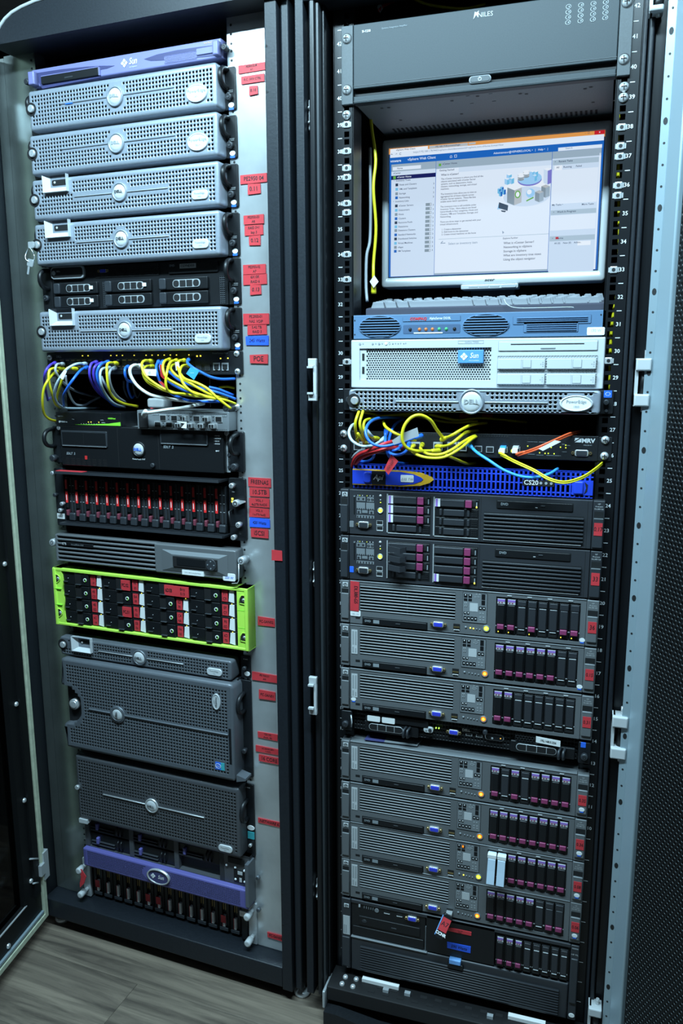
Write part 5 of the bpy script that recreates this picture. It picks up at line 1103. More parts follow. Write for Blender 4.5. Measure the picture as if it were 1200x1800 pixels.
# blue slim server and the keyboard lying on it
D = Dev(RK, [(616.8, 551), (1064.8, 548.8), (1064, 594), (616.8, 593)], 0, 'rack_server', 'slim blue-grey server with two round grilles, under the keyboard', 'server')
ALD = D
chassis(D, 'slate_dark', y0=.01, depth=.42)
cx1, cx2 = D.p(668, 572)[0], D.p(855, 572)[0]
b = B('slate_blue').pad(0, D.W, 0, D.H, 0, .012, bev=.001, c=.001); D.ob('front_panel', b)
def slots(D, x0, x1, z0, z1, n, oval=True, m='matt_black', bar='slate_blue', label=None, name='grille', y=-.0008):
    b = B('hole'); cx, cz = (x0+x1)/2, (z0+z1)/2
    if oval: b.cyl(cx, cz, (x1-x0)/2, y*.6, .001, 32, rz=(z1-z0)/2)
    else: b.box(x0, x1, y*.6, .001, z0, z1)
    b.use(bar); st_ = (z1-z0)/n
    for k in range(n):
        z = z0+st_*(k+.5)
        hw = (x1-x0)/2*(math.sqrt(max(0, 1-((z-cz)/((z1-z0)/2))**2)) if oval else 1)
        if hw > .002: b.pad(cx-hw, cx+hw, z-st_*.22, z+st_*.22, y-.0022, 0, bev=.0006, c=.0005, seg=1)
    if oval: b.ring(cx, cz, (x1-x0)/2-.0006, (x1-x0)/2+.0012, y-.0008, .001, 36, rz=(z1-z0)/2+.0012)
    return D.ob(name, b, label=label)
for u0, u1 in ((632, 705), (816, 896)): R = D.r(u0, 553.5, u1, 590.5); slots(D, R[0], R[1], R[2], R[3], 8, label='round-ended grille of bars')
R = D.r(709, 554, 811.5, 563.5); o = D.ob('name_plate', B('slate_dark').pad(R[0], R[1], R[2], R[3], -.0008, .001, bev=.0004).use('slate_blue').box(R[0]+.0006, R[1]-.0006, -.0011, 0, R[2]+.0006, R[3]-.0006)); zz = (R[2]+R[3])/2
D.tx('COMPAQ', 736.5, 559, 5, 'red_label', y=-.0016, bold=.12, shear=.2, sx=1.05); D.tx('AlphaServer DS10L', 775.5, 558.5, 4.2, 'label_white', y=-.0016, bold=.04, sx=.85)
R = D.r(710, 569, 811, 585); b = B('slate_dark').rpad(R, -.0006, .001, bev=.0003).use('label_white').box(*[R[0]+.02, R[0]+.073], -.001, 0, R[2], R[2]+.002)
for u, m in ((722.5, 'black_plastic'), (739, 'led_orange_dim'), (750.5, 'led_orange_dim'), (762, 'led_orange_dim'), (774, 'led_green_dim'), (786.5, 'led_green_dim'), (801, 'black_plastic')): x, z = D.p(u, 577.5); b.use(m).dome(x, z, .0032, -.0035, 0, 14)
D.ob('control_strip', b, label='recessed strip of buttons and lights')
R = D.r(903, 556, 1039, 572); R2 = D.r(922, 566, 1017, 586.5); b = B('slate_dark').rpad(R, -.0008, .001, bev=.0003).rpad(R2, -.0008, .001, bev=.0003).use('slate_blue').box(R[0]+.0008, R[1]-.0008, -.0012, 0, R[2]+.0008, R[3]-.0008).box(R2[0]+.0008, R2[1]-.0008, -.0012, 0, R2[2]+.0008, R2[3]-.0008); D.ob('raised_panel', b)
R = D.r(910, 559.5, 1033, 568.5); slots(D, R[0], R[1], R[2], R[3], 3, False); R = D.r(927, 570, 1014, 584.5); slots(D, R[0], R[1], R[2], R[3], 4, False)
b = B('hole')
for u, v in ((623.5, 560), (623.5, 585), (1055.5, 557)): x, z = D.p(u, v); b.cyl(x, z, .0014, -.0004, .001, 10)
D.ob('screw_holes', b)
x, z = D.p(1047.5, 585.5); o = D.ob('white_sticker', B('label_white').pad(x-.0145, x+.0145, z-.0066, z+.0066, -.0012, 0, bev=.0003, c=.002), label='white sticker'); txt(o, '170 W', x, z+.001, .0045, 'label_grey', -.0016)
kz = D.z0+D.H
kp = RK.px(643, 540, .02); kr_ = RK.px(1067, 538, .02)
K = empty('keyboard', (kp[0], .02, kz+.001), 0, label='grey computer keyboard lying on the slim blue-grey server, in front of the monitor', cat='keyboard')
kw = kr_[0]-kp[0]
b = B('kbd_grey'); prof = [(0, 0), (0, .010), (.004, .0125), (.15, .032), (.155, .03), (.155, 0)]
b.loops([[(x, y, z) for y, z in prof] for x in (0, kw)], True, True, smooth=False); ob('case', b, K)
def keyc(w, d=.0165, h=.0125, t=.0036):
    b = B('key_grey'); L = []
    for z, i in ((0, 0), (h*.5, t*.6), (h*.92, t), (h, t+.0008)): L.append([(i, i*.6, z), (w-i, i*.6, z), (w-i, d-i, z), (i, d-i, z)])
    b.loops(L, False, True, smooth=False); return b.build('key')
rows = [[.028, .022, .022, .118, .022, .022, .022, .026, .019, .019, .019, .0385, .019, .019], [.042]+[.0188]*10+[.05, .019, .019, .019, .019, .019, .019, .019][:9], [.034]+[.0188]*11+[.041, .0188, .0188, .0188, .0188], [.028]+[.0188]*12+[.028]+[.0188]*7, [.0188]*13+[.038]+[.0188]*7, [.0188, -.02, .0188, .0188, .0188, .0188, -.011, .0188, .0188, .0188, .0188, -.011, .0188, .0188, .0188, .0188, -.008, .0188, .0188, .0188]]
for r_, row in enumerate(rows):
    x = .006; y = .012+.0205*r_
    for w in row:
        if w < 0: x -= w; continue
        if x+w > kw-.004: break
        o = ob('key', cm(('key', round(w, 4)), lambda w=w: keyc(w-.001)), K, (x, y, .0122+.0027*r_)); x += w+.0012*(kw/.42)
ob('loose_wire', B('label_grey').tube(catmull([(.255, -.006, .022), (.262, -.012, .012), (.28, -.014, .006), (.33, -.012, .0055), (.37, -.01, .0055), (.374, -.008, .003)], 4), .0008, 6), K)
# white 2U server
D = Dev(RK, [(616.8, 595), (1063.5, 595.5), (1060, 686), (616.8, 680)], -.004, 'rack_server', 'white server with round-hole mesh front and blue logo square', 'server')
chassis(D, 'edge_grey', y0=.012)
Rm = D.r(632, 610, 865.5, 669)
def frame_with_hole(b, x0, x1, z0, z1, R, y=0, t=.012):
    b.box(x0, R[0], y, y+t, z0, z1).box(R[1], x1, y, y+t, z0, z1).box(R[0], R[1], y, y+t, z0, R[2]).box(R[0], R[1], y, y+t, R[3], z1); return b
b = B('warm_white'); b.loops([rr(0, D.W, 0, D.H, .002, .014), rr(0, D.W, 0, D.H, .002, .002), rr(.0005, D.W-.0005, .0005, D.H-.0005, .002, .0005), rr(.002, D.W-.002, .002, D.H-.002, .001, 0)], False, False)
frame_with_hole(b, .002, D.W-.002, .002, D.H-.002, Rm); b.use('hole').box(.004, D.W-.004, .013, .016, .004, D.H-.004); D.ob('front_panel', b)
us = D.r(636, 615, 641.5, 665)
D.ob('perforated_panel', perf(Rm[0]+.012, Rm[1], Rm[2], Rm[3], .00475, .0041, .00182, .004, .0012, stag=True, mats=('warm_white', 'hole')))
b = B('warm_white').box(Rm[0], Rm[0]+.0125, .003, .008, Rm[2], Rm[3]).use('hole')
for f_ in (.3, .72): b.box(Rm[0]+.0045, Rm[0]+.009, .0024, .004, Rm[2]+(Rm[3]-Rm[2])*f_-.006, Rm[2]+(Rm[3]-Rm[2])*f_+.007)
D.ob('socket_strip', b, label='strip with two upright sockets')
R = D.r(808.5, 615, 853, 638.5); o = D.ob('badge', B('badge_blue').rpad(R, -.0035, .006, bev=.001, c=.0012), label='blue rectangular logo badge')
x, z = R[0]+.011, (R[2]+R[3])/2; lg = B('label_white')
for dx, dz in ((0, .0037), (0, -.0037), (.0037, 0), (-.0037, 0)): lg.prism([(x+dx-.0032, z+dz), (x+dx, z+dz-.0032), (x+dx+.0032, z+dz), (x+dx, z+dz+.0032)], -.0042, -.0034)
ob('diamond', lg, o); txt(o, 'Sun', x+.018, z+.0015, .0095, 'label_white', -.004, bold=.04, shear=.25, sx=.8); txt(o, 'microsystems', x+.018, z-.0068, .0024, 'label_white', -.004)
D.tx('SunFire T2000', 832, 601, 3, 'ink_grey'); R = D.r(808, 598.5, 853, 604); D.ob('name_frame', B('edge_grey').box(R[0], R[1], -.0004, .001, R[2], R[2]+.0004).box(R[0], R[1], -.0004, .001, R[3]-.0004, R[3]).box(R[0], R[0]+.0004, -.0004, .001, R[2], R[3]).box(R[1]-.0004, R[1], -.0004, .001, R[2], R[3]))
b = B('ink_grey')
for u, r in ((633, .0022), (656, .0018), (667.5, .002), (692, .0013), (701.5, .0011), (711.5, .0011)): x, z = D.p(u, 602); b.cyl(x, z, r, -.0008, .001, 12)
for u in (638.5, 661.5, 673, 697, 706, 715): x, z = D.p(u, 602); b.box(x-.0012, x+.0012, -.0003, .001, z-.0013, z+.0013)
x, z = D.p(680, 602); b.use('label_white').cyl(x, z, .0024, -.0012, .001, 12); x, z = D.p(686, 602); b.use('edge_grey').ring(x, z, .0016, .0021, -.0004, .001, 12); D.ob('indicator_lights', b, label='row of small buttons and marks')
R = D.r(879.5, 601, 1049.5, 618.5); D.ob('optical_drive', B('ink_grey').box(R[0]-.0008, R[1]+.0008, -.0003, .001, R[2]-.0008, R[3]+.0008).use('warm_white').rpad(R, -.002, .001, bev=.0012, c=.0015).use('hole').box(R[0]+.021, R[1]-.022, -.0024, -.001, R[3]-.0058, R[3]-.0042).use('edge_grey').pad(R[0]+.072, R[0]+.097, R[2]+.0035, R[2]+.0058, -.003, -.001, bev=.0004))
R = D.r(877.5, 626, 1048.5, 681.5); D.ob('bay_panel', perf(R[0], R[1], R[2], R[3], .0049, .0046, .0013, -.0006, .0008, stag=False, mats=('edge_grey', 'hole')))
w = (R[1]-R[0])/2; h = (R[3]-R[2])/2
for i in range(2):
    for k in range(2):
        x0, z0 = R[0]+w*i+.001, R[2]+h*k+.0035
        D.ob('disk_drive', B('warm_white').pad(x0, x0+w-.003, z0, z0+h*.68, -.006, .001, bev=.0012, c=.001).use('edge_grey').box(x0+w*.485, x0+w*.49, -.0063, -.005, z0+.001, z0+h*.68-.001).pad(x0+w*.51, x0+w*.69, z0+.0018, z0+h*.68-.0018, -.0064, -.005, bev=.0002, c=.001).use('warm_white').pad(x0+w*.52, x0+w*.68, z0+.0026, z0+h*.68-.0026, -.0068, -.005, bev=.0004, c=.001).use('ink_grey').box(x0+w*.91, x0+w*.93, -.0063, -.005, z0+.004, z0+.0055).box(x0+w*.91, x0+w*.93, -.0063, -.005, z0+.0075, z0+.009).box(x0+w*.91, x0+w*.93, -.0063, -.005, z0+.011, z0+.0125).box(x0+w*.87, x0+w*.89, -.0063, -.005, z0+.0075, z0+.009))
# silver 1U server
D = Dev(RK, [(612.5, 682.5), (1056, 689), (1055, 732), (612.5, 720)], -.03, 'rack_server', 'thin silver perforated server with oval name badge, under the white server', 'server', W=.4455)
chassis(D, y0=.012)
bx_, bz_ = D.p(824, 707); ox, oz = D.p(1011, 711.5); lx, lz = D.p(623.5, 702); a = D.p(692.5, 704); c = D.p(960, 710); zl = bz_
bezel(D, .0082, .0081, .0027, [(bx_, bz_, .031, .03), (ox, oz, .03, .0175), (lx, lz, .013, .011), (a[0], bx_, zl-.0045, zl+.0045, 0), (bx_, c[0], zl-.0045, zl+.0045, 0), (0, lx+.01, zl-.006, zl+.006, 0)], 'b1850', m='silver', mx=(.012, .012), mz=(.0015, .002), bev=.004)
badge(D, 824, 706, .0185, tm='ink_grey', cap=.4); pill(D, 1011, 711, .0255, .0125, 'PowerEdge', True, sub='1850'); lock(D, 623.5, 702, .0075)
D.ob('accent_line', B('silver_light').pad(a[0], bx_-.023, zl-.001, zl+.0012, -.0018, .001, bev=.0007, c=.0005, seg=1).pad(bx_+.023, c[0], zl-.001, zl+.0012, -.0018, .001, bev=.0007, c=.0005, seg=1))
x0 = .2413-D.x0
e = D.ob('ear', B('black_paint').pad(x0-.0245, x0+.004, .0, D.H, .026, .034, bev=.001)); t = B(); thumb(t, x0-.008, D.H*.5, .0048, .026, 'dark_plastic', .008); ob('thumbscrew', t, e); ob('thumbscrew', B('dark_plastic').cyl(x0-.007, D.H*.14, .0026, .023, .027, 12), e)
o = ob('chip_sticker', B('chip_blue').box(x0-.0125, x0+.0005, .0252, .0265, D.H*.7, D.H*1.0).use('print_white').ring(x0-.006, D.H*.85, .0035, .0042, .0248, .0256, 16, rz=.003), e, label='blue square sticker')
ob('ear', B('black_paint').pad(-.018, -.001, 0, D.H, .026, .034, bev=.001).use('dark_plastic').cyl(-.006, D.H*.5, .0055, .016, .026, 14, bev=.001), D.root)
# fibre switch with coiled cables
D = Dev(RK, [(617, 758), (1055, 766), (1052.5, 809), (617, 799)], -.002, 'network_switch', 'black fibre switch behind a tangle of yellow cables, right cabinet', 'switch', x=-.2245, W=.449)
MRV = D
chassis(D, y0=.01, depth=.3)
D.ob('front_panel', B('black_paint').pad(0, D.W, 0, D.H, 0, .012, bev=.001, c=.001))
xs = D.p(932, 790)[0]; D.ob('panel_seam', B('hole').box(xs, xs+.0007, -.0003, .001, .002, D.H-.002))
b = B('hole')
for i in range(60): x = .02+i*.0046; b.box(x, x+.0026, -.0005, .001, D.H-.0055, D.H-.002)
D.ob('vent_slots', b)
for u in (630, 650, 672, 700, 735, 775, 800, 818): x, z = D.p(u, 786); D.ob('network_socket', B('zinc').box(x-.0085, x+.0085, -.003, .001, z-.007, z+.009).use('hole').box(x-.0068, x+.0068, -.0034, 0, z-.005, z+.006))
for u, v in ((846.5, 789), (867, 790), (891, 790), (913, 790)):
    x, z = D.p(u, v); D.ob('fibre_port', B('steel').box(x-.0068, x+.0068, -.002, .001, z-.0055, z+.0055).use('hole').box(x-.0056, x+.0056, -.0024, 0, z-.0042, z+.0042))
    if u > 870: D.ob('fibre_plug', B('label_white').pad(x-.006, x+.004, z-.005, z+.004, -.018, 0, bev=.001, c=.001).use('cable_sky' if u < 900 else 'label_grey').box(x-.005, x+.005, -.012, 0, z+.003, z+.0075).use('led_lime' if u > 900 else 'label_white').box(x-.0085, x-.006, -.008, 0, z-.004, z), label='plugged white fibre connector')
b = B('led_lime')
for u, v in ((933, 783.5), (933, 794.7), (937.5, 794.5), (953.5, 795), (963, 796), (968.5, 796), (973.5, 785.5), (978.5, 796.5), (989.5, 785), (998.5, 781.5), (998.5, 786)): x, z = D.p(u, v); b.box(x-.0009, x+.0009, -.0006, .001, z-.0009, z+.0009)
D.ob('indicator_lights', b, label='field of tiny yellow-green lights')
b = B('print_dim')
for u0, v0, u1, v1 in ((932, 776, 950, 776.4), (952, 776.5, 985, 777), (933, 797.5, 945, 798), (948, 799, 960, 799.4), (965, 799.6, 990, 800), (992, 780, 997, 780.3), (1000, 782, 1006, 782.3), (992, 793, 1000, 793.3)): R = D.r(u0, v0, u1, v1); b.box(R[0], R[1], -.0003, .001, R[2], R[3]+.0003)
D.ob('scale_marks', b)
D.tx('MRV', 1037, 774, 7, 'label_grey', bold=.12, sx=1.1); D.tx('MR2228-4C', 1036, 781.5, 2, 'print_dim')
x, z = D.p(1019, 773); D.ob('logo', B('label_grey').prism([(x-.005, z-.0035), (x+.006, z-.0035), (x+.006, z+.0038)], -.0006, .001).prism([(x-.0055, z-.0015), (x+.003, z+.004), (x-.0045, z+.004)], -.0006, .001))
vga(D, 1025.5, 795, .032, .0115, 'dark_plastic', y=-.002, lab='serial socket')
for sgn in (-1, 1):
    x0 = -.0245 if sgn < 0 else D.W; e = D.ob('ear', B('black_paint').pad(x0, x0+.0225, .001, D.H-.001, .0, .002, bev=.0005, c=.002))
    for zf in (.86, .22): t = B(); screw(t, x0+(.009 if sgn < 0 else .011), D.H*zf, .0072, 0, 'chrome', .0055); ob('rack_screw', t, e)
# blue slotted server
D = Dev(RK, [(620, 815.5), (1043, 832), (1041, 879), (619.5, 856)], -.012, 'rack_server', 'bright blue slotted server with a yellow-edged pointed nameplate', 'server')
chassis(D, 'dark_plastic', y0=.02, depth=.42)
def apifront():
    b = B('hole').box(.002, D.W-.002, .012, .014, .002, D.H-.002).use('vivid_blue'); n = 54
    for i in range(n):
        x = D.W*i/n; b.pad(x+.0005, x+D.W/n*.52, 0, D.H, 0, .012, bev=.0012, c=.0005, seg=1)
    for z0, z1 in ((0, .002), (.0065, .009), (D.H-.0095, D.H-.0072), (D.H-.002, D.H), (D.H*.48, D.H*.52)): b.pad(0, D.W, z0, z1, .0008, .01, bev=.0006, c=.0003, seg=1)
    b.box(0, D.W, .0, .02, D.H-.001, D.H); return b
D.ob('slotted_front', apifront(), label='blue front of upright bars')
xe = D.p(757, 842)[0]; zc = D.p(640, 837)[1]; hh = .0148
out = [(0.001, zc-hh), (xe*.62, zc-hh), (xe*.84, zc-hh*.82), (xe*.95, zc-hh*.42), (xe*1.0, zc), (xe*.95, zc+hh*.42), (xe*.84, zc+hh*.82), (xe*.62, zc+hh), (.001, zc+hh)]
inn_ = [(0.001, zc-hh+.0018), (xe*.6, zc-hh+.0022), (xe*.76, zc-hh*.62), (xe*.85, zc-hh*.25), (xe*.875, zc), (xe*.85, zc+hh*.25), (xe*.76, zc+hh*.62), (xe*.6, zc+hh-.0022), (.001, zc+hh-.0018)]
o = D.ob('nameplate', B('gold_yellow').prism(out, -.004, .006).use('vivid_blue').prism(inn_, -.0048, 0), label='pointed blue nameplate edged in yellow')
x0, x1 = D.p(652.5, 835)[0], D.p(675.5, 840)[0]; ob('black_patch', B('black_plastic').box(x0, x1, -.0056, -.004, zc-hh+.002, zc+hh-.002).use('vivid_blue').pad(x0-.017, x0, zc-hh*.75, zc+hh*.75, -.008, -.004, bev=.003, c=.006), o); txt(o, 'Api', (x0+x1)/2-.001, zc+.0005, .0095, 'label_grey', -.0061, bold=.05, shear=.3)
x, z = D.p(712, 840); s_ = ob('white_sticker', B('label_white').pad(x-.0125, x+.0125, z-.0068, z+.0068, -.0058, -.004, bev=.0004, c=.002), o, label='white handwritten sticker'); txt(s_, '2.05 TW', x, z-.001, .0045, 'ink_grey', -.0062, shear=.3)
R = D.r(917, 842, 965, 857); o = D.ob('model_plate', B('matt_black').box(R[0]-.004, R[1]+.005, -.0006, .001, R[2]+.001, R[3]-.001)); txt(o, 'CS20', R[0]+.011, (R[2]+R[3])/2, .0085, 'label_white', -.001, bold=.04)
for k in range(3): ob('button', B('zinc').cyl(R[0]+.028+.009*k, (R[2]+R[3])/2, .0025, -.0016, 0, 12), o)
R = D.r(1003, 846, 1042, 872); b = B('vivid_blue').box(R[0], D.W, -.0008, .01, R[2]-.001, R[3]+.001).pad(R[0]+.003, R[0]+.02, R[2], R[3], -.004, .001, bev=.003, c=.003).use('matt_black').prism([(R[0]+.021, R[2]+.001), (R[0]+.026, R[2]+.006), (R[0]+.027, R[3]-.006), (R[0]+.021, R[3]-.001), (R[0]+.024, (R[2]+R[3])/2)], -.0014, 0); D.ob('end_handle', b)
# dark 2U servers with sideways drives
QG6 = [(601, 857), (1069.4, 882), (1063, 968), (600, 938)]
def hdrive(kind, w=.0735, h=.0172):
    def mk_():
        b = B('black_plastic')
        if kind == 'B':
            b.pad(0, w, .0006, h-.0006, .001, .02, bev=.001, c=.001); b.use('server_dark_grey').pad(w*.2, w*.68, h*.16, h*.84, -.002, .005, bev=.0012, c=.001).pad(w*.74, w*.8, h*.15, h*.85, -.0012, .005, bev=.001, c=.001).pad(w*.1, w*.16, h*.15, h*.85, -.0012, .005, bev=.001, c=.001)
            b.use('hole')
            for i in range(3):
                for k in range(3): b.box(w*.85+i*.0032, w*.85+i*.0032+.0018, .0004, .003, h*.2+k*.004, h*.2+k*.004+.002)
        else:
            b.pad(0, w, .0006, h-.0006, .001, .02, bev=.001, c=.001).use('server_dark_grey').pad(w*.12 if kind == 'F' else 0, w*.68, h*.12, h*.88, -.003, .005, bev=.0015, c=.001)
            b.use('hole').pad(w*.85, w*.93, h*.2, h*.85, .0, .003, bev=.0005, c=.0005)
            b.use('print_dim').box(w*.94, w*.965, .0006, .003, h*.2, h*.7)
        return b.build('disk_drive')
    return cm(('hd', kind), mk_)
def hlever():
    b = B('server_dark_grey'); w, h = .0735, .0172
    P = [(0, .002, h*.55), (.004, -.016, h*.4), (.026, -.022, h*.3), (.034, -.014, h*.35)]
    for (a, c) in zip(P[:-1], P[1:]):
        n = b.add([(a[0], a[1], a[2]-h*.3), (c[0], c[1], c[2]-h*.3), (c[0], c[1], c[2]+h*.3), (a[0], a[1], a[2]+h*.3), (a[0]+.001, a[1]+.003, a[2]-h*.3), (c[0]+.001, c[1]+.003, c[2]-h*.3), (c[0]+.001, c[1]+.003, c[2]+h*.3), (a[0]+.001, a[1]+.003, a[2]+h*.3)])
        for q in ((0, 1, 2, 3), (7, 6, 5, 4), (3, 2, 6, 7), (1, 0, 4, 5), (0, 3, 7, 4), (2, 1, 5, 6)): b.face([n+i for i in q])
    return b.build('open_lever')
def diag_g6():
    b = B('server_light_grey')
    w, h = .036, .0475
    for x0, x1, z0, z1 in ((.0, .0085, .034, .042), (.009, .0175, .034, .042), (.021, .034, .033, .042), (0, .017, .018, .031), (.019, .035, .018, .031), (.001, .009, .0095, .0165), (.011, .022, .011, .0165), (.025, .034, .0095, .0165), (0, .035, .001, .0065)): b.box(x0, x1, -.0006, .001, z0, z1)
    b.use('server_dark_grey')
    for i in range(6): b.box(.001+i*.0058, .0035+i*.0058, -.001, 0, .002, .0055)
    for i in range(8): b.box(.0005+i*.0044, .0022+i*.0044, -.001, 0, .018, .0202)
    for x, z in ((.0042, .038), (.0132, .038), (.0042, .0125), (.0295, .0125)): b.box(x-.002, x+.002, -.001, 0, z-.002, z+.002)
    for x, z in ((.024, .0375), (.031, .0375)): b.ring(x, z, .001, .0026, -.001, 0, 12)
    b.use('led_lime').box(.006, .007, -.0008, 0, .044, .045).box(.02, .021, -.0008, 0, .044, .045).use('label_grey')
    for x in (.002, .011, .026, .032): b.box(x, x+.0015, -.0008, 0, .0435, .0455)
    return b.build('status_diagram')
def hp_logo(D, parent, x, z, w=.0108, h=.0085):
    o = ob('maker_badge', cm('hplogo', lambda: B('label_grey').pad(-w/2, w/2, -h/2, h/2, -.0012, .001, bev=.0004, c=.0005).use('ink').cyl(0, 0, .0036, -.0014, 0, 18, rz=.0036).build('maker_badge')), parent, (x, 0, z), label='small pale square badge'); txt(o, 'hp', 0, 0, .005, 'label_grey', -.0018, shear=.35, bold=.06, sx=.8); return o
for i, (q, lab) in enumerate([(QG6, 'upper of the two dark servers with sideways drives, red sticker reading 0.17'), ([(601, 940), (1065, 970), (1060, 1053), (600, 1017)], 'lower of the two dark servers with sideways drives, three drive levers open')]):
    D = Dev(RK, q, -.02, 'rack_server', lab, 'server', 'servers with sideways drives in the right cabinet', x=-.2413, W=.4826, H=.0876)
    if i == 0: hG6 = D.h; kG6 = D.k
    D.h = hG6; D.k = kG6; chassis(D, 'server_dark_grey', y0=.012)
    xa = D.p(616.5, 895)[0]; xb = D.p(1046, 925)[0]
    D.ob('front_panel', cm('g6face', lambda: (lambda b: b.build('front_panel'))(B('server_dark_grey').pad(xa+.0005, xb-.0008, .0004, D.H-.0004, 0, .014, bev=.0012, c=.001).use('hole').box(D.p(852.5, 900)[0], D.p(852.5, 900)[0]+.0006, -.0003, .001, .002, D.H-.002).box(D.p(1037, 920)[0], D.p(1037, 920)[0]+.0006, -.0003, .001, .002, D.H-.002))))
    e = D.ob('ear', cm('g6earL', lambda: (lambda: [b_ for b_ in [B('server_dark_grey').pad(0, xa-.0005, .0004, D.H-.0004, -.001, .02, bev=.0015, c=.0015).use('hole').box(.002, xa-.003, -.0012, 0, D.H*.66, D.H*.8).use('dark_plastic').pad(.001, xa-.002, D.H*.05, D.H*.66, -.005, .001, bev=.0015, c=.0015)]][0].build('ear'))()))
    hp_logo(D, e, xa*.55, D.H*.885); e.children[0].location.y = -.001
    e2 = D.ob('ear', cm('g6earR', lambda: B('server_dark_grey').pad(xb, D.W, .0004, D.H-.0004, -.002, .02, bev=.0015, c=.0015).use('hole').box(xb+.002, D.W-.002, -.0023, 0, D.H*.64, D.H*.78).use('dark_plastic').pad(xb+.001, D.W-.001, D.H*.04, D.H*.64, -.005, .001, bev=.0018, c=.002).use('server_light_grey').box(xb+.002, D.W-.002, -.0053, 0, D.H*.63, D.H*.645).build('ear')))
    for k, t in enumerate(['HP', 'ProLiant', 'DL380 G6']): txt(e2, t, (xb+D.W)/2, D.H*(.93-.05*k), .0026, 'label_grey', -.0024)
    s_ = ob('sticker', cm('g6stk', lambda: B('red_label').box(xb+.003, D.W-.0025, -.0058, -.004, D.H*.3, D.H*.555).build('sticker')), e2, label='red handwritten sticker'); txt(s_, ['0.17', '33'][i], (xb+D.W)/2, D.H*.43, .0085 if i else .0075, 'ink', -.0062, shear=.1, sx=.8)
    x, z = D.p(630, 910.5); D.ob('status_diagram', cm('dg6', diag_g6), (x, 0, z), label='printed diagram of status lights')
    x, z = D.p(626.4, 887); D.ob('pull_tab', cm('g6tab', lambda: B('black_plastic').box(x-.0012, x+.0012, -.0006, .001, z-.017, z+.017).use('server_light_grey').cyl(x, z+.0175, .0016, -.0012, .001, 10).build('pull_tab')))
    x, z = D.p(673.4, 896.8); D.ob('power_button', B('zinc').ring(x, z, .0042, .0056, -.0015, .001, 20).use('led_lime').dome(x, z, .0042, -.002, .001, 16).use('led_yellow' if i == 0 else 'led_green').cyl(x+.0006, z+.0008, .0018, -.0026, 0, 10), label='lit yellow-green power button')
    b = B('zinc')
    for v, m_, r in ((870.5, 'zinc', .003), (878, 'label_grey', .0015), (882.5, 'led_lime', .0012)): x, z = D.p(674, v); b.use(m_).dome(x, z, r, -.0018, .001, 12)
    D.ob('indicator_lights', b)
    vga(D, 643, 922, .0285, .0125, 'dark_plastic', y=-.004, lab='serial-style socket with steel rim')
    for v in (919, 929): x, z = D.p(672, v); D.ob('data_socket', B('label_grey').box(x-.0062, x+.0062, -.001, .001, z-.0048, z+.0042).use('hole').box(x-.0055, x+.0055, -.0014, 0, z-.0022, z+.004))
    x, z = D.p(620.8, 921); D.ob('chip_sticker', B('chip_blue' if i else 'server_light_grey').pad(x-.0042, x+.0042, z-.006, z+.006, -.0008, 0, bev=.0003, c=.001), label='small blue sticker')
    for c, (u0, v0, u1, v1) in enumerate([(689, 868, 762, 940), (773, 874, 847, 946)]):
        R = D.r(u0, v0, u1, v1); D.ob('drive_bay', B('hole').box(R[0]-.001, R[1]+.001, -.0004, .001, R[2]-.001, R[3]+.001).use('zinc').box(R[0]-.0035, R[0]-.001, -.0012, .001, R[2]-.001, R[3]+.001).use('label_grey').box(R[0]-.001, R[1], -.0012, .001, R[2]-.0024, R[2]-.0012) if i == 0 else B('hole').box(R[0]-.001, R[1]+.001, -.0004, .001, R[2]-.001, R[3]+.001).use('zinc').box(R[0]-.003, R[0]-.001, -.0012, .001, R[2]-.001, R[3]+.001))
        hh = (R[3]-R[2])/4
        for k, kd in enumerate([['FFFB', 'FBBB'], ['OOOB', 'NNNF']][i][c]):
            dv = D.ob('disk_drive', hdrive({'O': 'N'}.get(kd, kd)), (R[0], -.002, R[3]-hh*(k+1))); dv.scale = ((R[1]-R[0])/.0735, 1, hh/.0175)
            if kd != 'B': ob('release_button', cm('hrel', lambda: B('maroon').pad(.0515, .0625, .002, .0155, -.005, .0, bev=.001, c=.001).build('release_button')), dv, label='maroon release button')
            if kd == 'F': ob('violet_label', cm('hlab', lambda: B('label_white').box(.0, .0085, -.0012, .002, .0015, .0158).use('violet').box(.001, .0045, -.0016, 0, .0015, .0158).build('violet_label')), dv, label='violet and white label')
            if kd == 'F' and c: ob('drive_light', cm('hlit', lambda: B('led_yellow').box(.069, .071, -.001, .002, .002, .0045).build('drive_light')), dv)
            if kd == 'O': ob('open_lever', cm('hlev', hlever), dv, label='open drive lever')
    R = D.r(881.5, 880, 1013, 901); o = D.ob('optical_drive', cm('g6dvd', lambda: B('hole').box(R[0]-.0008, R[1]+.0008, -.0003, .001, R[2]-.0008, R[3]+.0008).use('black_plastic').rpad(R, -.0018, .001, bev=.001).use('dark_plastic').pad(R[0]+.077, R[0]+.085, R[2]+.0068, R[2]+.009, -.0028, 0, bev=.0004).use('label_grey').box(R[0]+.068, R[0]+.072, -.002, 0, R[2]+.004, R[2]+.0052).build('optical_drive'))); txt(o, 'DVD', R[0]+.014, (R[2]+R[3])/2+.001, .0045, 'print_dim', -.0022, bold=.1)
    R = D.r(858.5, 901, 1029.5, 952)
    R = (R[0], R[1], D.H*.1, D.H*.655)
    g = D.ob('louvre_panel', cm('g6back', lambda: perf(R[0], R[1], R[2], R[3], .0058, .0079, .0021, .004, .001, mats=('black_plastic', 'hole'), square=True)))
    D.ob('louvre_recess', cm('g6rec', lambda: B('hole').box(R[0], R[1], -.0002, .0005, R[2], R[3]).use('zinc').box(R[0], R[1]-.003, -.0014, .001, R[2]-.0035, R[2]-.002).build('louvre_recess')))
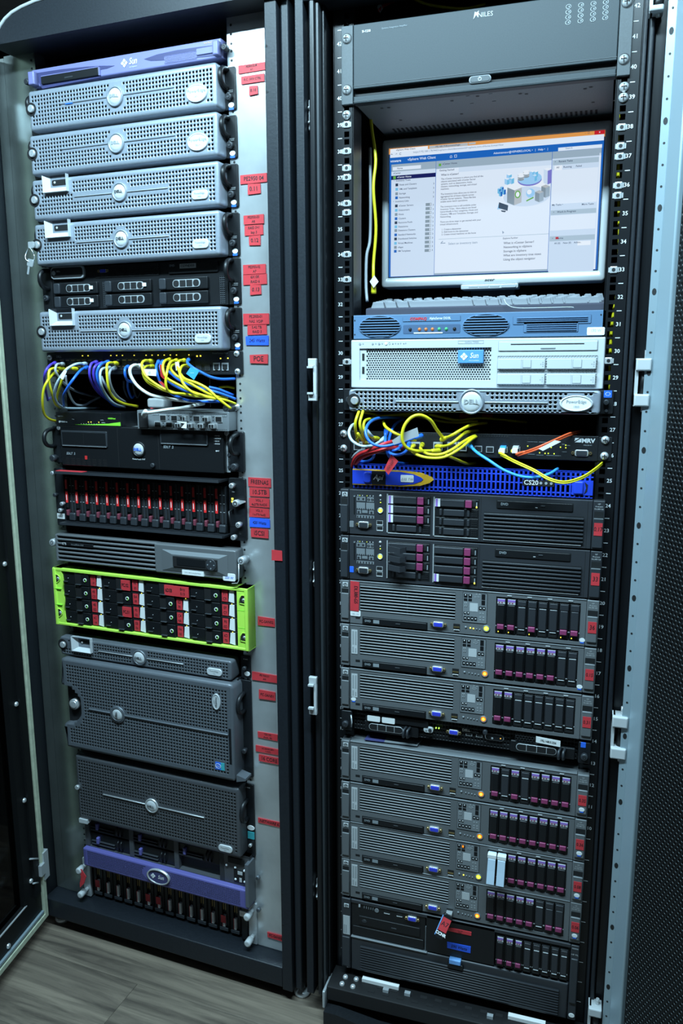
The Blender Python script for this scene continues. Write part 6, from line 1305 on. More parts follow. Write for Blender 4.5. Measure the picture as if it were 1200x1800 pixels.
    for k in range(7): ob('slat', cm('g6slat', lambda: B('dark_plastic').pad(R[0], R[1], 0, .0038, -.004, .002, bev=.0012, c=.0006, seg=1).build('slat')), g, (0, 0, R[2]+.0012+(R[3]-R[2])/7*k))
# light grey 2U servers with upright drives
QG5 = [(600, 1095), (1054, 1141), (1048, 1217), (600, 1170)]
def vdrive(kind, w=.0168, h=.0655):
    def mk_():
        b = B('black_plastic').pad(.0003, w-.0003, 0, h, .0, .02, bev=.0008, c=.0008)
        b.use('label_grey').box(.0002, .0012, -.0006, .001, h*.2, h*.22).box(w-.0012, w-.0002, -.0006, .001, h*.2, h*.22)
        if kind == 'B':
            b.use('server_dark_grey').pad(w*.14, w*.86, h*.2, h*.8, -.002, .002, bev=.0012, c=.0008).pad(w*.1, w*.9, h*.83, h*.97, -.0014, .002, bev=.001, c=.001).use('label_grey').box(w*.2, w*.8, -.0022, 0, h*.152, h*.162).box(w*.18, w*.82, -.0022, 0, h*.79, h*.8).use('hole').box(w*.15, w*.85, -.0004, .001, h*.02, h*.13)
        elif kind == 'N': b.use('server_dark_grey').pad(w*.14, w*.86, h*.28, h*.8, -.003, .002, bev=.0015, c=.0008).pad(w*.1, w*.9, h*.81, h*.98, -.0026, .002, bev=.001, c=.001)
        else: b.use('black_plastic').pad(w*.13, w*.87, h*.28, h*.84, -.004, .002, bev=.002, c=.0008)
        if kind != 'B': b.use('hole').box(w*.14, w*.86, -.0005, .001, h*.06, h*.13)
        return b.build('disk_drive')
    return cm(('vd', kind), mk_)
def vlever():
    b = B('lever_pale'); w, h = .0168, .0655
    L = []
    for y, z in ((-.006, h*.97), (-.014, h*.9), (-.021, h*.6), (-.03, h*.26)): L.append([(w*.1, y, z-.002), (w*.9, y, z-.002), (w*.9, y+.005, z+.003), (w*.1, y+.005, z+.003)])
    b.loops(L, True, True, smooth=False); b.use('label_white').box(w*.05, w*.95, -.013, -.002, h*.9, h*1.0); return b.build('open_lever')
def diag_g5():
    b = B('server_light_grey').box(0, .0455, -.0008, .001, 0, .0585).use('ink')
    for x0, x1, z0, z1 in ((0, .0455, .058, .0585), (0, .0005, 0, .0585), (.045, .0455, 0, .0585), (0, .0455, 0, .0005)): b.box(x0, x1, -.001, 0, z0, z1)
    b.use('label_grey').box(.0135, .0285, -.0012, 0, .022, .038).use('black_plastic')
    for x, z, w, h in ((.002, .048, .0065, .007), (.0105, .048, .0065, .007), (.002, .0415, .0065, .0045), (.0105, .0415, .0065, .0045), (.035, .046, .0065, .0105), (.035, .036, .0065, .0085), (.0025, .0155, .0045, .005), (.0085, .0155, .0045, .005), (.0025, .004, .0055, .0075), (.009, .004, .0055, .0075), (.0155, .004, .0055, .0075), (.022, .004, .0055, .0075), (.0305, .026, .0055, .0065), (.037, .026, .0055, .0065)): b.box(x, x+w, -.0012, 0, z, z+h)
    b.use('label_white')
    for x, z in ((.0042, .052), (.0128, .052), (.0045, .007), (.011, .007), (.0175, .007), (.024, .007), (.0042, .0175), (.0102, .0175), (.0325, .0285), (.039, .0285)): b.box(x, x+.002, -.0015, 0, z, z+.002)
    b.use('ink_grey').ring(.0045, .034, .0008, .0014, -.0012, 0, 10, rz=.005).ring(.0075, .034, .0008, .0014, -.0012, 0, 10, rz=.005).ring(.0265, .05, .0035, .0045, -.0012, 0, 14, rz=.0018)
    for x, z in ((.024, .0545), (.03, .0545), (.032, .011), (.038, .011), (.032, .006), (.038, .006), (.032, .0185), (.037, .0185)): b.box(x, x+.003, -.0012, 0, z, z+.002)
    return b.build('status_diagram')
G5 = [([(600, 1018), (1060, 1055), (1055, 1138), (600, 1094)], 'FFBNBBNN', 'G', '36', 'grey server with a red vertical sticker on its left edge'),
      (QG5, 'FFFFFFBB', 'A', '0.15', 'grey server with six labelled drives and two blanks, below the vertical red sticker'),
      ([(600, 1172), (1047, 1222), (1042, 1303), (600, 1245)], 'FFBBBBBB', 'A', '0.31', 'grey server with only two labelled drives, above the bezel-less thin server'),
      ([(601, 1298), (1037.5, 1361), (1029, 1440), (601, 1370)], 'FBFBFFFF', 'A', '0.35', 'grey server with two blanks among its drives, a blue and grey card on its top'),
      ([(601, 1372), (1026, 1442), (1021, 1513), (601, 1438)], 'FFFFFFFF', 'A', '0.36', 'grey server with a full row of eight labelled drives'),
      ([(601, 1440), (1020, 1516), (1013, 1588), (601, 1505)], 'OOFFFFFF', 'Y', '0.08', 'grey server with two pale drive levers pulled open'),
      ([(601, 1507), (1013, 1590), (1011, 1655), (601, 1570)], 'FFFFFBNN', 'A', '0.06', 'lowest grey server, with the memory stick plugged into its front')]
for i, (q, drv, pw_, rs_, lab) in enumerate(G5):
    D = Dev(RK, q, -.02, 'rack_server', lab, 'server', 'grey servers with upright drives in the right cabinet', x=-.2413, W=.4826, H=.0868)
    if i == 0: T = Dev(RK, QG5, -.02, 'tmp', 'x', 'x', x=-.2413, W=.4826, H=.0868); hG5, kG5 = T.h, T.k; bpy.data.objects.remove(T.root)
    D.h, D.k = hG5, kG5; H = D.H; chassis(D, 'server_light_grey', y0=.012)
    if i == 6: LASTG5 = D
    xa = D.p(617, 1130)[0]; xb = D.p(1031, 1175)[0]
    Rl = D.r(636.6, 1103.6, 808.4, 1167); Rl = (Rl[0], Rl[1], H*.295, H*.905)
    Ro = D.r(641.4, 1157, 758, 1183.5); Ro = (Ro[0], Ro[1], .0015, H*.165)
    Rd = (D.p(879.5, 1160)[0], D.p(1021, 1175)[0], H*.075, H*.9)
    def face():
        b = B('server_grey'); xs = [xa+.0006, Rl[0], Rl[1], Rd[0], Rd[1], xb-.0008]
        b.box(xs[0], xs[1], 0, .012, 0, H-.0006).box(xs[1], xs[2], 0, .012, Rl[3], H-.0006).box(xs[1], xs[2], 0, .012, 0, Rl[2]).box(xs[2], xs[3], 0, .012, 0, H-.0006).box(xs[3], xs[4], 0, .012, Rd[3], H-.0006).box(xs[3], xs[4], 0, .012, 0, Rd[2]).box(xs[4], xs[5], 0, .012, 0, H-.0006)
        b.use('server_light_grey').pad(xs[0], xs[5], H-.0022, H-.0004, -.001, .02, bev=.0008, c=.0004, seg=1)
        b.use('hole').box(Rl[0], Rl[1], .011, .013, Rl[2], Rl[3]).box(Rd[0], Rd[1], .009, .012, Rd[2], Rd[3]); x, z = D.p(632, 1163); b.box(x-.0045, x+.0045, -.0004, .001, z-.0022, z+.0022); return b.build('front_panel')
    D.ob('front_panel', cm('g5face', face))
    g = D.ob('louvre_frame', cm('g5lf', lambda: B('server_light_grey').box((Rl[0]+Rl[1])/2-.0009, (Rl[0]+Rl[1])/2+.0009, .0035, .007, Rl[2], Rl[3]).build('louvre_frame')))
    for k in range(9): ob('slat', cm('g5slat', lambda: B('slat_grey').pad(Rl[0]-.0002, Rl[1]+.0002, 0, .0026, -.0008, .01, bev=.0012, c=.0008, seg=2).build('slat')), g, (0, 0, Rl[2]+.0009+(Rl[3]-Rl[2])/9*(k+.12)))
    e = D.ob('ear', cm('g5earL', lambda: B('server_grey').pad(0, xa-.0006, .0004, H-.0004, -.002, .02, bev=.0018, c=.002).use('hole').box(.003, xa-.002, -.0023, 0, H*.69, H*.8).use('server_grey').pad(.002, xa-.001, H*.11, H*.7, -.0045, 0, bev=.0015, c=.0015).use('ink_grey').box(.001, xa-.001, -.0022, 0, H*.095, H*.105).build('ear'))); hp_logo(D, e, xa*.56, H*.895).location.y = -.002
    e2 = D.ob('ear', cm('g5earR', lambda: B('server_grey').pad(xb, D.W, .0004, H-.0004, -.003, .02, bev=.0018, c=.002).use('hole').box(xb+.002, D.W-.002, -.0034, 0, H*.66, H*.78).use('server_grey').pad(xb+.0015, D.W-.0015, H*.1, H*.66, -.006, 0, bev=.0018, c=.002).use('server_light_grey').box(xb+.002, D.W-.002, -.0063, 0, H*.635, H*.65).build('ear')))
    for k, t in enumerate(['HP', 'ProLiant', 'DL380 G5']): txt(e2, t, (xb+D.W)/2, H*(.93-.045*k), .0025, 'label_grey', -.0034)
    s_ = ob('sticker', cm('g5stk', lambda: B('red_label').box(xb+.0035, D.W-.003, -.0068, -.005, H*.31, H*.55).build('sticker')), e2, label='red handwritten sticker'); txt(s_, rs_, (xb+D.W)/2, H*.43, .0085 if i == 0 else .0066, 'ink', -.0072, shear=.1, sx=.8)
    ist = lambda: B('label_white').cyl(0, .0016, .0052, -.0008, .001, 18, rz=.0036).use('chip_blue').prism([(-.004, -.0005), (-.003, -.0045), (.003, -.0045), (.004, -.0005), (0, -.0025)], -.0006, .0008).build('oval_sticker')
    if i < 2: ob('oval_sticker', cm('ist', ist), D.root, (D.p(1023.5, 1209)[0], 0, H*.1), label='white and blue oval sticker')
    elif i == 2: ob('oval_sticker', cm('ist', ist), D.root, (D.p(624, 1150)[0], 0, H*.23), label='white and blue oval sticker')
    else: ob('oval_sticker', cm('ist', ist), e2, ((xb+D.W)/2, -.0062, H*.2), label='white and blue oval sticker')
    if i == 0:
        x = xa+.0015; s2 = D.ob('sticker', B('red_label').prism([(x, H*.3), (x+.0175, H*.29), (x+.0185, H*.97), (x+.0005, H*.985)], -.0022, -.001), label='tall red sticker with vertical writing'); txt(s2, 'DL380-G5', x+.0115, H*.68, .0075, 'ink', -.0026, rot=-math.pi/2, bold=.02, shear=.1, sx=.8)
        s2 = D.ob('white_sticker', B('label_white').pad(x, x+.021, H*.17, H*.3, -.0014, 0, bev=.0004, c=.002)); txt(s2, '180 W', x+.01, H*.225, .004, 'label_grey', -.0018)
    else:
        x0 = D.p(620.3, 1125)[0]; o = D.ob('serial_label', cm('g5ser', lambda: (lambda b: b.build('serial_label'))(B('label_grey').box(x0, x0+.0125, -.0008, .001, H*.3, H*.87).use('ink_grey').box(x0+.0022, x0+.0052, -.0011, 0, H*.52, H*.84).box(x0+.0075, x0+.0105, -.0011, 0, H*.52, H*.84).box(x0+.0022, x0+.0048, -.0011, 0, H*.34, H*.47).box(x0+.0078, x0+.0098, -.0011, 0, H*.34, H*.44))), label='pale label with barcodes')
    o = D.ob('optical_drive', cm('g5dvd', lambda: B('hole').box(Ro[0]-.001, Ro[1]+.0015, -.0004, .001, Ro[2]-.001, Ro[3]+.001).use('black_plastic').rpad(Ro, -.003, .001, bev=.0012).use('dark_plastic').pad(Ro[0]+.066, Ro[0]+.076, Ro[2]+.005, Ro[2]+.007, -.0038, 0, bev=.0004).build('optical_drive'))); txt(o, 'DVD', Ro[0]+.011, (Ro[2]+Ro[3])/2, .0042, 'print_dim', -.0034, bold=.1); ob('drive_mark', cm('g5dm', lambda: B('print_dim').box(Ro[0]+.022, Ro[0]+.034, -.0033, 0, Ro[2]+.003, Ro[3]-.003).build('drive_mark')), o)
    vga(D, 779, 1176.3, .0285, .0105, y=-.0045)
    x, z = D.p(811, 1182); D.ob('data_socket', cm('g5usb', lambda: B('hole').box(x-.0063, x+.0063, -.0004, .001, z-.0062, z+.0066).use('gold_metal').box(x-.0055, x+.0055, -.0012, 0, z-.001, z+.0014).use('label_white').box(x-.0055, x+.0055, -.001, 0, z-.0062, z-.0045).use('hole').box(x-.0045, x+.0045, -.0014, 0, z-.0066, z-.0055).build('data_socket')), label='pair of stacked data sockets')
    b = B('server_light_grey'); lit = {'G': (1, 2), 'Y': (1,)}.get(pw_, ())
    for k, u in enumerate((827, 835, 840.5, 846, 851.5)):
        x, z = D.p(u, 1182.3+(u-827)*.17); b.use('led_yellow' if k in lit else 'server_light_grey').dome(x, z, .0026 if k == 0 else .0016, -.0018, .001, 10)
    D.ob('indicator_lights', b)
    x, z = D.p(862.7, 1184.7); D.ob('power_button', B('server_light_grey').ring(x, z, .005, .0066, -.0015, .001, 22).use({'A': 'led_amber_glow', 'G': 'led_lime', 'Y': 'led_lime'}[pw_]).dome(x, z, .005, -.002, .001, 18).use({'A': 'led_amber', 'G': 'led_green', 'Y': 'led_yellow'}[pw_]).cyl(x, z, .0027, -.0026, 0, 12), label={'A': 'glowing orange power button', 'G': 'glowing yellow-green power button', 'Y': 'glowing yellow power button'}[pw_])
    x0 = D.p(823, 1120)[0]; D.ob('status_diagram', cm('dg5', diag_g5), (x0, 0, H*.275), label='printed diagram of status lights')
    if i in (5,): D.ob('lit_mark', B('led_amber_glow').box(x0+.0115, x0+.0145, -.002, 0, H*.275+.05, H*.275+.054))
    pt = (Rd[1]-Rd[0])/8
    for k, kd in enumerate(drv):
        dv = D.ob('disk_drive', vdrive({'O': 'F'}.get(kd, kd)), (Rd[0]+pt*k+.0003, 0, Rd[2]+.002)); dv.scale = (pt/.0171, 1, (Rd[3]-Rd[2]-.005)/.0655)
        if kd != 'B': ob('release_button', cm('vrel', lambda: B('maroon').pad(.0028, .014, .0085, .018, -.0055, .001, bev=.0015, c=.001).build('release_button')), dv, label='maroon release button')
        if kd == 'F': ob('violet_label', cm('vlab', lambda: B('label_grey').box(.0022, .0146, -.0018, .002, .056, .065).use('violet').box(.0022, .0146, -.0021, 0, .0605, .0643).use('maroon').box(.004, .0065, -.0022, 0, .0575, .0595).box(.0085, .011, -.0022, 0, .0575, .0595).build('violet_label')), dv, label='violet and pale label')
        if kd == 'O': ob('open_lever', cm('vlev', vlever), dv, label='pale drive lever pulled open')
        if i == 0 and kd != 'B': ob('drive_light', cm('vlit', lambda: B('led_yellow').box(.004, .0055, -.001, .001, .002, .004).build('drive_light')), dv)
    if i < 6:
        b = B('label_grey')
        for k in range(4): b.box(Rd[0]+.02+.036*k, Rd[0]+.028+.036*k, -.0012, .001, H-.006, H-.0045)
        D.ob('bay_marks', b)
# bezel-less thin server between the grey ones
D = Dev(RK, [(618, 1249), (1043, 1303), (1040, 1345), (618, 1289)], -.014, 'rack_server', 'thin black server without bezel, two drive caddies with double loop handles', 'server', x=-.2413, W=.4826, z0=.653, H=.0445)
D.h = None
_hq = [RK.wor((-.2413+fx*.4826, -.014, .653+fz*.0445)) for fx, fz in ((0, 1), (1, 1), (1, 0), (0, 0))]
def prj(P): q = AX @ (np.array(P)-CAM_P); return 600+FPX*q[0]/q[2], 900+FPX*q[1]/q[2]
A_ = []; b_ = []
for P, (X, Y) in zip(_hq, ((0, 1), (1, 1), (1, 0), (0, 0))):
    u, v = prj(P); A_ += [[u, v, 1, 0, 0, 0, -u*X, -v*X], [0, 0, 0, u, v, 1, -u*Y, -v*Y]]; b_ += [X, Y]
D.h = np.append(np.linalg.solve(np.array(A_, float), np.array(b_, float)), 1).reshape(3, 3)
chassis(D, 'black_paint', y0=.014)
D.ob('front_panel', perf(.0235, D.W-.0235, .001, D.H-.001, .0062, .0085, .0022, .008, .001, mats=('black_plastic', 'hole'), square=True))
def caddy1(w, h):
    b = B('black_plastic').pad(0, w, 0, h, 0, .012, bev=.002, c=.002); b.use('zinc').pad(w*.09, w*.72, h*.18, h*.82, -.001, .003, bev=.0006, c=h*.3, seg=4).use('matt_black').pad(w*.1, w*.71, h*.26, h*.79, -.0016, .003, bev=.0004, c=h*.25, seg=4).use('zinc')
    for f_ in (.25, .41, .56): b.box(w*f_, w*f_+.001, -.0024, 0, h*.24, h*.8)
    b.use('dark_plastic')
    for f_ in (.78, .85): b.tube([(w*f_, 0, h*.1), (w*f_-.003, -.012, h*.2), (w*f_-.003, -.014, h*.5), (w*f_-.003, -.012, h*.8), (w*f_, 0, h*.9)], .0026, 7)
    return b.build('drive_caddy')
for u0, u1, v0, v1 in ((640, 735, 1268, 1291), (897, 1010, 1300, 1331)):
    x0 = D.p(u0, v0)[0]; x1 = D.p(u1, v1)[0]; D.ob('drive_caddy', caddy1(x1-x0, .0225), (x0, 0, .0025), label='black drive caddy with two loop handles')
R = D.r(642, 1247, 735, 1266); D.ob('optical_drive', B('black_plastic').pad(R[0], R[1]+.02, .0275, .042, -.002, .01, bev=.001))
for u0, u1 in ((646, 668.5), (671.7, 694.5)): x0 = D.p(u0, 1256)[0]; x1 = D.p(u1, 1258)[0]; D.ob('white_sticker', B('label_white').pad(x0, x1, .0265, .0385, -.0034, -.002, bev=.0004, c=.002), label='plain white sticker')
x, z = D.p(753, 1283); o = D.ob('power_button', B('label_grey').pad(x-.01, x+.009, z-.006, z+.006, -.001, .01, bev=.001, c=.005, seg=5).use('dark_plastic').cyl(x+.003, z, .0035, -.002, 0, 16).use('zinc').cyl(x-.005, z, .002, -.002, 0, 12), label='pale pill-shaped power button')
b = B('led_green')
for u, v in ((765, 1282), (770, 1282.5)): x, z = D.p(u, v); b.box(x-.001, x+.001, .005, .008, z-.001, z+.001)
D.ob('indicator_lights', b)
vga(D, 796.5, 1288.5, .0265, .0105, y=.002)
x, z = D.p(818, 1286.5); txt(D.root, 'DELL', x, z, .005, 'label_white', .0068, bold=.08); x, z = D.p(833, 1289.5); txt(D.root, 'PowerEdge', x, z, .0026, 'print_dim', .0068)
for u, v in ((823, 1294), (841, 1296.5)): x, z = D.p(u, v); D.ob('data_socket', B('label_grey').box(x-.006, x+.006, .0065, .008, z-.0025, z+.0025).use('hole').box(x-.0052, x+.0052, .006, .008, z-.001, z+.0022))
x, z = D.p(868, 1299); D.ob('control_loop', B('label_grey').pad(x-.018, x+.018, z-.006, z+.007, .005, .01, bev=.0008, c=.006, seg=5).use('black_plastic').pad(x-.0168, x+.0168, z-.0048, z+.0058, .0042, .01, bev=.0004, c=.005, seg=5).use('led_amber').box(x+.011, x+.0125, .0038, .005, z, z+.0015).use('zinc').cyl(x-.004, z-.001, .002, .0036, .005, 10), label='looped outline around small buttons')
x, z = D.p(853, 1285); D.ob('knob', B('dark_plastic').cyl(x, z, .0045, -.008, .008, 16, bev=.001))
x0 = D.p(942, 1295)[0]; x1 = D.p(985, 1300)[0]; o = D.ob('white_sticker', B('label_white').prism([(x0, .0295), (x1, .0265), (x1, .0385), (x0, .0415)], -.004, -.003), label='white label with handwriting'); txt(o, '192.168.0.226', (x0+x1)/2, .034, .0042, 'ink', -.0045, bold=.04, sx=.9, rot=-.06)
D.ob('vent_panel', perf(D.p(905, 1290)[0], x0-.001, .0275, .041, .0052, .0052, .0019, -.0015, .001, mats=('black_plastic', 'hole'), stag=True))
for sgn in (-1, 1):
    x0 = 0 if sgn < 0 else D.W-.0225; e = D.ob('ear', B('black_paint').pad(x0, x0+.0225, .001, D.H-.001, -.006, .01, bev=.002, c=.003)); t = B(); thumb(t, x0+.0115, D.H*.42, .0066, -.006, 'dark_plastic', .012); ob('thumbscrew', t, e)
    if sgn > 0: ob('blue_sticker', B('chip_blue').pad(x0+.004, x0+.013, D.H*.74, D.H*.97, -.0068, -.005, bev=.0003, c=.0008), e, label='small blue sticker')
    else: ob('latch_hook', B('zinc').tube([(x0+.021, -.006, D.H*.8), (x0+.024, -.01, D.H*.5), (x0+.022, -.008, D.H*.25)], .0015, 6), e)
# card lying on the grey server below
zc_ = .06+.5763-.0005
pts = [RK.pz(u, v, zc_+.001) for u, v in ((640, 1300), (733, 1311), (742, 1299), (652, 1284))]
q0 = pts[0]; C_ = empty('info_card', (q0[0], q0[1], zc_), 0, label='blue and grey card lying flat on top of a grey server', cat='card')
def quad(b, P, t=.0012): n = b.add([(p[0]-q0[0], p[1]-q0[1], 0) for p in P]+[(p[0]-q0[0], p[1]-q0[1], t) for p in P]); b.face((n+4, n+5, n+6, n+7)); b.face((n+3, n+2, n+1, n)); [b.face((n+i, n+(i+1) % 4, n+4+(i+1) % 4, n+4+i)) for i in range(4)]; return b
lerp = lambda a, c, t: a+(c-a)*t
mid0, mid1 = lerp(pts[0], pts[1], .38), lerp(pts[3], pts[2], .34)
ob('blue_half', quad(B('purple_dark'), [pts[0], mid0, mid1, pts[3]]), C_, label='dark blue half'); g = ob('grey_half', quad(B('server_light_grey'), [mid0, pts[1], pts[2], mid1]), C_, label='grey half with printed lines')
# big dark server at the bottom
D = Dev(RK, [(601, 1575), (1005, 1660), (990, 1788), (603, 1698)], -.02, 'rack_server', 'tall dark server at the bottom of the right cabinet, with long lower louvres', 'server', x=-.2413, W=.4826)
H = D.H; chassis(D, 'black_paint', y0=.012)
xa = D.p(618, 1640)[0]; xb = D.p(986, 1700)[0]; zm = D.p(700, 1662)[1]; xd = D.p(745, 1640)[0]; xc = D.p(862, 1665)[0]
b = B('server_dark_grey').pad(xa+.0006, xb-.0008, 0, zm, -.004, .014, bev=.004, c=.002).use('black_plastic').pad(xa+.0006, xd-.0008, zm+.002, H-.001, 0, .014, bev=.0015, c=.001).pad(xd+.0008, xc-.0008, zm+.002, H-.001, -.002, .014, bev=.0015, c=.001).pad(xc, xb-.0008, zm+.002, H-.001, .002, .014, bev=.0015, c=.001).use('server_dark_grey').pad(xa, xb, H-.009, H-.0005, -.002, .014, bev=.002, c=.001)
D.ob('front_panel', b)
D.ob('ridge', B('server_light_grey').pad(xa+.001, xd+.004, zm-.001, zm+.0022, -.006, .0, bev=.001, c=.0008), label='pale ridge line')
e = D.ob('ear', B('server_dark_grey').pad(0, xa-.0006, .0004, H-.0004, -.003, .02, bev=.0018, c=.002).use('dark_plastic').pad(.002, xa-.002, H*.04, H*.46, -.006, 0, bev=.0015, c=.0015)); hp_logo(D, e, xa*.55, H*.9).location.y = -.003
o = ob('serial_label', B('label_grey').box(.004, xa-.002, -.0036, -.002, H*.49, H*.755).use('ink_grey').box(.0055, .0075, -.0039, -.003, H*.51, H*.63).box(.0095, .0115, -.0039, -.003, H*.51, H*.63), e, label='pale label with barcodes')
e2 = D.ob('ear', B('server_dark_grey').pad(xb, D.W, .0004, H-.0004, -.003, .02, bev=.0018, c=.002).use('dark_plastic').pad(xb+.001, D.W-.001, H*.24, H*.83, -.006, 0, bev=.002, c=.002).use('server_light_grey').box(xb+.002, D.W-.002, -.0035, 0, H*.95, H*.965)); ob('oval_sticker', B('label_white').cyl((xb+D.W)/2, H*.07, .0056, -.0042, -.002, 16, rz=.0042), e2, label='white oval sticker'); txt(e2, 'HP ML', (xb+D.W)/2, H*.88, .0035, 'label_grey', -.0036)
x, z = D.p(632, 1591); b = B('label_grey').box(x-.0018, x+.0018, -.002, .001, z-.003, z+.003).use('server_light_grey')
for k in range(5): x, z = D.p(640+3.8*k, 1594+.8*k); b.box(x-.0007, x+.0007, -.001, .001, z-.0025, z+.0025)
x, z = D.p(661.5, 1599.7); b.use('server_light_grey').cyl(x, z, .0045, -.0015, .001, 16); D.ob('indicator_lights', b)
for u, v in ((679, 1603), (700.5, 1608)): x, z = D.p(u, v); D.ob('data_socket', B('label_grey').box(x-.006, x+.006, -.0012, .001, z-.004, z-.002).use('hole').box(x-.0055, x+.0055, -.001, .001, z-.0018, z+.0035))
vga(D, 722.5, 1613.2, .0275, .0105, y=-.0045)
R = (D.p(631, 1608)[0], xd-.012, H*.665, H*.785); D.ob('optical_drive', B('hole').box(R[0]-.0008, R[1]+.0008, -.0004, .001, R[2]-.0008, R[3]+.0008).use('black_plastic').rpad(R, -.002, .001, bev=.001).use('dark_plastic').pad(R[0]+.07, R[0]+.082, R[2]+.006, R[2]+.0085, -.0026, 0, bev=.0004).cyl(R[0]+.012, (R[2]+R[3])/2, .0055, -.0026, 0, 16, rz=.0035))
D.ob('filler_panel', B('black_plastic').pad(xa+.003, xd-.004, zm+.004, H*.63, -.002, .001, bev=.001))
D.ob('divider', B('server_light_grey').box(xd-.0006, xd+.0006, -.0024, .001, zm+.004, H*.83))
sticker(D.root, RK, 787, 1630, 828, 1645, ['12.33 TB', 'V2000'], y=-.023, o=(D.x0, D.y), label='red handwritten sticker').location.z -= D.z0
sticker(D.root, RK, 786, 1655.5, 826.5, 1675.5, ['590 Watts'], 'blue_label', y=-.023, o=(D.x0, D.y), label='blue handwritten sticker').location.z -= D.z0
for k, u in enumerate((870.5, 886, 900.8, 915.5, 930.5, 945.5, 961, 976)):
    x, z = D.p(u, 1668+(u-870.5)*.245); kd = 'F' if k < 3 else 'B'
    dv = D.ob('disk_drive', vdrive(kd), (x-.0077, -.004, zm+.006)); dv.scale = (.92, 1, 1.02)
    if kd == 'F':
        ob('release_button', cm('vrel', None), dv, label='maroon release button'); ob('violet_label', cm('vlab', None), dv, label='violet and pale label')
Rl = (D.p(635, 1680)[0], D.p(963, 1765)[0], H*.035, zm-.016)
g = D.ob('louvre_recess', B('hole').box(Rl[0], Rl[1], -.0046, -.003, Rl[2], Rl[3]))
for k in range(10): ob('slat', cm('bslat', lambda: B('server_dark_grey').pad(Rl[0], Rl[1], 0, .0042, -.0085, -.003, bev=.0015, c=.0008, seg=1).build('slat')), g, (0, 0, Rl[2]+.0012+(Rl[3]-Rl[2])/10*k))
x, z = D.p(794, 1692.5); D.ob('blue_latch', B('light_blue_plastic').pad(x-.0115, x+.0125, zm-.008, zm+.003, -.012, .0, bev=.002, c=.0015), label='light blue latch'); D.ob('latch_base', B('black_plastic').pad(x-.015, x+.018, zm-.02, zm-.008, -.01, 0, bev=.002, c=.004))
# memory stick in the lowest grey server
lx, lz = LASTG5.p(811, 1182); wq = RK.wor((LASTG5.x0+lx, LASTG5.y, LASTG5.z0+lz))
US = empty('memory_stick', wq, 0, label='red and blue memory stick with white letters, plugged in and drooping', cat='memory stick')
ob('plug', B('steel').box(-.006, .006, -.012, .012, -.0022, .0022), US)
bd = ob('body', B('black_plastic').pad(-.0095, .0095, -.05, 0, -.0045, .0045, bev=.002, c=.005, seg=4), US, (0, -.01, 0))
bd.matrix_local = Matrix.Translation((0, -.009, 0)) @ Matrix.Rotation(R_(22), 4, 'Y') @ Matrix.Rotation(R_(-30), 4, 'X')
ob('red_label', B('red_label').box(-.0085, .0088, -.0056, -.004, -.034, -.008), bd, label='red handwritten label'); txt(bd, 'A7', 0, -.02, .009, 'ink', -.006); txt(bd, 'CCNR', 0, -.0395, .0055, 'label_white', -.005, bold=.15)
ob('side_grip', B('light_blue_plastic').pad(-.0105, -.0088, -.046, -.006, -.004, .004, bev=.001, c=.0008), bd, label='light blue side grip')
# ================================================================== cables
def cable(fr, org, sc_, P, m, label, r=.0027, boot=True, group=None, name='patch_cable', cat='cable', twin=0.):
    """P: (x, y, depth) with x, y in an enlarged crop of the photograph (org, sc_); depth along the cabinet's own y axis"""
    W3 = [np.array(fr.wor(fr.px(org[0]+x/sc_, org[1]+y/sc_, d))) for x, y, d in P]
    o3 = W3[0]; C = catmull([w-o3 for w in W3], 6)
    b = B(m).tube(C, r, 8)
    if twin: b.tube([c+np.array([0, .0, -2*r*twin]) for c in C], r, 8)
    o = ob(name, b, None, tuple(o3), label=label, cat=cat, group=group)
    if boot:
        d = C[4]-C[0]; d = d/np.linalg.norm(d); a = C[0]-d*.004
        ob('plug_boot', B(m).tube([a, a+d*.004, a+d*.016, a+d*.024], [r*1.7, r*1.8, r*1.5, r*1.05], 8), o)
    return o, fr, o3
def flag(cab, P, m, org, sc_, label, text=None, th=.0006, cap=.005, rot=0., tm='ink', name='tag'):
    o, fr, o3 = cab; Q = [np.array(fr.wor(fr.px(org[0]+x/sc_, org[1]+y/sc_, d)))-o3 for x, y, d in P]
    n = len(Q); b = B(m); off = np.array([0, th, 0]); i = b.add(Q); j = b.add([q+off for q in Q]); b.face([i+k for k in reversed(range(n))]); b.face([j+k for k in range(n)])
    for k in range(n): b.face((i+k, i+(k+1) % n, j+(k+1) % n, j+k))
    t = ob(name, b, o, label=label)
    if text:
        c = sum(Q)/n; l = txt(t, text, c[0], c[2], cap, tm, c[1]-.002, rot=rot, bold=.02); l.rotation_euler[2] = fr.a
    return t
A = ((60, 620), 6.); Bc = ((220, 620), 5.714)
G = 'patch cables of the left switch'
def LA(P, m, lab, **k): return cable(LK, *A, P, m, lab, group=G, **k)
def LB(P, m, lab, **k): return cable(LK, *Bc, P, m, lab, group=G, **k)
LA([(225, 108, -.012), (170, 130, -.045), (120, 200, -.06), (108, 300, -.05), (130, 430, -.02), (160, 560, .02), (190, 690, .05)], 'cable_purple', 'purple cable at the far left of the left switch, hanging down behind the yellow ones')
LA([(300, 168, -.012), (205, 165, -.05), (160, 195, -.065), (155, 290, -.07), (185, 420, -.06), (225, 540, -.03), (290, 590, .02)], 'cable_yellow', 'yellow cable curling into the rack above the green-striped switch')
LA([(240, 205, -.02), (200, 225, -.05), (140, 300, -.075), (100, 390, -.08), (88, 520, -.075), (105, 640, -.06), (160, 700, -.04), (232, 722, -.012)], 'cable_yellow', 'yellow cable bowing left across the metal strip to the green-striped switch')
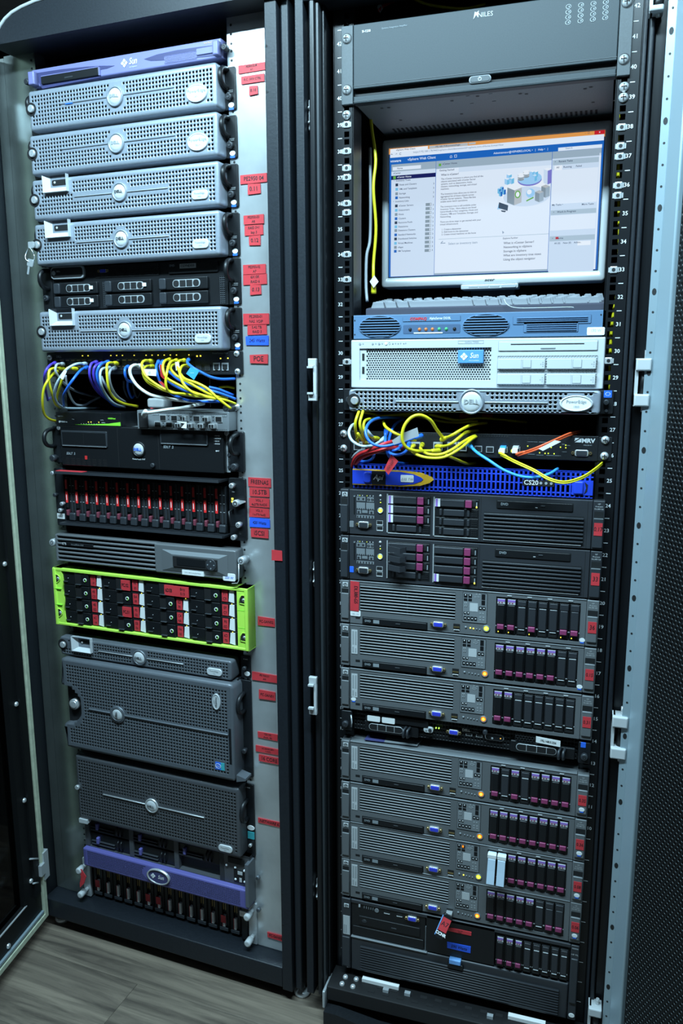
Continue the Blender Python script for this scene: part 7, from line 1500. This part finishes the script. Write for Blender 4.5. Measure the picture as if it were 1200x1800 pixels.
c4 = LA([(305, 120, -.012), (240, 125, -.05), (225, 190, -.06), (270, 270, -.045), (330, 335, -.02), (430, 400, .03), (560, 445, .09), (680, 475, .14)], 'cable_grey', 'grey cable crossing behind a blue one into the dark')
LA([(440, 172, -.012), (350, 165, -.045), (310, 240, -.05), (265, 380, -.04), (240, 480, -.01), (270, 570, .04)], 'cable_yellow', 'yellow cable half hidden behind a pale grey one')
c6 = LA([(545, 118, -.012), (450, 118, -.055), (350, 170, -.075), (265, 275, -.085), (215, 400, -.08), (232, 510, -.06), (300, 575, -.03), (430, 588, .02), (690, 582, .1)], 'cable_pale', 'pale grey cable in a wide loop along the top of the green-striped switch')
flag(c6, [(268, 262, -.088), (305, 285, -.088), (345, 195, -.086), (315, 180, -.086)], 'label_white', *A, 'white paper tag')
LA([(555, 155, -.012), (490, 185, -.05), (405, 290, -.075), (340, 390, -.075), (305, 470, -.06), (315, 565, -.02)], 'cable_cyan' if False else 'cable_blue', 'bright blue cable slanting down to the left, in front of the grey ones')
LA([(330, 240, -.01), (345, 340, .0), (385, 470, .02), (440, 545, .04), (530, 552, .06), (600, 515, .08), (690, 470, .11)], 'cable_grey', 'grey cable sagging in the shade above the green-striped switch', boot=False)
LA([(480, 490, .06), (600, 515, .09), (720, 545, .12), (820, 575, .15)], 'cable_dark', 'dark cable lying deep behind the sagging grey one', boot=False)
LA([(665, 100, -.012), (605, 115, -.045), (582, 200, -.055), (600, 300, -.045), (655, 395, -.02), (730, 465, .02), (800, 515, .06)], 'cable_purple', 'purple cable, left one of the pair beside the middle blue cable')
LA([(720, 112, -.012), (650, 135, -.045), (625, 210, -.05), (645, 320, -.04), (700, 420, -.01), (770, 490, .03)], 'cable_purple', 'purple cable, right one of the pair beside the middle blue cable')
LA([(790, 95, -.012), (705, 120, -.05), (660, 220, -.06), (690, 350, -.05), (750, 460, -.02), (830, 545, .02), (910, 575, .06)], 'cable_blue', 'blue cable between the purple pair and the single yellow cable')
LA([(790, 158, -.012), (720, 170, -.05), (695, 230, -.065), (712, 350, -.06), (765, 455, -.03), (850, 540, .0), (960, 575, .05)], 'cable_pale', 'pale cable just left of the single yellow cable')
LA([(710, 250, -.02), (740, 320, -.02), (790, 400, .0), (860, 490, .03)], 'cable_grey', 'short grey cable crossing behind the pale one', boot=False)
LA([(875, 112, -.012), (780, 112, -.055), (766, 200, -.07), (785, 370, -.065), (835, 470, -.04), (940, 535, -.01), (1090, 565, .04)], 'cable_yellow', 'single yellow cable running down to the top of the grey fibre switch')
LA([(850, 162, -.012), (805, 185, -.04), (792, 260, -.045), (818, 370, -.03), (875, 460, .0), (965, 525, .04)], 'cable_grey', 'grey cable right behind the single yellow cable')
LA([(990, 150, -.012), (960, 165, -.04), (958, 230, -.045), (985, 290, -.03), (1060, 320, .03)], 'cable_blue', 'short blue cable left of the thick white one')
for k, (m_, x) in enumerate((('cable_dark', 945), ('cable_blue', 985), ('cable_dark', 1045))): LA([(x, 290, .05), (x+5, 380, .055), (x+40, 470, .06), (x+75, 490-40*k, .07)], m_, ['dark cable hanging in the shade, left of three', 'dim blue cable hanging in the shade, middle of three', 'dark cable hanging in the shade, right of three'][k], boot=False)
LB([(165, 140, -.012), (95, 125, -.045), (50, 160, -.06), (60, 240, -.06), (130, 340, -.055), (250, 420, -.05), (400, 455, -.045), (560, 480, -.035), (720, 492, -.02), (900, 480, .02)], 'cable_white', 'thick white cable sweeping right above the grey fibre switch', r=.0034)
c17 = LB([(270, 85, -.012), (195, 80, -.05), (166, 125, -.065), (200, 225, -.07), (300, 310, -.065), (420, 375, -.06), (560, 415, -.05), (740, 440, -.03), (900, 445, .0)], 'cable_yellow', 'yellow cable just right of the thick white one')
c18 = LB([(275, 135, -.012), (205, 140, -.05), (178, 200, -.06), (220, 290, -.06), (330, 355, -.055), (470, 400, -.045), (620, 425, -.03), (800, 440, .0)], 'cable_yellow', 'yellow cable carrying a white paper tag near its plug')
flag(c18, [(175, 165, -.066), (310, 165, -.066), (310, 235, -.066), (190, 225, -.066)], 'label_white', *Bc, 'white paper tag', 'a3', cap=.004)
c19 = LB([(340, 85, -.012), (312, 130, -.045), (320, 210, -.055), (355, 300, -.05), (420, 375, -.045), (500, 430, -.04), (640, 480, -.045), (780, 490, -.04), (960, 490, -.005)], 'cable_blue', 'blue cable with a red sleeve, lowest of the right bundle')
flag(c19, [(330, 285, -.062), (365, 290, -.062), (405, 325, -.062), (395, 355, -.062)], 'red_label', *Bc, 'red sleeve')
c20 = LB([(385, 85, -.012), (352, 130, -.045), (375, 215, -.05), (430, 285, -.045), (520, 345, -.04), (620, 390, -.03), (740, 425, .0)], 'cable_blue', 'blue cable crossing behind the front yellow loops')
flag(c20, [(345, 115, -.056), (368, 125, -.056), (395, 200, -.056), (420, 265, -.056), (385, 265, -.056), (355, 235, -.056)], 'drive_red', *Bc, 'dark red sleeve')
LB([(455, 68, -.012), (400, 80, -.05), (378, 150, -.065), (415, 250, -.07), (540, 325, -.065), (680, 395, -.06), (860, 450, -.05), (1000, 475, -.035), (1110, 515, -.01)], 'cable_yellow', 'yellow cable leaving by the strip just above the black knob')
LB([(525, 75, -.012), (455, 95, -.055), (420, 190, -.08), (408, 320, -.085), (450, 395, -.075), (590, 415, -.06), (720, 440, -.03)], 'cable_yellow', 'yellow cable making the leftmost upright loop of the right bundle')
LB([(520, 118, -.012), (470, 125, -.05), (460, 170, -.06), (530, 240, -.065), (640, 300, -.06), (760, 370, -.05), (880, 430, -.035), (1030, 450, -.01)], 'cable_yellow', 'yellow cable passing behind the white tag')
c24 = LB([(640, 128, -.012), (572, 135, -.055), (548, 210, -.085), (590, 320, -.09), (680, 400, -.085), (790, 440, -.07), (910, 465, -.05)], 'cable_yellow', 'yellow cable of the rightmost front loop')
flag(c24, [(500, 95, -.07), (535, 90, -.07), (550, 165, -.07), (510, 180, -.07)], 'label_white', *Bc, 'white paper tag')
c25 = LB([(605, 75, -.012), (540, 85, -.05), (528, 150, -.07), (590, 255, -.085), (720, 305, -.09), (830, 365, -.09), (930, 460, -.085), (1062, 562, -.07)], 'cable_yellow', 'yellow cable ending at the black knob on the strip')
c26 = LB([(640, 65, -.012), (625, 100, -.045), (680, 150, -.06), (760, 195, -.055), (850, 240, -.045), (960, 265, -.03), (1100, 262, -.003)], 'cable_blue', 'blue cable running right, with a light blue flag')
flag(c26, [(655, 145, -.064), (745, 180, -.064), (690, 272, -.064), (612, 210, -.064)], 'cable_sky', *Bc, 'light blue paper flag', '\u2014\u2014', cap=.003, tm='label_white')
LB([(440, 190, -.02), (520, 260, -.03), (640, 320, -.04), (780, 360, -.04), (930, 400, -.03), (1108, 465, -.003)], 'cable_blue', 'blue cable under the yellow ones, leaving at the metal strip', boot=False)
LB([(840, 345, .0), (930, 365, .01), (1010, 395, .02), (1090, 425, .03)], 'cable_blue', 'dim blue cable behind, near the metal strip', boot=False)
LB([(940, 350, .06), (1020, 340, .07), (1100, 355, .08)], 'cable_yellow', 'yellow cable deep in the shade beside the strip', boot=False)
cable(LK, *Bc, [(190, 622, -.045), (205, 606, -.05), (300, 592, -.055), (420, 572, -.055), (560, 555, -.05), (680, 532, -.035), (790, 512, .0)], 'cable_white', 'thick white power cable plugged into the grey fibre switch', r=.0034, name='power_cable')
# grey adapter lying on the fibre switch
q = LK.px(275, 710, .02); AD = empty('power_adapter', LK.wor((q[0], .02, .0+FSW.z0+FSW.H+.0005)), LK.a, label='small pale grey adapter box with a red foot, on the grey fibre switch', cat='adapter')
ob('case', B('label_grey').pad(-.016, .026, .002, .022, -.012, .02, bev=.004, c=.005), AD); ob('foot', B('red_label').box(-.009, -.003, -.01, .01, 0, .0045), AD, label='red foot')
# black knob on the strip, with its screw
q = LK.px(411, 716.5, 0); ob('strip_knob', B('dark_plastic').cyl(0, 0, .0085, -.03, -.006, 20, bev=.002).use('hole').ring(0, 0, .0025, .004, -.0304, -.029, 14).use('chrome').dome(.0075, .0015, .0065, -.006, .0, 14), LC, (q[0]-.001, 0, q[2]), label='black thumb knob')
# right cabinet tangle
R5 = ((600, 710), 5.217); R6_ = ((860, 660), 4.)
GR = 'cables of the right fibre switch'
def RA(P, m, lab, **k): return cable(RK, *R5, P, m, lab, group=GR, **k)
RA([(150, 350, -.012), (130, 250, -.05), (128, 170, -.06), (150, 95, -.05), (165, 60, -.01)], 'cable_yellow', 'yellow cable, outermost of the upright loops at the left', boot=False)
RA([(220, 360, -.012), (190, 330, -.05), (150, 270, -.06), (165, 300, -.05), (140, 330, -.03)], 'cable_yellow', 'yellow cable coiled low at the left edge', boot=True)
RA([(215, 345, -.02), (190, 270, -.06), (168, 180, -.07), (190, 90, -.055), (200, 55, -.01)], 'cable_yellow', 'yellow cable, second upright loop from the left', boot=False)
RA([(330, 320, -.012), (250, 290, -.05), (205, 220, -.055), (215, 155, -.045), (275, 135, -.01), (350, 120, .04)], 'cable_yellow', 'yellow cable, third loop, bending back into the rack')
RA([(395, 315, -.02), (300, 375, -.06), (190, 388, -.07), (100, 340, -.07), (68, 265, -.06), (90, 205, -.04), (125, 180, -.01)], 'cable_pale', 'pale grey cable looping out over the left rail')
RA([(300, 320, -.012), (265, 280, -.05), (235, 240, -.05)], 'cable_pale', 'short pale cable inside the blue loop')
r5 = RA([(725, 295, -.03), (620, 330, -.06), (480, 372, -.075), (360, 388, -.08), (265, 350, -.08), (222, 270, -.075), (245, 185, -.06), (320, 135, -.03), (440, 125, .02), (570, 135, .08)], 'cable_blue', 'blue cable making the big loop at the left, under a silver wrap')
flag(r5, [(462, 335, -.085), (560, 270, -.085), (695, 215, -.085), (710, 295, -.085), (600, 335, -.085), (480, 375, -.085)], 'zinc', *R5, 'silver foil wrap')
RA([(385, 165, .0), (400, 205, -.03), (450, 245, -.05), (535, 290, -.05), (680, 335, -.012)], 'cable_yellow', 'yellow cable ducking under the silver wrap', boot=False)
RA([(410, 245, -.012), (402, 330, -.04), (412, 430, -.05), (450, 495, -.04), (520, 540, -.01), (610, 545, .03)], 'cable_blue', 'blue cable dropping below the red ones')
RA([(560, 140, .05), (490, 190, .01), (450, 270, -.012), (430, 350, -.03)], 'cable_blue', 'blue cable coming from the dark behind the wrap', boot=False)
RA([(300, 455, -.02), (285, 500, -.01), (220, 530, .0), (140, 515, .02)], 'cable_blue', 'blue cable curving under the red pair at the left', boot=False)
RA([(465, 345, -.05), (380, 372, -.065), (270, 420, -.06), (170, 460, -.045), (115, 520, -.02), (95, 620, .02), (95, 700, .05)], 'cable_red', 'upper red cable slanting down to the left rail', r=.0036, boot=False)
RA([(560, 400, -.02), (430, 408, -.05), (300, 445, -.05), (190, 490, -.04), (130, 545, -.015)], 'cable_red', 'lower red cable beside the upper one', r=.0036, boot=False)
RA([(215, 415, -.02), (170, 430, -.02), (120, 470, -.01), (95, 510, .01)], 'cable_grey', 'grey cable peeping out above the red pair', boot=False)
r12 = RA([(620, 370, -.012), (590, 435, -.05), (520, 468, -.06), (450, 455, -.055), (415, 420, -.04)], 'cable_blue', 'blue cable of the front U-bend below the wrap')
RA([(550, 380, -.012), (520, 410, -.04), (470, 430, -.045), (420, 425, -.03)], 'cable_blue', 'blue cable of the small U-bend behind the front one')
flag(r12, [(455, 462, -.066), (520, 525, -.066), (430, 650, -.066), (390, 600, -.066)], 'red_label', *R5, 'red tag with writing', 'VDI-5ER', cap=.0042, rot=1.0)
RA([(885, 432, -.03), (760, 432, -.06), (650, 425, -.075), (585, 390, -.085), (555, 310, -.09), (575, 205, -.09), (640, 125, -.085), (725, 103, -.08), (815, 150, -.07), (875, 240, -.05), (935, 315, -.012)], 'cable_yellow', 'yellow cable making the large round loop in the middle', r=.003)
RA([(660, 385, -.012), (640, 420, -.05), (690, 465, -.07), (800, 495, -.075), (940, 488, -.07), (1080, 415, -.055), (1200, 320, -.02), (1290, 285, .03), (1500, 260, .12)], 'cable_yellow', 'yellow cable hanging lowest in the middle bundle')
RA([(740, 375, -.012), (725, 410, -.05), (790, 458, -.065), (910, 462, -.065), (1020, 415, -.055), (1120, 345, -.035), (1230, 290, .0), (1400, 265, .1)], 'cable_yellow', 'yellow cable hanging just above the lowest one')
RA([(925, 325, -.012), (1010, 288, -.04), (1110, 230, -.03), (1200, 190, .0), (1330, 175, .06)], 'cable_yellow', 'yellow cable rising to the right behind the bundle, uppermost')
RA([(880, 392, -.012), (980, 378, -.045), (1070, 315, -.04), (1140, 262, -.015), (1250, 245, .04)], 'cable_yellow', 'yellow cable rising to the right, second from the top')
RA([(960, 470, -.04), (1050, 508, -.02), (1150, 548, .01), (1230, 545, .06)], 'cable_yellow', 'yellow cable tail dipping toward the blue slotted server', boot=False)
for k, (P, lab) in enumerate([([(110, 65, .02), (250, 85, .05), (380, 110, .08), (560, 95, .1), (800, 80, .12)], 'yellow cable lying in the shade just under the silver server'), ([(800, 95, .1), (950, 130, .11), (1080, 150, .12), (1300, 130, .14), (1700, 170, .16)], 'yellow cable in the shade, running to the right rail'), ([(500, 100, .12), (700, 120, .13), (1000, 170, .13), (1250, 160, .13)], 'yellow cable in the shade behind the round loop')]):
    RA(P, 'cable_yellow', lab, boot=False)
for u0 in (1085, 1290): RA([(u0, 105, .16), (u0+50, 118, .16), (u0+100, 112, .16)], 'cable_red', 'red cable glimpsed in the dark, %s' % ('nearer the round loop' if u0 < 1200 else 'nearer the right rail'), r=.006, boot=False)
cable(RK, *R6_, [(-150, 480, -.012), (-90, 540, -.04), (0, 600, -.055), (100, 665, -.06), (220, 710, -.06), (330, 716, -.055), (420, 692, -.045), (480, 655, -.02)], 'cable_sky', 'long sky-blue cable sagging in front of the blue slotted server', group=GR)
cable(RK, *R6_, [(80, 548, -.02), (180, 600, -.045), (310, 660, -.065), (420, 722, -.075), (530, 745, -.075), (650, 712, -.06), (740, 655, -.03), (792, 612, -.003)], 'cable_yellow', 'thin twin yellow fibre cable sagging to the right rail', group=GR, r=.0016, twin=1., name='fibre_cable')
r21 = cable(RK, *R6_, [(200, 552, -.02), (320, 512, -.045), (450, 456, -.04), (560, 408, -.01), (650, 385, .04)], 'cable_orange', 'thin twin orange fibre cable slanting up to the right, with a white tag', group=GR, r=.0018, twin=1., name='fibre_cable')
flag(r21, [(345, 515, -.05), (460, 455, -.05), (502, 466, -.05), (375, 530, -.05)], 'label_white', *R6_, 'white paper tag')
# yellow and grey cables beside the monitor
V1 = ((580, 200), 2.)
v = cable(RK, *V1, [(153, 625, .06), (152, 560, .06), (153, 515, .065), (161, 400, .07), (152, 260, .07), (160, 160, .08), (146, 50, .09), (140, -20, .1)], 'cable_yellow', 'yellow cable hanging upright left of the monitor', r=.003, name='network_cable')
flag(v, [(155, 568, .05), (170, 590, .05), (153, 612, .05), (139, 590, .05)], 'label_white', *V1, 'folded white paper tag')
cable(RK, *V1, [(130, 660, .06), (126, 600, .07), (128, 500, .08), (140, 440, .09), (142, 300, .1), (140, 120, .12)], 'cable_grey', 'grey cable hanging upright between the left rail and yellow cable', r=.003, boot=False, name='network_cable')
cable(RK, (1040, 0), 4.5, [(205, 560, .014), (210, 870, .012), (206, 1050, .012), (207, 1180, .012), (208, 1320, .012), (205, 1400, .012), (212, 1600, .012), (218, 1900, .014), (200, 2300, .014), (170, 2480, .014), (148, 2700, .014), (140, 3100, .016)], 'cable_yellow', 'yellow cable running behind the holes of the right rail', r=.0028, boot=False, name='network_cable')
cable(RK, (540, 0), 4., [(700, -40, .12), (800, 15, .12), (920, 45, .12), (1100, 60, .13), (1250, 30, .14)], 'cable_yellow', 'dim yellow cable above the amplifier', r=.0025, boot=False, name='network_cable')
rb = cable(RK, (540, 0), 4., [(505, 75, .05), (530, 45, .06), (570, 22, .08), (610, 8, .1)], 'cable_red', 'flat multicoloured ribbon cable end hanging above the amplifier', r=.003, boot=False, name='ribbon_cable')
flag(rb, [(490, 55, .048), (512, 92, .048), (530, 60, .05), (520, 30, .055), (495, 35, .05)], 'label_grey', (540, 0), 4., 'cut ribbon end')
